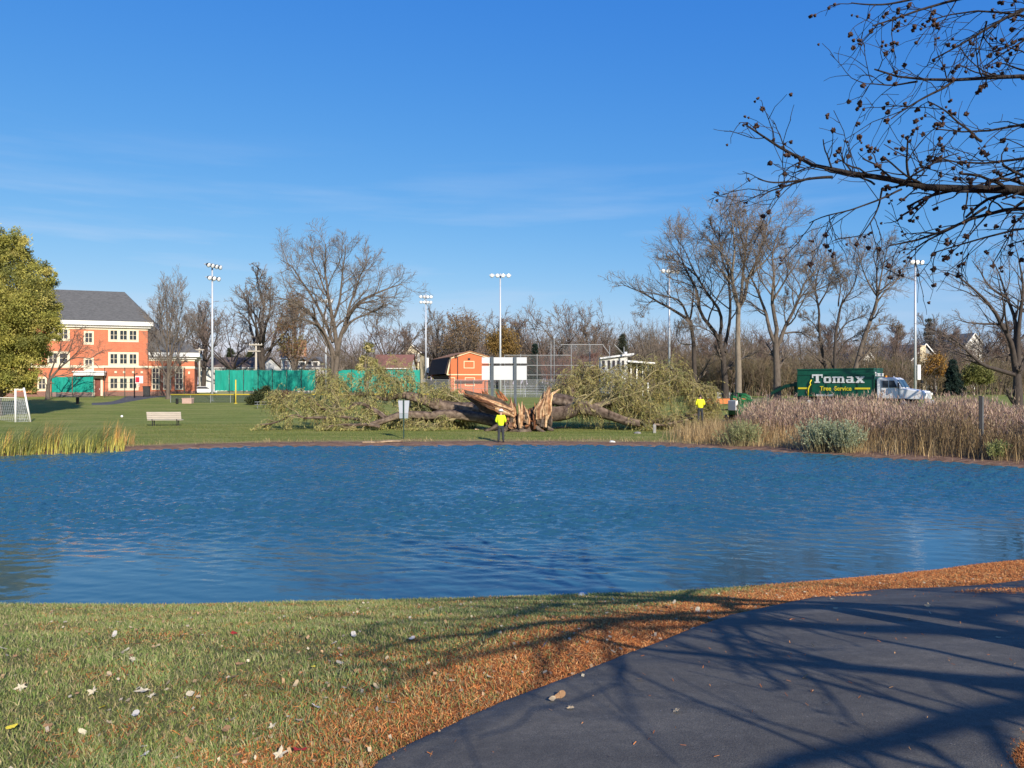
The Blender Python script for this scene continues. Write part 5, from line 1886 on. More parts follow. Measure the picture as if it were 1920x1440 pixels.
photo_tree('bare_tree', 'tallest bare tree with straight pale trunk and high crown', 1385, 86,
    [(1385, 742), (1385, 700), (1385, 660), (1383, 620), (1385, 575)],
    [([(1385, 590), (1374, 533), (1369, 497), (1380, 450), (1369, 400), (1365, 375)], .22, .03),
     ([(1385, 578), (1398, 552), (1405, 522), (1420, 479), (1441, 414), (1450, 385)], .22, .03),
     ([(1385, 575), (1390, 530), (1398, 480), (1400, 430), (1408, 385)], .20, .03),
     ([(1405, 522), (1425, 500), (1450, 470), (1470, 440)], .12, .025),
     ([(1378, 540), (1352, 512), (1335, 480), (1330, 440)], .11, .025),
     ([(1400, 470), (1385, 430), (1388, 380)], .10, .025)],
    23, .38, M['bark_pale'], M['twig'], 1.05, .014, group=tall, k=(9, 10, 7))
photo_tree('bare_tree', 'tall bare tree with wide curving limbs left of the green truck', 1457, 84,
    [(1457, 745), (1457, 700), (1455, 660), (1454, 632)],
    [([(1454, 634), (1452, 577), (1454, 522), (1445, 468), (1462, 420), (1470, 395)], .24, .03),
     ([(1454, 645), (1441, 618), (1427, 573), (1414, 526), (1396, 502), (1388, 460)], .22, .03),
     ([(1457, 650), (1470, 616), (1485, 591), (1503, 555), (1514, 526), (1530, 508), (1548, 479)], .24, .03),
     ([(1470, 625), (1499, 620), (1521, 632), (1535, 645)], .10, .025),
     ([(1452, 560), (1470, 520), (1495, 490), (1510, 450)], .12, .025),
     ([(1505, 553), (1530, 545), (1560, 530), (1580, 505)], .10, .025),
     ([(1446, 470), (1430, 440), (1425, 410)], .10, .025),
     ([(1474, 608), (1468, 580), (1478, 545)], .08, .02)],
    24, .45, M['bark'], M['twig'], 1.05, .014, group=tall, k=(9, 10, 7))
photo_tree('bare_tree', 'slender dark bare tree rising behind the truck lettering', 1548, 96,
    [(1554, 742), (1550, 700), (1540, 650), (1535, 610)],
    [([(1536, 615), (1534, 567), (1528, 530), (1535, 490), (1540, 455)], .16, .025),
     ([(1537, 625), (1520, 600), (1500, 590)], .08, .02),
     ([(1534, 575), (1550, 545), (1562, 510), (1570, 480)], .11, .025),
     ([(1534, 560), (1515, 520), (1505, 490)], .10, .025)],
    25, .24, M['bark_dark'], M['twig'], 1.0, .014, group=tall, k=(8, 9, 7))
photo_tree('bare_tree', 'dark bare tree with arching low limbs directly behind the chip box', 1566, 94,
    [(1566, 742), (1566, 700), (1565, 660), (1566, 626)],
    [([(1566, 630), (1572, 574), (1596, 553), (1610, 504), (1618, 470)], .17, .025),
     ([(1566, 640), (1580, 610), (1600, 596), (1630, 590)], .12, .025),
     ([(1566, 668), (1589, 636), (1617, 622), (1640, 625)], .11, .02),
     ([(1572, 574), (1575, 530), (1568, 490)], .10, .025)],
    26, .24, M['bark_dark'], M['twig'], 1.0, .014, group=tall, k=(8, 9, 7))
photo_tree('bare_tree', 'bare tree leaning strongly to the east above the white cab', 1598, 92,
    [(1596, 742), (1602, 700), (1612, 660), (1622, 625), (1634, 594)],
    [([(1634, 594), (1645, 556), (1648, 510), (1640, 480), (1644, 450)], .19, .025),
     ([(1636, 590), (1652, 540), (1662, 480), (1672, 442)], .17, .025),
     ([(1640, 575), (1665, 540), (1690, 520), (1704, 498)], .12, .025),
     ([(1622, 628), (1645, 610), (1670, 606), (1690, 615)], .10, .02),
     ([(1645, 556), (1622, 520), (1612, 480), (1608, 450)], .11, .025),
     ([(1612, 660), (1628, 650), (1650, 655)], .08, .02)],
    27, .33, M['bark'], M['twig'], 1.0, .014, group=tall, k=(8, 9, 7))
photo_tree('bare_tree', 'broad bare tree with long low limbs near the black marker post', 1909, 62,
    [(1909, 752), (1908, 725), (1907, 700)],
    [([(1906, 703), (1872, 692), (1842, 682), (1815, 662), (1790, 640), (1760, 622), (1736, 611)], .20, .025),
     ([(1905, 700), (1896, 660), (1890, 630), (1880, 600), (1850, 558), (1820, 530), (1790, 506), (1762, 492)], .24, .025),
     ([(1907, 690), (1902, 610), (1890, 560), (1872, 510), (1858, 470)], .22, .025),
     ([(1909, 690), (1916, 610), (1918, 540), (1912, 480), (1905, 442)], .22, .025),
     ([(1911, 700), (1928, 660), (1940, 600), (1944, 520), (1935, 450)], .22, .025),
     ([(1896, 665), (1862, 672), (1836, 662), (1820, 640)], .09, .02),
     ([(1884, 610), (1850, 600), (1815, 602), (1780, 590)], .11, .02),
     ([(1890, 560), (1860, 540), (1835, 500), (1815, 470)], .11, .02),
     ([(1915, 690), (1960, 650), (2010, 620)], .18, .03)],
    28, .44, M['bark_dark'], M['twig'], .9, .010, k=(6, 7, 4), depth=1.6)

# ---- kinds of trees standing farther back; each is built once and then copied
def kind(name, seed, trunk_frac, n_limbs, ang, spread, leader, dens, twig, bark, up=.06, tw=.020, H=16.0):
    rng = np.random.default_rng(seed)
    root = empty(name, (0, 0, -200))
    pp, pr = auto_skeleton(H, rng, trunk_frac, n_limbs, ang, None, .025, up, spread, leader)
    lv = bare_levels(H, dens, tw, up, 7, 7, 5)
    build_tree(root, pp, pr, lv, rng, bark, twig, 7, 1)
    zs = max(max((v.co.z for v in c.data.vertices)) for c in root.children)
    return root, zs
K = {'round': kind('bare_tree', 31, .28, 7, 42, .62, False, 1.0, M['twig'], M['bark']),
     'tall': kind('bare_tree', 32, .22, 9, 34, .45, True, 1.0, M['twig_grey'], M['bark_dark'], .09),
     'wide': kind('bare_tree', 33, .24, 8, 55, .65, False, 1.0, M['twig_red'], M['bark_dark'], .05),
     'dense': kind('bare_tree', 34, .15, 11, 40, .5, True, 1.25, M['twig_red'], M['bark'], .08)}
used = set()
BG = 'bare trees along the far side of the park'
def place_tree(kindname, px, d, y_top, label, rz, sx=1.0):
    proto, zs = K[kindname]
    o = proto if kindname not in used else copy_tree(proto)
    used.add(kindname)
    b = base(px, d)
    s_ = (Z(y_top, d) - b.z) / zs
    o.location = b
    o.rotation_euler = (0, 0, rz)
    o.scale = (s_ * sx, s_ * sx, s_)
    return tag(o, label, 'tree', BG)
for a in (
    ('round', 352, 176, 566, 'pale grey bare tree just above the school wing roof', .3, .8),
    ('tall', 381, 168, 560, 'dark crooked bare tree left of the two tier light pole', 1.1, 1.1),
    ('wide', 432, 165, 548, 'bare tree with sweeping limbs right of the two tier light pole', 2.0, 1.0),
    ('tall', 494, 150, 497, 'high bare tree rising behind the pale utility pole', 4.0, 1.15),
    ('dense', 552, 150, 540, 'brownish dense bare tree behind the steep tan roof', .5, .8),
    ('wide', 690, 158, 585, 'bare tree behind the young yellow tree and rust roof', 1.5, .9),
    ('round', 728, 165, 566, 'bare tree above the rust brown cottage roof', 5.0, 1.0),
    ('dense', 762, 175, 612, 'low bare tree behind the half timbered house', 2.6, 1.0),
    ('tall', 820, 195, 578, 'thin bare tree rising just right of the second light pole', 3.3, .9),
    ('dense', 868, 188, 582, 'round brown crowned tree directly above the barn roof', 1.9, 1.25),
    ('round', 905, 200, 570, 'reddish bare tree left of the scoreboard light pole', .9, 1.1),
    ('dense', 958, 195, 592, 'broad brown bare tree behind the white scoreboard', 4.4, 1.2),
    ('wide', 1032, 192, 556, 'gnarled bare tree tallest behind the backstop', 5.6, .9),
    ('round', 1076, 188, 552, 'bare tree with twisted top right of the gnarled one', 2.2, .9),
    ('dense', 1108, 200, 600, 'reddish brown tree behind the right end of the backstop', 3.9, 1.1),
    ('tall', 1138, 210, 612, 'thin topped bare tree left of the clubhouse evergreen', .2, 1.0),
    ('round', 1222, 150, 588, 'bare tree above the clubhouse side roof', 3.0, .8),
    ('dense', 1262, 150, 640, 'low bushy bare tree beside the fourth light pole', 5.2, 1.0),
    ('dense', 1330, 142, 622, 'brown thicket tree behind the low branch tree', .8, 1.4),
    ('wide', 1405, 138, 612, 'olive brown bushy tree behind the tallest pale trunk', 3.5, 1.2),
    ('dense', 1442, 146, 626, 'brown bushy tree left of the curving limbed tree', 1.2, 1.3),
    ('round', 1500, 140, 606, 'bare tree filling the gap right of the curving limbs', 4.8, 1.0),
    ('dense', 1555, 150, 598, 'brown twiggy tree far behind the truck lettering', 2.9, 1.3),
    ('wide', 1632, 142, 610, 'bushy tree behind the small white gabled house', 5.9, 1.1),
    ('dense', 1684, 146, 600, 'brown tree left of the pole behind the cab', 2.4, 1.2),
    ('tall', 1742, 162, 584, 'upright bare tree above the grey house roof', 1.7, .8),
    ('dense', 1775, 150, 606, 'reddish leafed tree between grey house and hill house', .4, 1.1),
    ('round', 1838, 158, 590, 'bare tree in front of the white hill house', 3.6, 1.1),
    ('dense', 1886, 150, 596, 'brown tree behind the broad low limbed tree trunk', 5.0, 1.3)):
    place_tree(*a)

# ---- far woods and undergrowth read as one mass
def brush_mass(name, spots, seed, n_each, label_kind, hvar=.35, tw=.03):
    rng = np.random.default_rng(seed)
    PP, RR, CC = [], [], []
    for px0, px1, d0, d1, y0, y1, n, cols in spots:
        px = rng.uniform(px0, px1, n)
        d = rng.uniform(d0, d1, n)
        x = (px - 960) / F * d
        z = gz(x, d)
        yt = np.interp(px, np.linspace(px0, px1, 9), rng.uniform(y0, y1, 9))
        H = (CAMZ - (yt - 720) / F * d - z) * rng.uniform(1 - hvar, 1.05, n)
        m = 5
        p = np.stack([x, d, z - .1], 1)
        dr = np.stack([rng.normal(0, .28, n), rng.normal(0, .28, n), np.ones(n)], 1)
        pts = [p]
        for s in range(m):
            dr = dr + rng.normal(0, .10, dr.shape)
            dr[:, 2] = np.abs(dr[:, 2])
            dr /= np.linalg.norm(dr, axis=1, keepdims=True)
            pts.append(pts[-1] + dr * (H / m)[:, None])
        pts = np.stack(pts, 1)
        rad = np.linspace(1, .35, m + 1)[None] * (.012 * H + .01)[:, None]
        c = np.array(cols)[rng.integers(0, len(cols), n)] * rng.uniform(.7, 1.25, (n, 1))
        PP.append((pts, rad, 3, np.repeat(c, (m + 1) * 3, axis=0)))
        k1, r1 = sprout(pts, rad, 7, .2, 1, 38, .45, .4, 3, .16, .07, .5, tw, rng)
        c1 = np.repeat(np.repeat(c, 7, axis=0), 4 * 3, axis=0)
        PP.append((k1, r1, 3, c1))
        k2, r2 = sprout(k1, r1, 4, .2, 1, 42, .6, .4, 2, .16, .06, .6, tw * .8, rng)
        c2 = np.repeat(np.repeat(c, 28, axis=0), 3 * 3, axis=0)
        PP.append((k2, r2, 3, c2))
    geo = [tubes_np(p, r, s) for p, r, s, c in PP]
    V, Fq = join_np(geo)
    o = np_mesh(name, V, Fq, M['litter'], None, col=np.concatenate([c for *_, c in PP]))
    return tag(o, kind='stuff')
BR = [(.155, .120, .09), (.18, .14, .105), (.14, .12, .085), (.19, .145, .115)]
BRO = [(.18, .13, .075), (.165, .14, .08), (.16, .12, .085)]
brush_mass('woods', [(300, 800, 200, 240, 640, 668, 420, BR), (800, 1250, 205, 250, 612, 640, 560, BR), (1200, 1960, 170, 220, 622, 650, 700, BR),
                     (-60, 300, 200, 240, 640, 660, 120, BR)], 51, 0, None, tw=.035)
brush_mass('undergrowth', [(1255, 1480, 118, 134, 660, 690, 420, BRO), (1480, 1720, 120, 140, 655, 685, 420, BR + BRO), (1720, 1960, 128, 150, 660, 690, 300, BRO),
                           (1030, 1130, 140, 150, 655, 680, 130, [(.17, .075, .05), (.15, .08, .06)]), (470, 640, 145, 155, 690, 712, 130, BR),
                           (600, 700, 140, 150, 655, 690, 120, BR)], 52, 0, None, tw=.022)

# ---- leafy crowns
def leaf_cloud(centers, radii, n_leaf, size, cols, rng, flat=.8, droop=.0, hollow=.55, clump=.16, per=40, stretch=1.0):
    """leaf sized quads gathered in clumps spread through the given ellipsoids"""
    V, Cc = [], []
    vol = np.array([r[0] * r[1] * r[2] for r in radii]) ** .7
    for c, r, w in zip(centers, radii, vol / vol.sum()):
        nc = max(3, int(n_leaf * w / per))
        u = rng.normal(0, 1, (nc, 3))
        u /= np.linalg.norm(u, axis=1, keepdims=True)
        q = u * (hollow + (1 - hollow) * rng.uniform(0, 1, (nc, 1)) ** .6) * rng.uniform(.84, 1.16, (nc, 1))
        cc = np.array(c) + q * np.array(r)
        ccol = np.array(cols)[rng.integers(0, len(cols), nc)] * rng.uniform(.75, 1.25, (nc, 1))
        p = np.repeat(cc, per, axis=0) + rng.normal(0, 1, (nc * per, 3)) * np.array([1, 1, flat]) * clump * min(r)
        p[:, 2] -= droop * rng.uniform(0, 1, nc * per) ** 2
        V.append(p)
        Cc.append(np.repeat(ccol, per, axis=0) * rng.uniform(.8, 1.2, (nc * per, 1)))
    P_ = np.concatenate(V)
    Cc = np.concatenate(Cc)
    n = len(P_)
    a = rng.normal(0, 1, (n, 3))
    a[:, 2] -= droop * 1.5
    a /= np.linalg.norm(a, axis=1, keepdims=True)
    b = np.cross(a, rng.normal(0, 1, (n, 3)))
    b /= np.linalg.norm(b, axis=1, keepdims=True) + 1e-9
    s = size * rng.uniform(.6, 1.3, (n, 1))
    a, b = a * s * stretch, b * s * .5
    Q = np.stack([P_ - a, P_ + b, P_ + a, P_ - b], 1).reshape(-1, 3)
    Fq = np.arange(n * 4).reshape(n, 4)
    return Q, Fq, np.repeat(Cc, 4, axis=0)

def leafy_tree(name, label, px, d, blobs, n_leaf, size, cols, seed, trunk_r=.3, cat='tree', group=None, bark=None, clump=.16, droop=0, limbs=True, hollow=.55, stretch=1.0, per=40):
    """blobs: (px, py, radius px x, radius px z, depth offset m)"""
    b = base(px, d)
    rng = np.random.default_rng(seed)
    o = empty(name, b, label=label, cat=cat, group=group)
    cs, rs = [], []
    for bx_, by_, rx_, rz_, dy in blobs:
        dd = d + dy
        cs.append((X(bx_, dd) - b.x, dy, Z(by_, dd) - b.z))
        rs.append((S(rx_, dd), S((rx_ + rz_) / 2, dd), S(rz_, dd)))
    V, Fq, c = leaf_cloud(cs, rs, n_leaf, size, cols, rng, droop=droop, clump=clump, hollow=hollow, stretch=stretch, per=per)
    V[:, 2] = np.maximum(V[:, 2], .05)
    np_mesh('crown', V, Fq, M['leaf'], o, col=c)
    zmid = max(1.0, np.mean([c_[2] for c_ in cs]))
    P_, R_ = [], []
    n = 10
    t = np.linspace(0, 1, n)
    top = max(c_[2] for c_ in cs)
    P_.append(np.stack([.1 * np.sin(t * 4), .1 * np.cos(t * 3), t * top * .9 - .2], 1))
    R_.append(np.interp(t, [0, .08, 1], [trunk_r * 1.4, trunk_r, trunk_r * .2]))
    if limbs:
        for c_ in cs:
            i0 = min(n - 2, max(1, int(n * min(.8, c_[2] * .55 / max(top, .1)))))
            p0 = P_[0][i0]
            q = p0[None] * (1 - t[:, None]) + np.array(c_)[None] * t[:, None]
            q[:, 2] += .4 * np.sin(PI * t)
            P_.append(q)
            R_.append(np.linspace(trunk_r * .4, trunk_r * .08, n))
    V, Fq = tubes_np(np.array(P_), np.array(R_), 6)
    np_mesh('trunk', V, Fq, bark or M['bark'], o, smooth=True)
    return o
OL = [(.32, .31, .07), (.40, .37, .09), (.23, .235, .055), (.48, .42, .12), (.36, .33, .075), (.17, .175, .05)]
leafy_tree('leafy_tree', 'tall leafy yellow green tree beside the school, still in leaf', -8, 72,
    [(20, 470, 34, 44, -1), (-45, 480, 50, 60, 1), (62, 512, 30, 36, 0), (85, 560, 26, 44, .5), (30, 560, 55, 60, -2), (-50, 580, 70, 70, 0), (70, 610, 38, 42, -1), (95, 612, 16, 30, 0),
     (10, 640, 62, 50, -1.5), (58, 660, 30, 30, .5), (-60, 660, 65, 50, 0), (30, 700, 34, 34, -1), (-20, 705, 45, 30, 0), (52, 712, 18, 26, -.5), (96, 508, 9, 12, 0), (-90, 520, 50, 60, 0)],
    200000, .085, OL, 61, .38, clump=.15, droop=.30, stretch=1.4, per=170, hollow=.4)
RUST = [(.20, .105, .045), (.24, .135, .05), (.17, .10, .05)]
leafy_tree('leafy_tree', 'bare topped tree holding rust brown leaves beside the steep roofed house', 548, 138,
    [(548, 600, 22, 40, 0), (560, 650, 22, 28, 1), (535, 640, 16, 26, -1), (552, 560, 14, 20, 0)], 2200, .20, RUST + [(.20, .17, .07)], 62, .25, group='trees with brown leaves', clump=.35, hollow=.3)
leafy_tree('leafy_tree', 'low brown leaved tree crown above the barn ridge', 872, 178,
    [(868, 620, 34, 30, 0), (845, 632, 20, 24, 1), (895, 620, 22, 28, 0)], 3600, .20, [(.22, .15, .085), (.25, .17, .09), (.19, .14, .085)], 63, .25, group='trees with brown leaves', clump=.35, hollow=.3)
leafy_tree('leafy_tree', 'ochre yellow leaved tree directly behind the scoreboard top', 940, 170,
    [(945, 640, 22, 24, 0), (925, 645, 14, 18, 0), (960, 655, 12, 12, 0)], 5200, .22, [(.30, .19, .05), (.24, .15, .05), (.18, .12, .05)], 64, .2, group='trees with brown leaves', clump=.35, hollow=.3)
leafy_tree('leafy_tree', 'bright ochre leaved small tree before the grey house', 1752, 128,
    [(1755, 682, 18, 18, 0), (1742, 695, 12, 12, 0), (1764, 696, 10, 10, 0)], 5000, .17, [(.42, .24, .05), (.34, .18, .04), (.25, .15, .05)], 65, .15, group='trees with brown leaves', clump=.3, hollow=.3)
leafy_tree('shrub', 'olive green shrub between the dark spruce and the bare trunk', 1832, 126,
    [(1826, 700, 14, 18, 0), (1844, 706, 14, 14, 0), (1812, 708, 10, 12, 0)], 5000, .17, [(.17, .17, .05), (.13, .14, .04)], 66, .08, cat='shrub', clump=.3)
leafy_tree('shrub', 'dull green shrub mass behind the white cab', 1672, 128,
    [(1650, 695, 20, 20, 0), (1680, 698, 18, 18, 0), (1700, 704, 14, 14, 0)], 7000, .17, [(.09, .10, .035), (.12, .12, .04)], 67, .08, cat='shrub', clump=.3)
leafy_tree('shrub', 'dark green rounded shrub by the outfield fence', 489, 92,
    [(486, 745, 15, 14, 0), (498, 738, 10, 12, 0), (474, 750, 10, 9, 0)], 6000, .11, [(.045, .06, .025), (.07, .08, .03)], 68, .06, cat='shrub', clump=.3)
leafy_tree('shrub', 'brown leafless looking shrub beside the dark green one', 518, 93,
    [(516, 744, 12, 10, 0), (535, 742, 12, 9, 0)], 3000, .10, [(.16, .09, .06), (.13, .08, .05)], 69, .05, cat='shrub', clump=.35)
leafy_tree('young_tree', 'slim young tree with drooping yellow green tufts before the green fence', 687, 66,
    [(690, 650, 8, 9, 0), (683, 672, 9, 7, .4), (700, 678, 10, 7, -.3), (692, 700, 6, 8, 0), (712, 694, 8, 6, .3), (674, 690, 6, 6, 0)], 2000, .12, [(.36, .32, .12), (.28, .26, .09), (.42, .36, .16)], 70, .10, bark=M['bark_pale'], clump=.35, droop=.35, hollow=.25)

def conifer(label, px, d, y_top, w_px, seed, cols=((.018, .036, .028), (.026, .046, .034))):
    b = base(px, d)
    rng = np.random.default_rng(seed)
    o = empty('evergreen_tree', b, label=label, cat='tree', group='dark evergreens')
    H = Z(y_top, d) - b.z
    Rm = S(w_px / 2, d)
    P_, R_, L_ = [], [], []
    n = 10
    t = np.linspace(0, 1, n)
    tiers = 16
    lp, ld = [], []
    for k in range(tiers):
        z = H * (.05 + .93 * k / tiers)
        rr = Rm * (1 - k / tiers) ** .85 * rng.uniform(.85, 1.1)
        for j in range(9):
            a = rng.uniform(0, 2 * PI)
            r_ = rr * rng.uniform(.75, 1.1) + .15
            q = np.stack([np.cos(a) * r_ * t, np.sin(a) * r_ * t, z + .12 * r_ * np.sin(PI * t) - .22 * r_ * t], 1)
            P_.append(q)
            R_.append(np.linspace(.03, .01, n))
            m = int(26 * (r_ / Rm) + 8)
            tt = rng.uniform(.15, 1, m)
            c = np.stack([np.interp(tt, t, q[:, i]) for i in range(3)], 1) + rng.normal(0, .12, (m, 3)) * np.array([1, 1, .7]) * (Rm / 2)
            lp.append(c)
    V, Fq = tubes_np(np.array(P_ + [np.stack([0 * t, 0 * t, t * H], 1)]), np.array(R_ + [np.linspace(.16, .02, n)]), 5)
    np_mesh('trunk', V, Fq, M['bark_dark'], o)
    c = np.concatenate(lp)
    c = np.repeat(c, 6, axis=0) + rng.normal(0, .10, (len(c) * 6, 3)) * (Rm / 2)
    nn = len(c)
    a = rng.normal(0, 1, (nn, 3)); a[:, 2] -= .3
    a /= np.linalg.norm(a, axis=1, keepdims=True)
    bq = np.cross(a, rng.normal(0, 1, (nn, 3)))
    bq /= np.linalg.norm(bq, axis=1, keepdims=True)
    s = .22 * rng.uniform(.6, 1.3, (nn, 1))
    Q = np.stack([c - a * s, c + bq * s * .25, c + a * s, c - bq * s * .25], 1).reshape(-1, 3)
    Q[:, 2] = np.maximum(Q[:, 2], .03)
    cc = np.array(cols)[rng.integers(0, len(cols), nn)] * rng.uniform(.7, 1.4, (nn, 1))
    np_mesh('crown', Q, np.arange(nn * 4).reshape(nn, 4), M['leaf'], o, col=np.repeat(cc, 4, axis=0))
    return o
conifer('dark blue green spruce on the lawn near the grey house', 1787, 124, 672, 40, 71)
conifer('narrow dark evergreen above the clubhouse roof', 1167, 190, 622, 60, 72, ((.05, .06, .04), (.07, .075, .045)))
conifer('dark evergreen behind the scoreboard and backstop', 1003, 165, 640, 34, 73)
conifer('dark pointed evergreen right of the school wing', 352, 170, 655, 26, 74)
conifer('broad green evergreen behind the bungalow, left of the utility pole', 432, 190, 650, 50, 75, ((.05, .065, .03), (.07, .075, .03)))
conifer('green evergreen behind the bungalow and utility pole', 468, 190, 656, 44, 76, ((.05, .065, .03), (.07, .075, .03)))
conifer('dark evergreen against the sky by the pole behind the cab', 1742, 190, 590, 52, 77, ((.07, .075, .055), (.09, .085, .06)))
# ------------------------------------------------------------------ the fallen willow
def wood_mat():
    m, nd, lk, bs = new_mat('torn_wood')
    tcn = nd.new('ShaderNodeTexCoord')
    a = nd.new('ShaderNodeVertexColor')
    a.layer_name = 'Col'
    n = nd.new('ShaderNodeTexNoise')
    n.inputs['Scale'].default_value = 4.0
    n.inputs['Detail'].default_value = 8
    lk.new(tcn.outputs['Object'], n.inputs['Vector'])
    r_ = nd.new('ShaderNodeValToRGB')
    e = r_.color_ramp.elements
    e[0].position, e[0].color = .34, (.45, .40, .36, 1)
    e[1].position, e[1].color = .62, (1.15, 1.12, 1.08, 1)
    lk.new(n.outputs[0], r_.inputs[0])
    mm = nd.new('ShaderNodeMix')
    mm.data_type = 'RGBA'
    mm.blend_type = 'MULTIPLY'
    mm.inputs['Factor'].default_value = 1
    lk.new(a.outputs[0], mm.inputs['A'])
    lk.new(r_.outputs[0], mm.inputs['B'])
    lk.new(mm.outputs['Result'], bs.inputs['Base Color'])
    bs.inputs['Roughness'].default_value = .85
    bs.inputs['Specular IOR Level'].default_value = .15
    bp = nd.new('ShaderNodeBump')
    bp.inputs['Strength'].default_value = .8
    bp.inputs['Distance'].default_value = .08
    lk.new(n.outputs[0], bp.inputs['Height'])
    lk.new(bp.outputs[0], bs.inputs['Normal'])
    return m
M['torn'] = wood_mat()
M['willow_bark'] = mat('willow_bark', (.155, .13, .10), .95, .45, 3.2, .9, stretch=(1, 1, 1), bscale=7)
M['willow_whip'] = mat('willow_branches', (.24, .20, .10), .85, .3, 2)

def loft(pts, wide, thin, sides, rng, groove=.22, side_dir=None, jag=0.0, cols=None, sub=5):
    """a length of trunk or torn wood: lengthwise grooves, elliptical section, ragged far end. Returns V, F, colours"""
    P = resample(pts, len(pts) * sub)
    n = len(P)
    w = np.interp(np.linspace(0, 1, n), np.linspace(0, 1, len(wide)), wide)
    t_ = np.interp(np.linspace(0, 1, n), np.linspace(0, 1, len(thin)), thin)
    tan = np.gradient(P, axis=0)
    tan /= np.linalg.norm(tan, axis=1, keepdims=True)
    ref = np.array(side_dir if side_dir is not None else (0, 1, 0), dtype=float)
    u = np.cross(tan, ref[None])
    u /= np.linalg.norm(u, axis=1, keepdims=True) + 1e-9
    v = np.cross(u, tan)
    a = np.arange(sides) * 2 * PI / sides
    g = rng.normal(0, 1, sides)
    g2 = rng.normal(0, 1, (n, sides))
    for _ in range(3):
        g2[1:-1] = (g2[:-2] + 2 * g2[1:-1] + g2[2:]) / 4
    k = 1 + groove * (.7 * g[None] + .7 * g2)
    V = P[:, None] + u[:, None] * (np.cos(a)[None] * w[:, None] * k)[..., None] + v[:, None] * (np.sin(a)[None] * t_[:, None] * k)[..., None]
    if jag:
        j = rng.uniform(-.3, 1.0, sides) * jag
        fade = np.linspace(0, 1, n) ** 3
        V = V + tan[-1][None, None] * (fade[:, None] * j[None])[..., None]
    V = V.reshape(-1, 3)
    ii = np.arange(n * sides).reshape(n, sides)
    j2 = np.roll(ii, -1, axis=1)
    Fq = np.stack([ii[:-1], j2[:-1], j2[1:], ii[1:]], -1).reshape(-1, 4)
    ends = []
    for row, flip in ((0, False), (n - 1, True)):
        c = V[ii[row]].mean(0)
        V = np.concatenate([V, c[None]])
        ci = len(V) - 1
        for q in range(sides):
            f = (ii[row][(q + 1) % sides], ii[row][q], ci, ci)
            ends.append(f if not flip else (f[1], f[0], ci, ci))
    # end caps as quads with a short inner edge
    C_ = np.zeros((len(V), 3))
    if cols is not None:
        pick = rng.integers(0, len(cols), sides)
        cc = np.array(cols)[pick][None] * (1 + .25 * g2[..., None]) 
        C_[:n * sides] = np.clip(cc, .01, 1).reshape(-1, 3)
        C_[n * sides:] = np.mean(cols, axis=0)
    tri = [(f[0], f[1], f[2]) for f in ends]
    return V, Fq, np.array(tri), C_

def multi_mesh(name, pieces, m, parent, smooth=True):
    V, Fs, C_, n = [], [], [], 0
    for v, fq, ft, c in pieces:
        V.append(v)
        Fs += [tuple(r + n) for r in fq] + [tuple(r + n) for r in ft]
        C_.append(c)
        n += len(v)
    me = bpy.data.meshes.new(name)
    me.from_pydata(np.concatenate(V).tolist(), [], [tuple(int(i) for i in f) for f in Fs])
    me.update()
    c = np.ones((n, 4), dtype=np.float32)
    c[:, :3] = np.concatenate(C_)
    a = me.color_attributes.new('Col', 'FLOAT_COLOR', 'POINT')
    a.data.foreach_set('color', c.ravel())
    return link(name, me, m, parent, smooth)

SD_ = 50.5
sb = base(965, SD_)
def sp(px, py, dd=0.0):
    d = SD_ + dd
    return (X(px, d) - sb.x, dd, Z(py, d) - sb.z)
stump = empty('shattered_stump', sb, label='shattered willow stump with bright orange torn wood standing at the pond edge lawn', cat='stump')
rng = np.random.default_rng(90)
WOOD = [(.40, .225, .115), (.50, .33, .19), (.28, .145, .075), (.54, .40, .25), (.20, .10, .055), (.42, .245, .13), (.13, .075, .05)]
DARKW = [(.12, .06, .035), (.20, .09, .045), (.08, .045, .03), (.28, .13, .06)]
BARKC = [(.15, .12, .095), (.11, .09, .075), (.20, .165, .13), (.09, .07, .06)]
bark_p = []
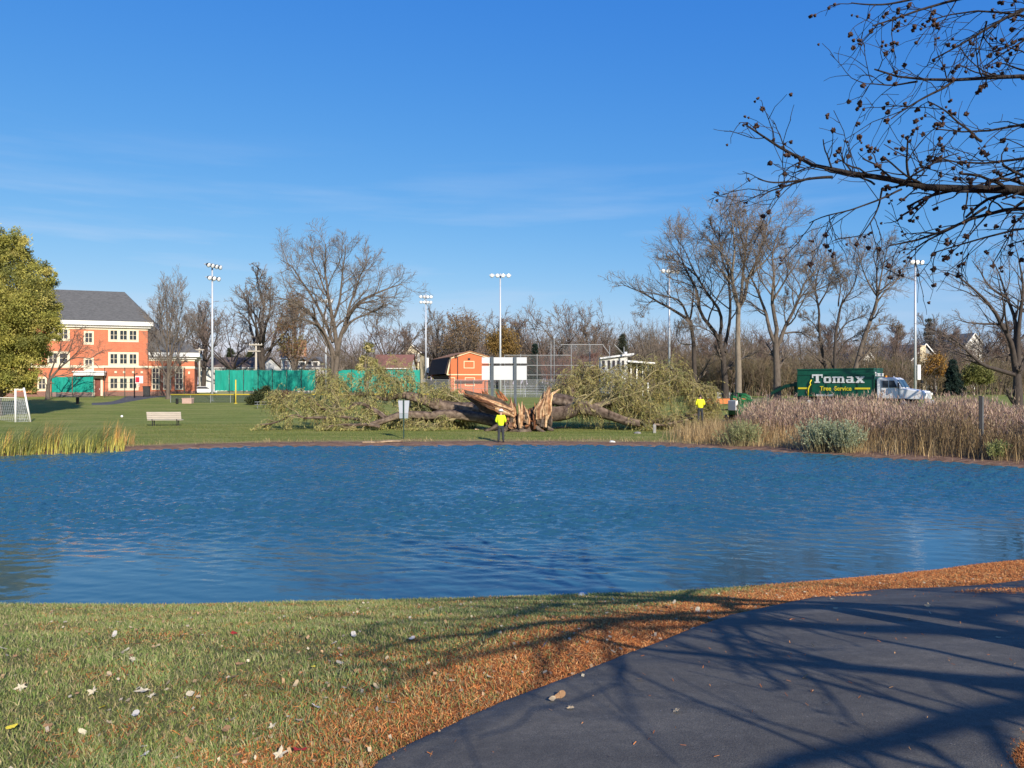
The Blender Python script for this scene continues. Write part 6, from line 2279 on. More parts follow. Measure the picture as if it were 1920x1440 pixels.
# a broad broken foot: one mass of bark flaring into roots, its upper rim torn unevenly
BARKS = [(.12, .095, .075), (.085, .068, .055), (.16, .13, .10), (.065, .05, .042), (.13, .10, .075)]
def foot():
    sides, rows = 72, 16
    a = np.arange(sides) * 2 * PI / sides
    roots = .16 * np.cos(5 * a + .6) + .10 * np.cos(8 * a + 2.0) + .07 * np.cos(13 * a)
    gr = rng.normal(0, .035, sides)
    rim = 1.05 + .35 * np.cos(a - .35) + .16 * np.cos(4 * a + 1) + rng.normal(0, .10, sides)
    cx, cy = sp(968, 808, .5)[0], .55
    V, C_ = [], []
    for i in range(rows):
        t = i / (rows - 1)
        z = -.15 + t * (rim + .15)
        r = 1.02 + .62 * (1 - t) ** 3.2 - .12 * t
        k = 1 + roots * (1 - t) ** 1.5 * 1.5 + gr + rng.normal(0, .018, sides)
        V.append(np.stack([cx + np.cos(a) * r * k * 1.12 + .25 * t, cy + np.sin(a) * r * k * .85, z], 1))
        C_.append(np.array(BARKS)[rng.integers(0, len(BARKS), sides)] * (1 + .2 * np.sin(a * 9))[:, None])
    for j in range(3):                                   # the broken hollow inside
        s_ = .8 - .3 * j
        V.append(np.stack([cx + .25 + np.cos(a) * s_, cy + np.sin(a) * s_ * .75, rim - .15 - .22 * j], 1))
        C_.append(np.array(DARKW)[rng.integers(0, len(DARKW), sides)])
    V.append(np.array([[cx + .25, cy, .3]]))
    C_.append(np.array([[.05, .03, .02]]))
    n = rows + 3
    ii = np.arange(n * sides).reshape(n, sides)
    j2 = np.roll(ii, -1, 1)
    Fq = np.stack([ii[:-1], j2[:-1], j2[1:], ii[1:]], -1).reshape(-1, 4)
    top = np.array([(ii[-1][q], ii[-1][(q + 1) % sides], n * sides) for q in range(sides)])
    return np.concatenate(V), Fq, top, np.concatenate(C_)
bark_p.append(foot())
for (a_, b_, c, w) in (((908, 810, -.1), (925, 803, .1), (945, 795, .3), .15), ((1038, 807, .1), (1020, 800, .1), (1003, 790, .3), .17), ((940, 813, -.9), (948, 806, -.6), (957, 796, -.3), .15),
                      ((1022, 812, -.8), (1010, 805, -.5), (1000, 794, -.2), .15)):
    bark_p.append(loft([sp(*a_), sp(*b_), sp(*c)], [w * .6, w, w * 1.1], [w * .5, w * .8, w], 12, rng, .2, cols=BARKS, jag=.1))
multi_mesh('bark', bark_p, M['torn'], stump)
torn = []
def shard(pts, w, t, cols=WOOD, jag=.3, sides=9, g=.34):
    torn.append(loft([sp(*p) for p in pts], w, t, sides, rng, g, cols=cols, jag=jag, sub=4))
# upright splinters: tall on the east side, short in the middle, each one narrow and torn
for k in range(52):
    u = rng.uniform()
    if u < .36:
        px = rng.normal(1022, 7); top = rng.normal(748, 12); bot = rng.uniform(772, 802); ln_ = rng.normal(5, 4); cols = WOOD
    elif u < .66:
        px = rng.normal(968, 16); top = rng.normal(762, 9); bot = rng.uniform(776, 806); ln_ = rng.normal(0, 4); cols = WOOD if rng.uniform() < .7 else DARKW
    elif u < .84:
        px = rng.normal(1000, 9); top = rng.normal(766, 12); bot = rng.uniform(780, 806); ln_ = rng.normal(0, 4); cols = DARKW if rng.uniform() < .6 else WOOD
    else:
        px = rng.normal(950, 10); top = rng.normal(780, 8); bot = rng.uniform(790, 808); ln_ = rng.normal(-2, 3); cols = WOOD
    top = max(730, top)
    dd0 = -.62 + .9 * abs(px - 985) / 60 * rng.uniform(.3, 1) + rng.normal(0, .10)
    w = rng.uniform(.05, .17) * (1.25 if u < .36 else 1)
    m_ = .5 * (bot + top)
    shard([(px - ln_ * .3, bot, dd0 - .05), (px + rng.normal(0, 1.2), m_ + 4, dd0), (px + ln_ * .5 + rng.normal(0, 1), m_ - 6, dd0 + .05), (px + ln_ * 1.2, top, dd0 + .12)],
          [w * .8, w, w * .75, w * .12], [w * .5, w * .5, w * .4, w * .08], cols, jag=w * 1.6)
# the tall pale horn on the east side
shard([(1026, 770, -.25), (1030, 752, -.2), (1034, 740, -.1), (1044, 733, 0)], [.16, .15, .10, .03], [.10, .09, .07, .02], [(.66, .47, .28), (.60, .38, .20)])
shard([(1018, 785, -.35), (1020, 762, -.3), (1025, 744, -.2), (1029, 731, -.1)], [.22, .24, .17, .03], [.12, .12, .09, .03])
# dark backing mass filling the gap behind the splinters
for px, top, w in ((978, 766, .34), (994, 770, .34), (1006, 764, .30), (962, 762, .28), (986, 776, .4)):
    shard([(px, 806, .15), (px + 1, 788, .2), (px + 2, top, .3)], [w, w * .9, w * .25], [w * .6, w * .6, w * .2], DARKW + [(.18, .10, .06)], jag=.35, sides=14)
# strips of bark still clinging to the splinters
for px, top, bot, w in ((958, 772, 792, .12), (976, 766, 790, .12), (984, 770, 792, .10), (1009, 768, 795, .12), (1016, 778, 800, .11), (1032, 776, 800, .10)):
    shard([(px, bot, -.62), (px + 1, (bot + top) / 2, -.62), (px + 2, top, -.5)], [w, w * .95, w * .2], [w * .5, w * .5, w * .1], BARKS, jag=.2)
# the long slab peeled toward the west: a sheaf of parallel splinters
LSL = np.array([(962, 776, -.6), (942, 768, -.7), (920, 760, -.75), (900, 751, -.6), (882, 743, -.4), (866, 738, -.3)], dtype=float)
for k in range(30):
    off = rng.uniform(-1, 1)
    a0, a1 = sorted(rng.uniform(0, 1, 2))
    a0, a1 = min(a0, .45) * .9, max(a1, .62)
    q = resample(LSL, 12)
    q = q[int(a0 * 11):int(a1 * 11) + 1]
    q = resample(q, 5)
    wav = np.interp(np.linspace(a0, a1, 5), [0, .3, .7, 1], [.75, 1, .85, .3])
    q[:, 1] += off * 8.5 * wav + rng.normal(0, .5, 5)
    q[:, 0] += off * 2.5
    q[:, 2] += -.10 + rng.normal(0, .06)
    w = rng.uniform(.06, .15)
    cols = DARKW if (off < -.45 and rng.uniform() < .6) or rng.uniform() < .18 else WOOD
    shard([tuple(p) for p in q], [w, w * 1.1, w, w * .8, w * .15], [w * .7, w * .7, w * .6, w * .5, w * .1], cols, jag=w * 2)
# dark bark of the same slab behind the torn face
shard([(962, 772, -.2), (935, 764, -.3), (905, 752, -.2), (880, 742, -.1)], [.42, .5, .46, .2], [.16, .18, .15, .1], [(.08, .06, .045), (.11, .08, .06)], jag=.5, sides=16)
for k in range(8):
    px = rng.uniform(905, 945)
    shard([(px + 8, 752, .1), (px + 3, 745, .12), (px - 2, rng.uniform(734, 742), .15)], [.12, .10, .03], [.08, .07, .02], [(.34, .14, .06), (.28, .13, .06), (.20, .09, .045)])
multi_mesh('torn_wood', torn, M['torn'], stump, smooth=False)

# trunks and limbs of the two fallen halves
def fallen_half(name, label, px, d, limbs, twigs, seed):
    b = base(px, d)
    o = empty(name, b, label=label, cat='fallen tree', group='halves of the fallen willow')
    rg = np.random.default_rng(seed)
    pcs = []
    PP, PR = [], []
    for pts, r0, r1, dd0, dd1 in limbs:
        n = len(pts)
        q = []
        for i, (x, y) in enumerate(pts):
            dd = d + dd0 + (dd1 - dd0) * i / (n - 1)
            q.append((X(x, dd) - b.x, dd - b.y, Z(y, dd) - b.z))
        pcs.append(loft(q, [r0, (r0 + r1) / 2, r1], [r0, (r0 + r1) / 2, r1], 12, rg, .10, side_dir=(.2, 1, .1), cols=[(c[0] * 1.15, c[1] * 1.1, c[2] * 1.05) for c in BARKC], sub=5))
        PP.append(resample(rough(q, rg, .012), 14))
        PR.append(np.linspace(r0, r1, 14))
    multi_mesh('trunk', pcs, M['torn'], o)
    for pts, r0, dd0, dd1 in twigs:
        n = len(pts)
        q = [(X(x, d + dd0 + (dd1 - dd0) * i / (n - 1)) - b.x, dd0 + (dd1 - dd0) * i / (n - 1), Z(y, d + dd0 + (dd1 - dd0) * i / (n - 1)) - b.z) for i, (x, y) in enumerate(pts)]
        PP.append(resample(rough(q, rg, .03), 14))
        PR.append(np.linspace(r0, r0 * .3, 14))
    return o, np.array(PP), np.array(PR), len(limbs), rg, b

def whips(src_p, src_r, n, L, rg, grav=.20, wob=.12, up0=.5, seg=8, away=.45):
    """long thin shoots that bend over under their own weight"""
    N, m, _ = src_p.shape
    w = np.linalg.norm(np.diff(src_p, axis=1), axis=2).sum(1)
    pi = rg.choice(N, n, p=w / w.sum())
    t = rg.uniform(.1, 1, n) * (m - 1)
    i0 = np.minimum(t.astype(int), m - 2)
    fr = (t - i0)[:, None]
    p = src_p[pi, i0] * (1 - fr) + src_p[pi, i0 + 1] * fr
    tan = src_p[pi, i0 + 1] - src_p[pi, i0]
    tan /= np.linalg.norm(tan, axis=1, keepdims=True) + 1e-9
    d = tan * .9 + rg.normal(0, .55, (n, 3)) + np.array([0, away, up0])
    d /= np.linalg.norm(d, axis=1, keepdims=True)
    ln = L * rg.uniform(.45, 1.25, n)
    out = [p]
    for s in range(seg):
        d = d + rg.normal(0, wob, d.shape) + np.array([0, 0, -grav])
        d /= np.linalg.norm(d, axis=1, keepdims=True)
        out.append(out[-1] + d * (ln / seg)[:, None])
    return np.stack(out, 1)

def floor_clip(Q, b, lift=.04):
    g = gz(Q[..., 0] + b.x, Q[..., 1] + b.y) - b.z
    Q[..., 2] = np.where(Q[..., 2] < g + lift, g + lift + .10 * np.abs(np.sin(Q[..., 0] * 9 + Q[..., 1] * 5)), Q[..., 2])
    return Q

WCOL = [(.44, .41, .13), (.35, .35, .11), (.51, .46, .17), (.28, .30, .10), (.48, .41, .15), (.20, .22, .08)]
def foliage(o, b, lines, per, leaf, rg, cols=WCOL):
    """narrow leaves hanging along every shoot"""
    N, m, _ = lines.shape
    pi = np.repeat(np.arange(N), per)
    t = rg.uniform(.12, 1, N * per) * (m - 1)
    i0 = np.minimum(t.astype(int), m - 2)
    fr = (t - i0)[:, None]
    p = lines[pi, i0] * (1 - fr) + lines[pi, i0 + 1] * fr
    tan = lines[pi, i0 + 1] - lines[pi, i0]
    tan /= np.linalg.norm(tan, axis=1, keepdims=True) + 1e-9
    a = tan * .8 + rg.normal(0, .5, p.shape) + np.array([0, 0, -.25])
    a /= np.linalg.norm(a, axis=1, keepdims=True)
    bb = np.cross(a, rg.normal(0, 1, p.shape))
    bb /= np.linalg.norm(bb, axis=1, keepdims=True) + 1e-9
    s = leaf * rg.uniform(.6, 1.4, (len(p), 1))
    p = p + rg.normal(0, .03, p.shape)
    Q = np.stack([p - a * s, p + bb * s * .17, p + a * s, p - bb * s * .17], 1)
    c = np.array(cols)[rg.integers(0, len(cols), N)][pi] * rg.uniform(.7, 1.35, (len(p), 1))
    Q = Q.reshape(-1, 3)
    return np_mesh('foliage', Q, np.arange(len(Q)).reshape(-1, 4), M['leaf'], o, col=np.repeat(c, 4, axis=0))

def dress(o, PP, PR, nl, rg, b, n_br, L_br, n_wh, L_wh, leaf=.10, per=16, grav=.2, cols=WCOL, up0=.5):
    cnt = np.where(PR[:, 0] > .40, 3, np.where(PR[:, 0] > .25, n_br // 2, n_br))
    br, rr = sprout(PP, PR, cnt, .15, 1, 48, L_br + 3.0, .6, 9, .20, .0, .5, .016, rg, taper=.3, fwd=np.array([0, .05, 0]))
    br = floor_clip(br, b, .05)
    wl_ = whips(br, rr, n_wh, L_wh, rg, grav, up0=up0)
    wl_ = floor_clip(wl_, b, .03)
    V, Fq = join_np([tubes_np(PP[nl:], PR[nl:], 6)] * (1 if len(PP) > nl else 0) + [tubes_np(br, rr, 5), tubes_np(wl_, np.linspace(.013, .005, wl_.shape[1])[None] * np.ones((len(wl_), 1)), 3)])
    np_mesh('branches', V, Fq, M['willow_whip'], o, smooth=True)
    return foliage(o, b, wl_, per, leaf, rg, cols)

# western half
o, PP, PR, nl, rg, b = fallen_half('fallen_willow', 'western half of the fallen willow, its limbs sprawled over the lawn behind the sign', 780, 52.5, [
    ([(935, 768), (905, 768), (872, 768), (842, 764), (812, 756), (786, 746), (762, 741)], .62, .30, 0, .5),
    ([(762, 741), (745, 742), (725, 748), (700, 744)], .26, .12, .5, 1.5),
    ([(945, 792), (900, 783), (862, 778), (838, 776), (805, 780), (775, 777), (748, 778), (724, 787), (700, 795), (688, 797)], .42, .17, -.3, -1.2),
    ([(724, 786), (712, 775), (695, 764), (680, 757), (667, 757)], .18, .09, -1.0, -.6),
    ([(667, 757), (655, 765), (640, 770), (622, 774), (606, 766), (592, 756), (575, 742)], .11, .05, -.6, .2),
    ([(690, 790), (668, 786), (640, 781), (618, 784), (588, 783), (570, 784), (556, 778), (541, 781), (524, 790), (505, 795), (488, 796)], .13, .05, -1.0, -1.4),
    ([(712, 800), (690, 796), (665, 797), (640, 797), (612, 800)], .12, .05, -1.6, -1.8),
    ([(800, 790), (770, 792), (745, 790), (720, 780), (700, 770)], .2, .08, .4, 1.5),
    ([(700, 738), (690, 739), (672, 739), (655, 741)], .16, .10, 2.0, 2.4)],
    [([(658, 742), (648, 730), (636, 720), (622, 712), (606, 706)], .045, 2.2, 2.0),
     ([(720, 742), (728, 725), (742, 710), (760, 704), (778, 710), (786, 728)], .045, 1.0, .6),
     ([(690, 745), (685, 720), (688, 700), (700, 690)], .05, 1.4, 1.0),
     ([(870, 760), (850, 745), (835, 738), (815, 742)], .07, .5, .3),
     ([(640, 770), (632, 750), (622, 735), (618, 720)], .05, .3, 1.0),
     ([(560, 778), (545, 765), (530, 752), (512, 748)], .04, -1.2, 0),
     ([(600, 783), (585, 765), (570, 750), (556, 740)], .04, -1, .5),
     ([(760, 741), (752, 720), (742, 705), (730, 700)], .05, .5, 1.4),
     ([(830, 762), (835, 745), (845, 735)], .06, .4, 1.5),
     ([(820, 778), (790, 790), (760, 795)], .07, -.4, -1.0),
     ([(870, 778), (840, 790), (805, 795), (775, 797)], .09, -.6, -1.2),
     ([(770, 770), (800, 782), (840, 786), (885, 788)], .06, .8, 1.2), ([(790, 748), (820, 742), (858, 744), (895, 752)], .06, 1.4, 1.8),
     ([(745, 770), (770, 786), (795, 790), (825, 792)], .05, -.4, -.2), ([(905, 775), (880, 790), (850, 794)], .05, .9, .6),
     ([(740, 760), (765, 762), (790, 768), (815, 775)], .05, 1.0, 1.5)], 91)
dress(o, PP, PR, nl, rg, b, 13, 1.0, 4600, 1.1, .075, 16, .30, up0=-.05)
# eastern half
ECOL = WCOL + [(.42, .34, .10), (.38, .32, .09), (.46, .38, .13)]
o, PP, PR, nl, rg, b = fallen_half('fallen_willow', 'eastern half of the fallen willow with thick trunk and arching golden shoots', 1120, 52.5, [
    ([(1010, 775), (1040, 776), (1062, 774), (1080, 764), (1100, 766), (1125, 772), (1150, 781), (1175, 790), (1200, 794)], .62, .24, -.5, -1.2),
    ([(1020, 748), (1040, 748), (1060, 751), (1080, 758), (1098, 765)], .46, .42, 1.0, -.3),
    ([(1098, 766), (1120, 762), (1150, 752), (1175, 738), (1200, 722), (1218, 712)], .28, .10, -.3, .8),
    ([(1062, 752), (1075, 735), (1068, 722), (1052, 720), (1044, 730)], .16, .08, 1.2, 2.0),
    ([(1150, 782), (1180, 786), (1215, 790), (1250, 786), (1285, 780), (1320, 775)], .16, .06, -1.0, 0),
    ([(1200, 722), (1225, 700), (1252, 692), (1280, 698), (1300, 715)], .12, .05, .8, 1.2),
    ([(1225, 796), (1245, 797), (1270, 791), (1300, 784)], .10, .05, -1.4, -1.0)],
    [([(1075, 745), (1085, 725), (1092, 705), (1100, 690), (1112, 683), (1120, 690)], .06, 1.4, 2.0),
     ([(1060, 740), (1080, 720), (1110, 708), (1140, 692), (1165, 686)], .06, 1.4, 2.2),
     ([(1090, 756), (1110, 736), (1135, 722), (1160, 716), (1190, 700)], .07, .6, 1.4),
     ([(1110, 770), (1135, 750), (1160, 738), (1185, 726), (1210, 708), (1235, 694)], .07, -.8, -.2),
     ([(1115, 772), (1140, 756), (1172, 744), (1205, 736), (1240, 720), (1265, 704)], .06, -1.0, -.4),
     ([(1210, 715), (1232, 704), (1258, 700), (1282, 706), (1300, 722), (1318, 742)], .06, .8, -.2),
     ([(1250, 720), (1275, 712), (1300, 716), (1325, 735), (1345, 758)], .05, .6, 0),
     ([(1160, 780), (1175, 765), (1185, 745), (1180, 725)], .06, -.6, .4),
     ([(1190, 785), (1205, 760), (1225, 738), (1245, 728)], .06, -.9, 0),
     ([(1290, 780), (1310, 760), (1330, 750), (1350, 752)], .05, 0, .6),
     ([(1030, 750), (1045, 735), (1062, 722), (1080, 720)], .06, 1.6, 2.2),
     ([(1035, 745), (1060, 742), (1090, 745), (1120, 752)], .06, 1.6, 1.2), ([(1080, 745), (1110, 735), (1140, 738), (1165, 750)], .06, 1.2, .6),
     ([(1065, 728), (1090, 722), (1115, 728)], .05, 2.0, 2.2), ([(1160, 770), (1180, 760), (1205, 768), (1230, 782)], .06, -.9, -.5)], 92)
dress(o, PP, PR, nl, rg, b, 12, 1.2, 4000, 1.8, .080, 15, .34, ECOL, up0=.0)
# small broken pieces on the grass round the stump
rg = np.random.default_rng(93)
for k, (px, py, L, a, lab) in enumerate(((905, 806, 1.1, .3, 'pale broken limb piece on the grass west of the stump'), (1050, 803, 1.6, -.15, 'thin broken branch lying east of the stump'),
                                       (655, 800, 1.2, .2, 'pale split branch lying below the western willow limbs'), (718, 830, 2.3, .35, 'grey driftwood branch on the far shore below the sign'),
                                       (1262, 790, 1.7, .5, 'broken pale limb leaning at the foot of the golden willow shoots'))):
    p = Vector(hit(px, py))
    q = [p + Vector((math.cos(a) * t * L, math.sin(a) * t * L * .4, .05 + (.35 * t if k == 4 else .04 * math.sin(5 * t)))) for t in (-.5, -.2, .1, .5)]
    v, f4, f3, c = loft([tuple(x - p) for x in q], [.055, .06, .03], [.055, .06, .03], 7, rg, .12, side_dir=(0, 0, 1), cols=[(.40, .32, .22), (.30, .22, .15), (.48, .38, .26)])
    o = multi_mesh('branch', [(v, f4, f3, c)], M['torn'], None)
    o.location = p
    tag(o, lab, 'branch', 'broken branches on the grass')
# ------------------------------------------------------------------ grasses, reeds, litter
def blades(P, H, lean, width, rng, cols, segs=3, az=None, var=.25, curl=.5):
    """P (n,3) feet; each blade a tapering ribbon of segs pieces. returns V, F, colours"""
    n = len(P)
    az = rng.uniform(0, 2 * PI, n) if az is None else az
    d = np.stack([np.cos(az), np.sin(az), 0 * az], 1)
    s = np.stack([-np.sin(az + rng.normal(0, .6, n)), np.cos(az), 0 * az], 1)
    rows = []
    for k in range(segs + 1):
        t = k / segs
        c = P + np.array([0, 0, 1.0])[None] * (H * t * (1 - .25 * curl * t * lean))[:, None] + d * (H * lean * (t ** 1.7))[:, None]
        w = width * (1 - t ** 1.5) + .0005
        rows.append(c - s * w[:, None] / 2)
        rows.append(c + s * w[:, None] / 2)
    V = np.stack(rows, 1)
    m = 2 * (segs + 1)
    base_ = (np.arange(n) * m)[:, None]
    Fq = np.concatenate([base_ + np.array([[2 * k, 2 * k + 1, 2 * k + 3, 2 * k + 2]]) for k in range(segs)], 0)
    c = np.array(cols)[rng.integers(0, len(cols), n)] * rng.uniform(1 - var, 1 + var, (n, 1))
    return V.reshape(-1, 3), Fq, np.repeat(c, m, axis=0)

def stuff(name, geo, m):
    V, Fq, n = [], [], 0
    C_ = []
    for v, f, c in geo:
        V.append(v); Fq.append(f + n); C_.append(c); n += len(v)
    o = np_mesh(name, np.concatenate(V), np.concatenate(Fq), m, None, col=np.concatenate(C_))
    return tag(o, kind='stuff')

rng = np.random.default_rng(100)
# --- near lawn: thick close to the camera
n = 330000
d = 3.2 + (12.4 - 3.2) * rng.uniform(0, 1, n) ** 1.35
x = rng.uniform(-1, 1, n) * (.70 * d + .3)
sd = poly_sd(x, d, POND)
pd = poly_sd(x, d, PATH)
nw = needle_w(x, d, sd, pd)
patch = np.sin(x * 2.1 + d * .7) * np.sin(d * 2.6 - x * .8) * .5 + np.sin(x * 5.3 + 2) * np.sin(d * 6.1) * .35 + .3 * np.sin(x * 11 + 3 * np.sin(d * 4)) * np.sin(d * 13 + 2 * np.sin(x * 5))
keep = (sd > .03) & (pd > .03) & (rng.uniform(0, 1, n) > np.clip(nw * 1.02 + .28 * patch * (nw > .1), 0, .992))
x, d, nw, patch = x[keep], d[keep], nw[keep], patch[keep]
P = np.stack([x, d, gz(x, d) - .005], 1)
GC = [(.18, .26, .065), (.23, .30, .08), (.14, .21, .05), (.28, .33, .11), (.38, .37, .16), (.48, .43, .21), (.25, .28, .085), (.18, .27, .06), (.40, .34, .17), (.32, .34, .13)]
H = rng.uniform(.018, .050, len(x)) * (1 + .40 * patch)
v, f, c = blades(P, H, rng.uniform(.3, 1.3, len(x)), rng.uniform(.0035, .0065, len(x)) * (1 + .04 * d), rng, GC, 2)
dryp = np.repeat(np.clip(.5 - .9 * patch + rng.normal(0, .25, len(x)), 0, 1), 6)[:, None]
tint_ = np.repeat(.90 + .20 * patch, 6)[:, None] * (1 - dryp * np.array([[-.16, .0, .0]]))
stuff('grass', [(v, f, c * tint_)], M['blade'])

# --- fallen conifer needles: short rusty fibres
def fibres(n, sampler, cols, L=(.030, .072), lift=.012, w=.0012):
    x, d, keep = sampler(n)
    x, d = x[keep], d[keep]
    n = len(x)
    z = gz(x, d) + rng.uniform(.002, lift, n) + (poly_sd(x, d, PATH) < -.03) * .026
    az = rng.uniform(0, PI, n)
    tilt = rng.normal(0, .35, n)
    l = rng.uniform(*L, n)
    dd_ = np.stack([np.cos(az) * np.cos(tilt), np.sin(az) * np.cos(tilt), np.abs(np.sin(tilt))], 1) * l[:, None] / 2
    s = np.stack([-np.sin(az), np.cos(az), rng.normal(0, .5, n)], 1)
    s *= (w * (1 + .12 * d))[:, None] / np.linalg.norm(s, axis=1, keepdims=True)
    p = np.stack([x, d, z], 1)
    V = np.stack([p - dd_ - s, p - dd_ + s, p + dd_ + s, p + dd_ - s], 1)
    c = np.array(cols)[rng.integers(0, len(cols), n)] * rng.uniform(.65, 1.3, (n, 1))
    return V.reshape(-1, 3), np.arange(n * 4).reshape(n, 4), np.repeat(c, 4, axis=0)
NC = [(.41, .135, .036), (.50, .18, .05), (.33, .10, .028), (.56, .235, .075), (.24, .075, .024), (.60, .31, .12)]
def s_edge(n):
    d = 3.3 + (14 - 3.3) * rng.uniform(0, 1, n) ** 1.3
    x = rng.uniform(-.62, .74, n) * d
    sd = poly_sd(x, d, POND)
    pd = poly_sd(x, d, PATH)
    w = needle_w(x, d, sd, pd)
    pt = np.sin(x * 3.7 + d) * np.sin(d * 4.2 - 1.3 * x) * .5 + .5
    return x, d, (sd > .05) & (pd > -.02) & (rng.uniform(0, 1, n) < np.clip(w * (.5 + .9 * pt) + .10 * pt * pt, 0, 1))
def s_path(n):
    """needle drifts lying on the asphalt near its pond edge, thicker to the east"""
    d = rng.uniform(3.4, 13, n)
    x = rng.uniform(-.5, 9, n)
    pd = poly_sd(x, d, PATH)
    sd = poly_sd(x, d, POND)
    pt = np.sin(x * 1.3 + d * 2.9 + .6) * .5 + np.sin(x * 3.1 - d * 1.1) * .3
    e = np.clip(.10 + pd / .10, 0, 1) * .8                         # ragged rim
    drift = sstep(.62, .95, pt + .42 * sstep(3.0, 5.5, x) - .30 * sstep(.0, 1.0, -pd - .55)) * sstep(3.0, 4.2, x) * sstep(7.6, 8.3, d) * .8
    return x, d, (pd < .0) & (rng.uniform(0, 1, n) < np.maximum(np.maximum(e, drift), .004))
def s_all(n):
    d = 3.3 + (11.5 - 3.3) * rng.uniform(0, 1, n) ** 1.3
    x = rng.uniform(-.72, .72, n) * d
    return x, d, (poly_sd(x, d, POND) > .1) & (poly_sd(x, d, PATH) > -.03 - .4 * rng.uniform(0, 1, n) ** 14)
CH = [(.46, .36, .22), (.54, .46, .31), (.34, .22, .12), (.26, .15, .08), (.40, .33, .24), (.48, .30, .16)]
stuff('needle_litter', [fibres(1200, s_all, CH, L=(.012, .04), lift=.035, w=.006), fibres(640000, s_edge, NC), fibres(260000, s_path, NC, L=(.012, .032), lift=.006, w=.0013)], M['litter'])

# --- fallen leaves, each lying on its own
def leaf_mesh(kind_, seed):
    rg = np.random.default_rng(seed)
    if kind_ == 'lobed':
        ang = np.linspace(0, 2 * PI, 21)[:-1]
        r = np.array([1, .72, .42, .66, .88, .60, .38, .50, .62, .40, .22, .46, .74, .58, .36, .60, .96, .70, .40, .74]) * rg.uniform(.8, 1.15, 20)
    else:
        ang = np.linspace(0, 2 * PI, 21)[:-1]
        r = .55 + .45 * np.cos(ang) ** 2
    x, y = r * np.cos(ang), r * np.sin(ang)
    cv = rg.uniform(.15, .55)
    z = cv * (x ** 2) * .55 + .28 * cv * y * y + rg.normal(0, .05, len(x))
    V = [(0, 0, 0)] + [(a, b_, c) for a, b_, c in zip(x, y, z)]
    F_ = [(0, 1 + i, 1 + (i + 1) % 20) for i in range(20)]
    n0 = len(V)
    V += [(.0, .0, .01), (-1.0, .03, .10), (-1.5, .1, .05), (-1.0, -.03, .10)]
    F_ += [(n0, n0 + 1, n0 + 2, n0 + 3)]
    me = bpy.data.meshes.new('fallen_leaf')
    me.from_pydata(V, [], F_)
    me.update()
    return me
leaf_mats = {'tan': mat('tan_leaf', (.48, .36, .21), .8, .15, 30), 'cream': mat('cream_leaf', (.54, .46, .31), .8, .2, 30), 'brown': mat('brown_leaf', (.30, .17, .08), .8, .2, 30),
             'grey': mat('grey_leaf', (.44, .41, .37), .8, .12, 30), 'red': mat('red_leaf', (.30, .025, .02), .7, .2, 30), 'yellow': mat('yellow_leaf', (.62, .50, .05), .7, .15, 30), 'pink': mat('pinkish_leaf', (.55, .36, .30), .8, .1, 30)}
LM = {}
for kk in ('lobed', 'plain'):
    for cname in leaf_mats:
        me = leaf_mesh(kk, len(LM) + 3)
        me.materials.append(leaf_mats[cname])
        LM[(kk, cname)] = me
def leaf(px, py, size_px, cname, kk='plain', label=None, group='pale fallen leaves scattered on the near lawn', lift=.028):
    p = hit(px, py)
    o = bpy.data.objects.new('fallen_leaf', LM[(kk, cname)])
    COL.objects.link(o)
    s = S(size_px, p[1]) * .5
    o.scale = (s, s, s)
    o.location = (p[0], p[1], p[2] + lift)
    o.rotation_euler = (rng.normal(-.10, .35), rng.normal(0, .35), rng.uniform(0, 2 * PI))
    return tag(o, label or {'tan': 'tan curled fallen leaf lying in the grass', 'cream': 'pale cream fallen leaf lying in the grass', 'brown': 'brown fallen leaf lying in the grass', 'grey': 'greyish fallen leaf lying in the grass'}[cname], 'leaf', group)
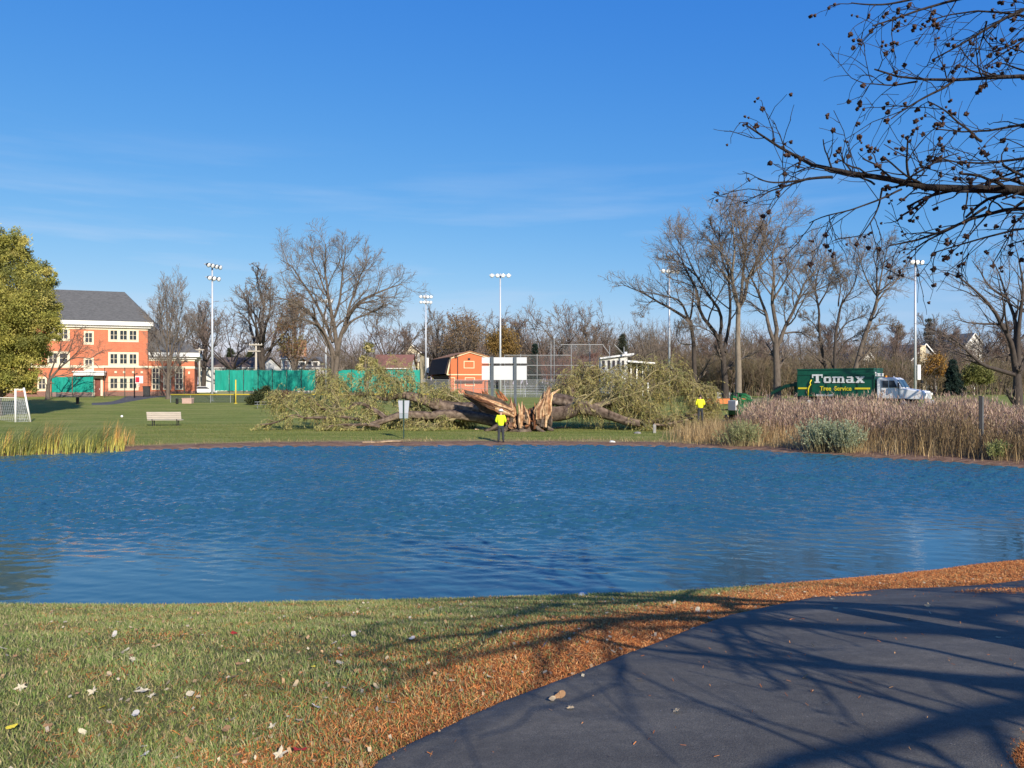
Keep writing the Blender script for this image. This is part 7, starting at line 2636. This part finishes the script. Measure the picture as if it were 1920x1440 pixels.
for px, py, s, c, k in ((6, 1222, 14, 'cream', 'plain'), (237, 1225, 14, 'cream', 'plain'), (248, 1243, 22, 'cream', 'lobed'), (215, 1195, 14, 'grey', 'plain'), (158, 1143, 9, 'cream', 'plain'), (40, 1296, 26, 'cream', 'lobed'),
                        (174, 1305, 24, 'cream', 'lobed'), (270, 1302, 34, 'cream', 'lobed'), (284, 1312, 20, 'cream', 'lobed'), (357, 1309, 20, 'cream', 'plain'), (372, 1316, 15, 'tan', 'plain'), (254, 1348, 20, 'grey', 'plain'),
                        (205, 1364, 20, 'tan', 'lobed'), (155, 1381, 17, 'cream', 'plain'), (270, 1409, 14, 'cream', 'plain'), (272, 1425, 18, 'grey', 'plain'), (140, 1432, 24, 'brown', 'plain'), (0, 1328, 14, 'tan', 'plain'),
                        (424, 1377, 22, 'brown', 'plain'), (434, 1360, 16, 'tan', 'plain'), (354, 1399, 18, 'brown', 'plain'), (524, 1426, 34, 'cream', 'lobed'), (510, 1372, 20, 'cream', 'lobed'), (592, 1334, 18, 'grey', 'plain'),
                        (626, 1212, 13, 'cream', 'plain'), (663, 1196, 16, 'grey', 'plain'), (637, 1249, 15, 'cream', 'plain'), (730, 1325, 24, 'cream', 'plain'), (846, 1284, 18, 'tan', 'lobed'), (918, 1277, 20, 'cream', 'lobed'),
                        (772, 1203, 14, 'grey', 'plain'), (826, 1144, 11, 'grey', 'plain'), (689, 1146, 10, 'tan', 'plain'), (843, 1166, 10, 'cream', 'plain'), (420, 1160, 11, 'tan', 'plain'), (460, 1158, 10, 'tan', 'plain'),
                        (340, 1199, 14, 'cream', 'plain'), (296, 1218, 15, 'tan', 'plain'), (523, 1298, 16, 'brown', 'plain'), (450, 1252, 17, 'brown', 'plain'), (295, 1163, 12, 'tan', 'plain'), (246, 1182, 10, 'tan', 'plain'),
                        (205, 1272, 16, 'tan', 'plain'), (555, 1290, 15, 'tan', 'plain'), (670, 1265, 14, 'brown', 'plain'), (705, 1295, 15, 'tan', 'plain'), (610, 1316, 15, 'tan', 'lobed'), (650, 1397, 22, 'brown', 'lobed'),
                        (90, 1370, 17, 'brown', 'plain'), (62, 1430, 20, 'tan', 'plain'), (330, 1432, 20, 'tan', 'lobed'), (560, 1360, 17, 'tan', 'plain')):
    leaf(px, py, s, c, k)
leaf(563, 1417, 26, 'red', 'plain', 'bright red fallen leaf low on the lawn near the asphalt edge', 'coloured fallen leaves')
leaf(439, 1194, 16, 'red', 'plain', 'small dark red leaf in the shaded upper lawn', 'coloured fallen leaves')
leaf(22, 1373, 20, 'yellow', 'plain', 'yellow leaf in the lawn corner by the picture edge', 'coloured fallen leaves')
leaf(192, 1335, 17, 'yellow', 'plain', 'yellow leaf lying below a pair of cream lobed leaves', 'coloured fallen leaves')
leaf(586, 1258, 13, 'yellow', 'plain', 'small yellow leaf in the middle of the lawn', 'coloured fallen leaves')
leaf(1020, 1217, 22, 'pink', 'lobed', 'pinkish leaf on the rusty needles beside the path', 'coloured fallen leaves')
for px, py, s, c, k in ((1070, 1337, 20, 'tan', 'lobed'), (1267, 1344, 22, 'tan', 'lobed'), (1050, 1315, 24, 'brown', 'plain'), (1035, 1322, 18, 'tan', 'plain'), (1740, 1142, 16, 'tan', 'lobed'), (1706, 1168, 14, 'tan', 'lobed'), (1744, 1156, 8, 'cream', 'plain'),
                        (1524, 1218, 8, 'cream', 'plain'), (1436, 1205, 7, 'cream', 'plain'), (1567, 1147, 9, 'tan', 'plain'), (1872, 1203, 9, 'tan', 'plain'), (1551, 1328, 8, 'tan', 'plain'), (1510, 1278, 14, 'brown', 'plain'), (1200, 1282, 14, 'brown', 'lobed')):
    leaf(px, py, s, c, k, 'small dry leaf lying flat on the dark asphalt', 'dry leaves on the asphalt path', .034)
for px, py, s, c, k in ((1308, 1149, 16, 'cream', 'plain'), (1264, 1134, 12, 'cream', 'plain'), (1248, 1143, 12, 'tan', 'plain'), (1562, 1128, 13, 'cream', 'lobed'), (1332, 1165, 14, 'tan', 'plain'), (1455, 1120, 10, 'tan', 'plain'), (1120, 1135, 13, 'tan', 'plain'), (1150, 1128, 10, 'cream', 'plain')):
    leaf(px, py, s, c, k, 'pale leaf lying on the orange needle litter', 'leaves on the needle litter')

# --- far lawn tufts and the dry fringe of the far shore
n = 70000
x = rng.uniform(-28, 13, n)
d = rng.uniform(38, 60, n)
sd = poly_sd(x, d, POND)
keep = (sd > 1.9 + .5 * np.sin(x * 1.7)) & (d > 36)
x, d, sd = x[keep], d[keep], sd[keep]
P = np.stack([x, d, gz(x, d) - .01], 1)
FC = [(.14, .17, .04), (.17, .19, .05), (.11, .14, .035), (.22, .20, .08), (.19, .19, .06)]
g1 = blades(P, rng.uniform(.05, .11, len(x)), rng.uniform(.2, .9, len(x)), rng.uniform(.012, .02, len(x)), rng, FC, 2)
n = 16000
x = rng.uniform(-26, 14, n)
d = rng.uniform(36, 44, n)
sd = poly_sd(x, d, POND)
w = np.exp(-((sd - 1.9) / .6) ** 2) * np.clip(.35 + .5 * np.sin(x * .9) + .4 * np.sin(x * 2.3 + 1), .05, 1)
w = np.where((x > 2) & (x < 14), np.maximum(w, np.exp(-((sd - 2.0) / .7) ** 2) * .9), w)
keep = rng.uniform(0, 1, n) < w
x, d = x[keep], d[keep]
P = np.stack([x, d, gz(x, d) - .01], 1)
TC = [(.42, .31, .15), (.50, .38, .20), (.34, .25, .12), (.28, .22, .10)]
g2 = blades(P, rng.uniform(.08, .30, len(x)), rng.uniform(.3, 1.2, len(x)), rng.uniform(.012, .02, len(x)), rng, TC, 3)
stuff('far_grass', [g1, g2], M['blade'])

# --- cattail reeds on the far shore, blown toward the east
def reed_spots(n, px0, px1, s0, s1, power=1.0):
    px = px0 + (px1 - px0) * rng.uniform(0, 1, n) ** power
    out = np.empty((n, 2))
    dd_ = rng.uniform(34.5, 43, n * 6)
    pp_ = np.repeat(px, 6)
    xx = (pp_ - 960) / F * dd_
    sd = poly_sd(xx, dd_, POND)
    ok = (sd > s0) & (sd < s1)
    return xx[ok], dd_[ok]
geo = []
x, d = reed_spots(6000, -60, 190, -.15, 1.9)
sel = rng.uniform(0, 1, len(x)) < np.clip(.55 + .6 * np.sin(x * 2.4), .12, 1) * .20
x, d = x[sel], d[sel]
P = np.stack([x, d, np.maximum(gz(x, d), WATER_Z - .15)], 1)
RC = [(.24, .27, .08), (.28, .30, .10), (.19, .23, .07), (.42, .35, .15), (.34, .33, .13), (.17, .21, .065)]
geo.append(blades(P, rng.uniform(.4, 1.75, len(x)), rng.uniform(.3, 1.1, len(x)), rng.uniform(.018, .034, len(x)), rng, RC, 5, az=rng.normal(.15, .45, len(x))))
x, d = reed_spots(5000, -60, 235, -.15, .9)
sel = rng.uniform(0, 1, len(x)) < .16
x, d = x[sel], d[sel]
P = np.stack([x, d, np.maximum(gz(x, d), WATER_Z - .15)], 1)
geo.append(blades(P, rng.uniform(.4, 1.1, len(x)), rng.uniform(.05, .35, len(x)), rng.uniform(.02, .04, len(x)), rng, [(.60, .52, .12), (.52, .44, .10), (.42, .42, .10)], 3, az=rng.normal(.15, .8, len(x))))
for pxc, hh in ((14, 1.2), (45, 1.2), (82, 1.5), (92, 1.35), (105, 1.6), (195, 1.5), (215, 1.6), (220, 1.3), (232, 1.0), (246, .9)):
    n = 34
    px = pxc + rng.normal(0, 3, n)
    d = rng.normal(38.0 - .004 * 0, .25, n) + np.interp(pxc, [0, 250], [-1.2, 2.0])
    x = (px - 960) / F * d
    P = np.stack([x, d, np.maximum(gz(x, d), WATER_Z - .1)], 1)
    geo.append(blades(P, rng.uniform(.5, 1.0, n) * hh, rng.uniform(.05, .4, n), rng.uniform(.02, .04, n), rng, [(.62, .36, .11), (.56, .30, .09), (.66, .44, .18)], 4, az=rng.normal(.2, .5, n)))
stuff('reeds', geo, M['blade'])

# --- prairie grass on the eastern shore
def prairie(n, px0, px1, s0, s1, h0, h1, cols, width, lean, dens=None, heads=None, seg=4, dmax=66):
    px = rng.uniform(px0, px1, n * 3)
    d = rng.uniform(28, dmax, n * 3)
    x = (px - 960) / F * d
    sd = poly_sd(x, d, POND)
    ok = (sd > s0) & (sd < s1) & (d > 27) & (x > 4)
    if dens is not None:
        ok &= rng.uniform(0, 1, n * 3) < dens(x, d, sd)
    x, d = x[ok][:n], d[ok][:n]
    P = np.stack([x, d, gz(x, d) - .03], 1)
    m = len(x)
    clump = .80 + .16 * np.sin(x * .9 + 1) * np.sin(d * .7) + .26 * np.sin(x * 2.1 + 1.7 * np.sin(d * 1.1)) * np.sin(d * 1.9 + x)
    H = rng.uniform(h0, h1, m) * clump
    az = rng.normal(.3, 1.5, m)
    ln = rng.uniform(*lean, m)
    g = [blades(P, H, ln, rng.uniform(width * .6, width * 1.3, m), rng, cols, seg, az=az)]
    tone = .92 + .22 * np.sin(x * 1.3 + 2 * np.sin(d * .8)) * np.sin(d * 1.1 + x * .5) + rng.normal(0, .06, m)
    g[0] = (g[0][0], g[0][1], g[0][2] * np.repeat(tone, 2 * (seg + 1))[:, None])
    if heads:
        hc, hl, hw, k = heads
        i = np.repeat(np.nonzero(rng.uniform(0, 1, m) < .75)[0], k)
        t = rng.uniform(.62, 1.0, len(i))
        dd_ = np.stack([np.cos(az[i]), np.sin(az[i]), 0 * az[i]], 1)
        Q = P[i] + np.array([0, 0, 1.0]) * (H[i] * t * (1 - .125 * t * ln[i]))[:, None] + dd_ * (H[i] * ln[i] * t ** 1.7)[:, None]
        g.append(blades(Q, rng.uniform(hl * .6, hl * 1.3, len(i)), rng.uniform(.1, 1.2, len(i)), np.full(len(i), hw), rng, hc, 2))
    return g
PUR = [(.40, .245, .165), (.44, .285, .195), (.32, .20, .145), (.52, .37, .24), (.42, .30, .18), (.35, .215, .165), (.30, .22, .12)]
TAN = [(.56, .39, .18), (.66, .49, .26), (.47, .31, .14), (.60, .40, .17), (.38, .25, .12)]
BRN = [(.22, .15, .08), (.27, .19, .10), (.17, .115, .065), (.33, .24, .12)]
geo = []
def d_pur(x, d, sd):
    px = 960 + F * x / d
    return sstep(1372, 1440, px) * (.35 + .65 * sstep(2.5, 4.0, sd))
geo += prairie(21000, 1365, 1990, 2.6, 14, 1.25, 2.05, PUR + BRN[:1], .016, (.05, .38), d_pur, ([(.46, .315, .235), (.41, .275, .21), (.54, .40, .28), (.36, .245, .18), (.52, .41, .24), (.30, .20, .15)], .22, .035, 3))
def d_tan(x, d, sd):
    px = 960 + F * x / d
    return sstep(1225, 1300, px) * (1 - .80 * sstep(1640, 1760, px)) * np.clip(.8 + .4 * np.sin(x * 1.9), .3, 1)
geo += prairie(15000, 1225, 1960, .55, 4.0, .65, 1.5, TAN, .018, (.1, .6), d_tan)
geo += prairie(9000, 1240, 1460, 2.2, 8.2, .75, 1.5, BRN + TAN[:2], .016, (.1, .5), lambda x, d, sd: sstep(1235, 1330, 960 + F * x / d) * .8, dmax=56)
def d_brn(x, d, sd):
    px = 960 + F * x / d
    return sstep(1600, 1760, px)
geo += prairie(12000, 1590, 1990, .9, 5.0, 1.0, 2.0, BRN + [(.12, .08, .05), (.30, .22, .10)], .018, (.05, .4), d_brn, (BRN, .15, .03, 2))
geo += prairie(1600, 1225, 1960, .25, 1.2, .15, .5, TAN + BRN, .016, (.3, 1.2))
stuff('prairie_grass', geo, M['blade'])

# grey green shrubs among the tan grass
def stem_shrub(label, px, py, w_px, h_px, n, cols, seed):
    rg = np.random.default_rng(seed)
    p = hit(px, py)
    d0 = p[1] + .5
    b = Vector((X(px, d0), d0, G(X(px, d0), d0)))
    o = empty('shrub', b, label=label, cat='shrub', group='grey green shrubs on the eastern shore')
    r = S(w_px / 2, d0)
    H = S(h_px, d0)
    f = np.stack([rg.normal(0, r * .38, n), rg.normal(0, r * .3, n), np.full(n, -.03)], 1)
    dr = np.stack([f[:, 0] / r * .55, f[:, 1] / r * .45, np.ones(n)], 1) + rg.normal(0, .10, (n, 3))
    dr /= np.linalg.norm(dr, axis=1, keepdims=True)
    L = H * rg.uniform(.6, 1.05, n) * (1 - .25 * np.abs(f[:, 0]) / r)
    pts = [f]
    for k in range(5):
        dr = dr + rg.normal(0, .05, dr.shape)
        dr /= np.linalg.norm(dr, axis=1, keepdims=True)
        pts.append(pts[-1] + dr * (L / 5)[:, None])
    pts = np.stack(pts, 1)
    V, Fq = tubes_np(pts, np.linspace(.010, .003, 6)[None] * np.ones((n, 1)), 3)
    np_mesh('stems', V, Fq, M['willow_whip'], o)
    k = 34
    pi = np.repeat(np.arange(n), k)
    t = rg.uniform(.25, 1, n * k) * 5
    i0 = np.minimum(t.astype(int), 4)
    q = pts[pi, i0] + (pts[pi, i0 + 1] - pts[pi, i0]) * (t - i0)[:, None]
    a = (pts[pi, i0 + 1] - pts[pi, i0])
    a = a / np.linalg.norm(a, axis=1, keepdims=True) * .9 + rg.normal(0, .45, q.shape)
    a /= np.linalg.norm(a, axis=1, keepdims=True)
    bb = np.cross(a, rg.normal(0, 1, q.shape))
    bb /= np.linalg.norm(bb, axis=1, keepdims=True)
    s = rg.uniform(.03, .07, (len(q), 1))
    Q = np.stack([q, q + a * s + bb * s * .3, q + a * s * 2, q + a * s - bb * s * .3], 1).reshape(-1, 3)
    c = np.array(cols)[rg.integers(0, len(cols), len(q))] * rg.uniform(.7, 1.3, (len(q), 1))
    np_mesh('foliage', Q, np.arange(len(Q)).reshape(-1, 4), M['leaf'], o, col=np.repeat(c, 4, axis=0))
GG = [(.30, .35, .21), (.36, .41, .26), (.24, .29, .16), (.42, .45, .29)]
stem_shrub('bushy grey green shrub on the shore, western of the pair below the truck', 1540, 850, 66, 66, 190, GG, 111)
stem_shrub('bushy grey green shrub on the shore, eastern of the pair below the truck', 1586, 853, 56, 62, 170, GG, 112)
stem_shrub('pale green stalky plant among tan grass at the water edge', 1392, 838, 62, 50, 150, [(.30, .32, .14), (.26, .30, .13), (.38, .36, .18)], 113)
stem_shrub('small pale green stalky plant at the shore below the black marker post', 1871, 868, 26, 40, 50, [(.34, .36, .14), (.28, .31, .11)], 114)
# ------------------------------------------------------------------ the cone bearing tree at the path, its twigs hanging into view
M['bark_black'] = mat('backlit_dark_bark', (.028, .022, .019), .9, .35, 9, .6, stretch=(1, 1, .3))  # bark colour darkened to give the near black, backlit look
ctx, cty = 4.75, 4.05
cb = Vector((ctx, cty, G(ctx, cty)))
ct = empty('cone_tree', cb, label='near leafless tree with dark cones on drooping twigs beside the path', cat='tree')
rg = np.random.default_rng(201)
sk = Skel(202, 16)
tp = [(0, 0, -.2), (.03, .02, .6), (.0, .05, 1.6), (-.05, .05, 3.0), (.02, 0, 3.6), (.0, .05, 4.4), (.0, 0, 5.2)]
sk.limb(tp, .19, .05, .004, True)
sk.r[0][0] *= 1.5
def at(px, py, d):
    w = W(px, py, d)
    return (w.x - cb.x, w.y - cb.y, w.z - cb.z)
def near_limb(pts, r0, r1, root_z=None, a=.012):
    """pts: (px, py, d); first joins the trunk at height root_z"""
    q = [at(*p) for p in pts]
    if root_z is not None:
        q = [(0, .03, root_z)] + q
    sk.limb(q, r0, r1, a)
near_limb([(2150, 372, 4.6), (1920, 352, 4.9), (1800, 358, 5.0), (1705, 356, 5.0), (1610, 346, 5.0), (1560, 332, 5.0), (1520, 312, 5.0), (1470, 272, 5.0), (1426, 241, 5.0)], .055, .0055, 2.35)
i_main = len(sk.p) - 1
near_limb([(1560, 332, 5.0), (1500, 338, 4.95), (1450, 345, 4.9), (1418, 335, 4.9)], .010, .004)
near_limb([(1520, 334, 5.0), (1470, 350, 5.05), (1440, 358, 5.1), (1424, 372, 5.1)], .008, .0035)
near_limb([(1690, 355, 5.0), (1645, 375, 4.9), (1600, 392, 4.85), (1560, 405, 4.85), (1520, 415, 4.8)], .007, .003)
near_limb([(1655, 352, 5.0), (1650, 385, 5.1), (1630, 420, 5.1), (1606, 455, 5.1)], .007, .003)
near_limb([(1700, 350, 5.0), (1740, 320, 5.1), (1720, 300, 5.1), (1712, 285, 5.1)], .006, .003)
near_limb([(1640, 346, 5.0), (1590, 322, 5.1), (1545, 318, 5.1), (1510, 300, 5.15)], .007, .003)
near_limb([(1680, 352, 5.0), (1720, 322, 4.9), (1765, 298, 4.9), (1800, 285, 4.9)], .008, .003)
near_limb([(2150, 395, 4.7), (1925, 375, 5.0), (1860, 385, 5.1), (1815, 410, 5.1), (1780, 432, 5.15), (1730, 452, 5.2), (1685, 466, 5.2)], .032, .005, 2.2)
near_limb([(1850, 388, 5.1), (1800, 420, 5.2), (1740, 450, 5.25), (1700, 478, 5.25)], .010, .004)
near_limb([(2150, 440, 4.7), (1930, 415, 4.9), (1880, 425, 5.0), (1830, 450, 5.0), (1790, 455, 5.0), (1760, 465, 5.0)], .018, .004, 2.0)
near_limb([(2200, 130, 4.5), (1930, 140, 4.8), (1860, 141, 4.9), (1790, 150, 4.95), (1720, 153, 5.0), (1665, 150, 5.0), (1632, 138, 5.0)], .030, .005, 3.4)
near_limb([(1790, 150, 4.95), (1740, 178, 4.9), (1700, 200, 4.9), (1672, 225, 4.9)], .009, .0035)
near_limb([(1720, 153, 5.0), (1680, 160, 5.1), (1650, 158, 5.1), (1618, 156, 5.1)], .007, .003)
near_limb([(2200, 210, 4.6), (1935, 215, 4.9), (1900, 235, 5.0), (1850, 250, 5.1), (1800, 255, 5.1), (1768, 250, 5.1)], .026, .004, 2.9)
near_limb([(1840, 265, 5.1), (1800, 232, 5.0), (1770, 205, 5.0), (1740, 190, 5.0)], .009, .0035)
near_limb([(2200, 280, 4.6), (1935, 272, 4.8), (1880, 290, 4.9), (1830, 300, 4.9), (1780, 302, 5.0), (1745, 300, 5.0)], .024, .004, 2.6)
near_limb([(2200, 300, 4.9), (1935, 300, 5.2), (1870, 340, 5.3), (1840, 352, 5.3), (1800, 356, 5.3)], .024, .004, 2.7)
near_limb([(2150, -60, 4.6), (1920, 0, 4.8), (1860, 30, 4.9), (1825, 62, 4.9), (1790, 90, 4.95), (1752, 112, 5.0)], .028, .0045, 4.2)
near_limb([(1850, 40, 4.9), (1840, 80, 5.0), (1832, 105, 5.0)], .006, .003)
near_limb([(2100, -90, 4.7), (1900, -30, 4.9), (1800, -5, 5.0), (1720, 15, 5.0), (1670, 40, 5.0), (1635, 55, 5.0)], .026, .0045, 4.6)
near_limb([(1780, -10, 5.0), (1700, 0, 5.1), (1650, 10, 5.1), (1595, 5, 5.1)], .010, .004)
near_limb([(2150, 20, 4.7), (1930, 60, 5.0), (1880, 95, 5.1), (1840, 110, 5.1)], .018, .004, 3.8)
near_limb([(2150, 60, 4.8), (1930, 30, 5.2), (1880, 10, 5.3), (1800, 20, 5.4), (1740, 30, 5.4)], .020, .004, 4.0)
# limbs that stay outside the picture
for k in range(8):
    z0 = 1.9 + .38 * k
    az = -1.9 + 2.39 * k
    az = (az % (2 * PI))
    if 2.2 < az < 3.9 and z0 < 5.5:
        az += 2.4
    L = 3.6 - .16 * k
    t = np.linspace(0, 1, 7)
    sk.limb([(math.cos(az) * L * s, math.sin(az) * L * s, z0 + .25 * L * s - .25 * L * s * s) for s in t], .05 - .002 * k, .006, .03)
pp, pr = sk.arrays()
V, Fq = tubes_np(pp, pr, 8)
np_mesh('trunk', V, Fq, M['bark_black'], ct, smooth=True)
cnt = np.full(len(pp), 11)
cnt[0] = 6
ln = np.linalg.norm(np.diff(pp, axis=1), axis=2).sum(1)
cnt[1:] = np.clip((ln[1:] * 9).astype(int), 4, 30)
k1, r1 = sprout(pp[1:], pr[1:], cnt[1:], .22, 1, 48, 3.42, .45, 6, .14, -.03, .45, .0032, rg, taper=.55)
k2, r2 = sprout(k1, r1, 3, .25, 1, 45, 3.20, .5, 4, .16, -.04, .7, .0026, rg, taper=.6)
V, Fq = join_np([tubes_np(k1, r1, 4), tubes_np(k2, r2, 3)])
np_mesh('crown', V, Fq, M['bark_black'], ct)
# cones: knobbly balls at shoot tips
tips = np.concatenate([k1[:, -1], k2[:, -1], pp[1:, -1]])
wt = tips + np.array([cb.x, cb.y, cb.z])
ppx = 960 + F * wt[:, 0] / np.maximum(wt[:, 1], .1)
ppy = 720 - F * (wt[:, 2] - CAMZ) / np.maximum(wt[:, 1], .1)
view = (ppx > 1380) & (ppx < 1990) & (ppy > -40) & (ppy < 520) & (wt[:, 1] > 1)
sel = np.nonzero(view & (rg.uniform(0, 1, len(tips)) < .44))[0]
oth = np.nonzero(~view & (rg.uniform(0, 1, len(tips)) < .15))[0]
M['cone'] = mat('dry_brown_cones', (.075, .042, .030), .9, .6, 40, .5)
def cone_geo(r, seed):
    import bmesh
    bm = bmesh.new()
    bmesh.ops.create_icosphere(bm, subdivisions=2, radius=1)
    rgc = np.random.default_rng(seed)
    for v in bm.verts:
        a = v.co.copy()
        k = 1 + .42 * math.sin(4 * a.x + seed) * math.sin(4.6 * a.y + 2 + seed) + .3 * math.sin(9 * a.z + 5 * a.x) + rgc.normal(0, .15)
        v.co = a * k * r
    me = bpy.data.meshes.new('cone')
    bm.to_mesh(me)
    bm.free()
    me.materials.append(M['cone'])
    return me
cm = [cone_geo(1.0, s) for s in range(4)]
order = sel[np.argsort(-rg.uniform(0, 1, len(sel)))]
sizes = rg.uniform(.007, .0165, len(order))
rank = np.argsort(-sizes)
big = order[rank[:100]]
for q, i in enumerate(big):
    c = bpy.data.objects.new('cone', cm[q % 4])
    COL.objects.link(c)
    c.parent = ct
    s = sizes[rank[q]]
    c.location = tips[i] - np.array([0, 0, s * .8])
    c.scale = (s, s, s * 1.1)
    c.rotation_euler = tuple(rg.uniform(0, 6, 3))
rest = np.concatenate([order[rank[100:]], oth])
rs_ = np.concatenate([sizes[rank[100:]], rg.uniform(.006, .013, len(oth))])
bv = np.array([v.co[:] for v in cm[0].vertices])
bf = np.array([p.vertices[:] for p in cm[0].polygons])
if len(rest):
    extra = rg.integers(1, 4, len(rest))
    cen = np.repeat(tips[rest], extra, axis=0) + rg.normal(0, .012, (extra.sum(), 3))
    rs2 = np.repeat(rs_, extra)
    V = (bv[None] * rs2[:, None, None] + cen[:, None]).reshape(-1, 3)
    Fq = (bf[None] + (np.arange(len(cen)) * len(bv))[:, None, None]).reshape(-1, 3)
    o = np_mesh('cones', V, Fq, M['cone'], ct)
    o['kind'] = 'stuff'

# ------------------------------------------------------------------ bare trees behind the viewer whose shadows cross the path and lawn
def shade_tree(x, y, H, seed, label, dens=1.0, n_limbs=8, tf=.22, spread=.62, ang=48):
    rgs = np.random.default_rng(seed)
    o = empty('bare_tree', (x, y, G(x, y)), label=label, cat='tree', group='bare trees behind the path')
    pp, pr = auto_skeleton(H, rgs, tf, n_limbs, ang, H * .026, .02, .05, spread, False)
    lv = [dict(n_kids=int(5 * dens), t0=.3, t1=1, ang=40, length=.42, lvar=.35, nseg=6, wob=.13, up=.03, rr=.6, rmin=.012),
          dict(n_kids=int(5 * dens), t0=.25, t1=1, ang=42, length=.5, lvar=.4, nseg=5, wob=.15, up=.03, rr=.6, rmin=.008),
          dict(n_kids=4, t0=.25, t1=1, ang=42, length=.55, lvar=.4, nseg=3, wob=.15, up=.02, rr=.6, rmin=.006)]
    build_tree(o, pp, pr, lv, rgs, M['bark_dark'], M['twig'], 8, 1)
    return o
# a low limbed tree just outside the picture: its long level limbs throw the fan of shadows over the asphalt
bx_, by_ = 7.4, -.7
ot = empty('bare_tree', (bx_, by_, G(bx_, by_)), label='low limbed bare tree beside the path behind the viewer, throwing fan shaped shadows', cat='tree', group='bare trees behind the path')
rgs = np.random.default_rng(223)
s2 = Skel(224, 16)
s2.limb([(0, 0, -.2), (.04, .02, 1.2), (-.02, .05, 2.6), (.05, 0, 3.8), (.0, .1, 4.9), (.02, .05, 6.0)], .26, .05, .004)
for k, (z0, azd, L, r0, rise) in enumerate(((1.9, 176, 5.2, .085, .10), (2.3, 158, 5.6, .09, .06), (2.8, 196, 5.6, .085, .02), (3.1, 171, 6.2, .10, .05), (3.5, 140, 5.0, .08, .12), (3.8, 186, 5.4, .085, .06),
                                          (4.2, 160, 5.2, .08, .12), (4.6, 205, 5.0, .075, .14), (5.0, 175, 4.6, .07, .2), (5.4, 146, 4.4, .065, .25), (2.6, 60, 4.4, .08, .2), (3.4, 20, 4.2, .08, .2),
                                          (4.0, 310, 4.2, .08, .2), (2.9, 270, 4.6, .08, .15), (4.8, 95, 4.0, .07, .3), (5.4, 250, 3.4, .06, .2))):
    az = R(azd)
    t = np.linspace(0, 1, 7)
    s2.limb([(math.cos(az + .12 * math.sin(3 * u + k)) * L * u, math.sin(az + .12 * math.sin(3 * u + k)) * L * u, z0 + rise * L * u - .16 * L * u * u) for u in t], r0, .012, .02)
pp, pr = s2.arrays()
cnt = np.full(len(pp), 9)
cnt[0] = 1
lv = [dict(n_kids=cnt, t0=.25, t1=1, ang=40, length=.36, lvar=.35, nseg=6, wob=.12, up=.02, rr=.6, rmin=.011),
      dict(n_kids=5, t0=.25, t1=1, ang=42, length=.5, lvar=.4, nseg=4, wob=.14, up=.0, rr=.6, rmin=.007)]
build_tree(ot, pp, pr, lv, rgs, M['bark_dark'], M['twig'], 8, 1)
shade_tree(1.2, -11.5, 9.0, 212, 'second bare tree behind the viewer, its shadow dappling the upper lawn', .9, 7, .25)
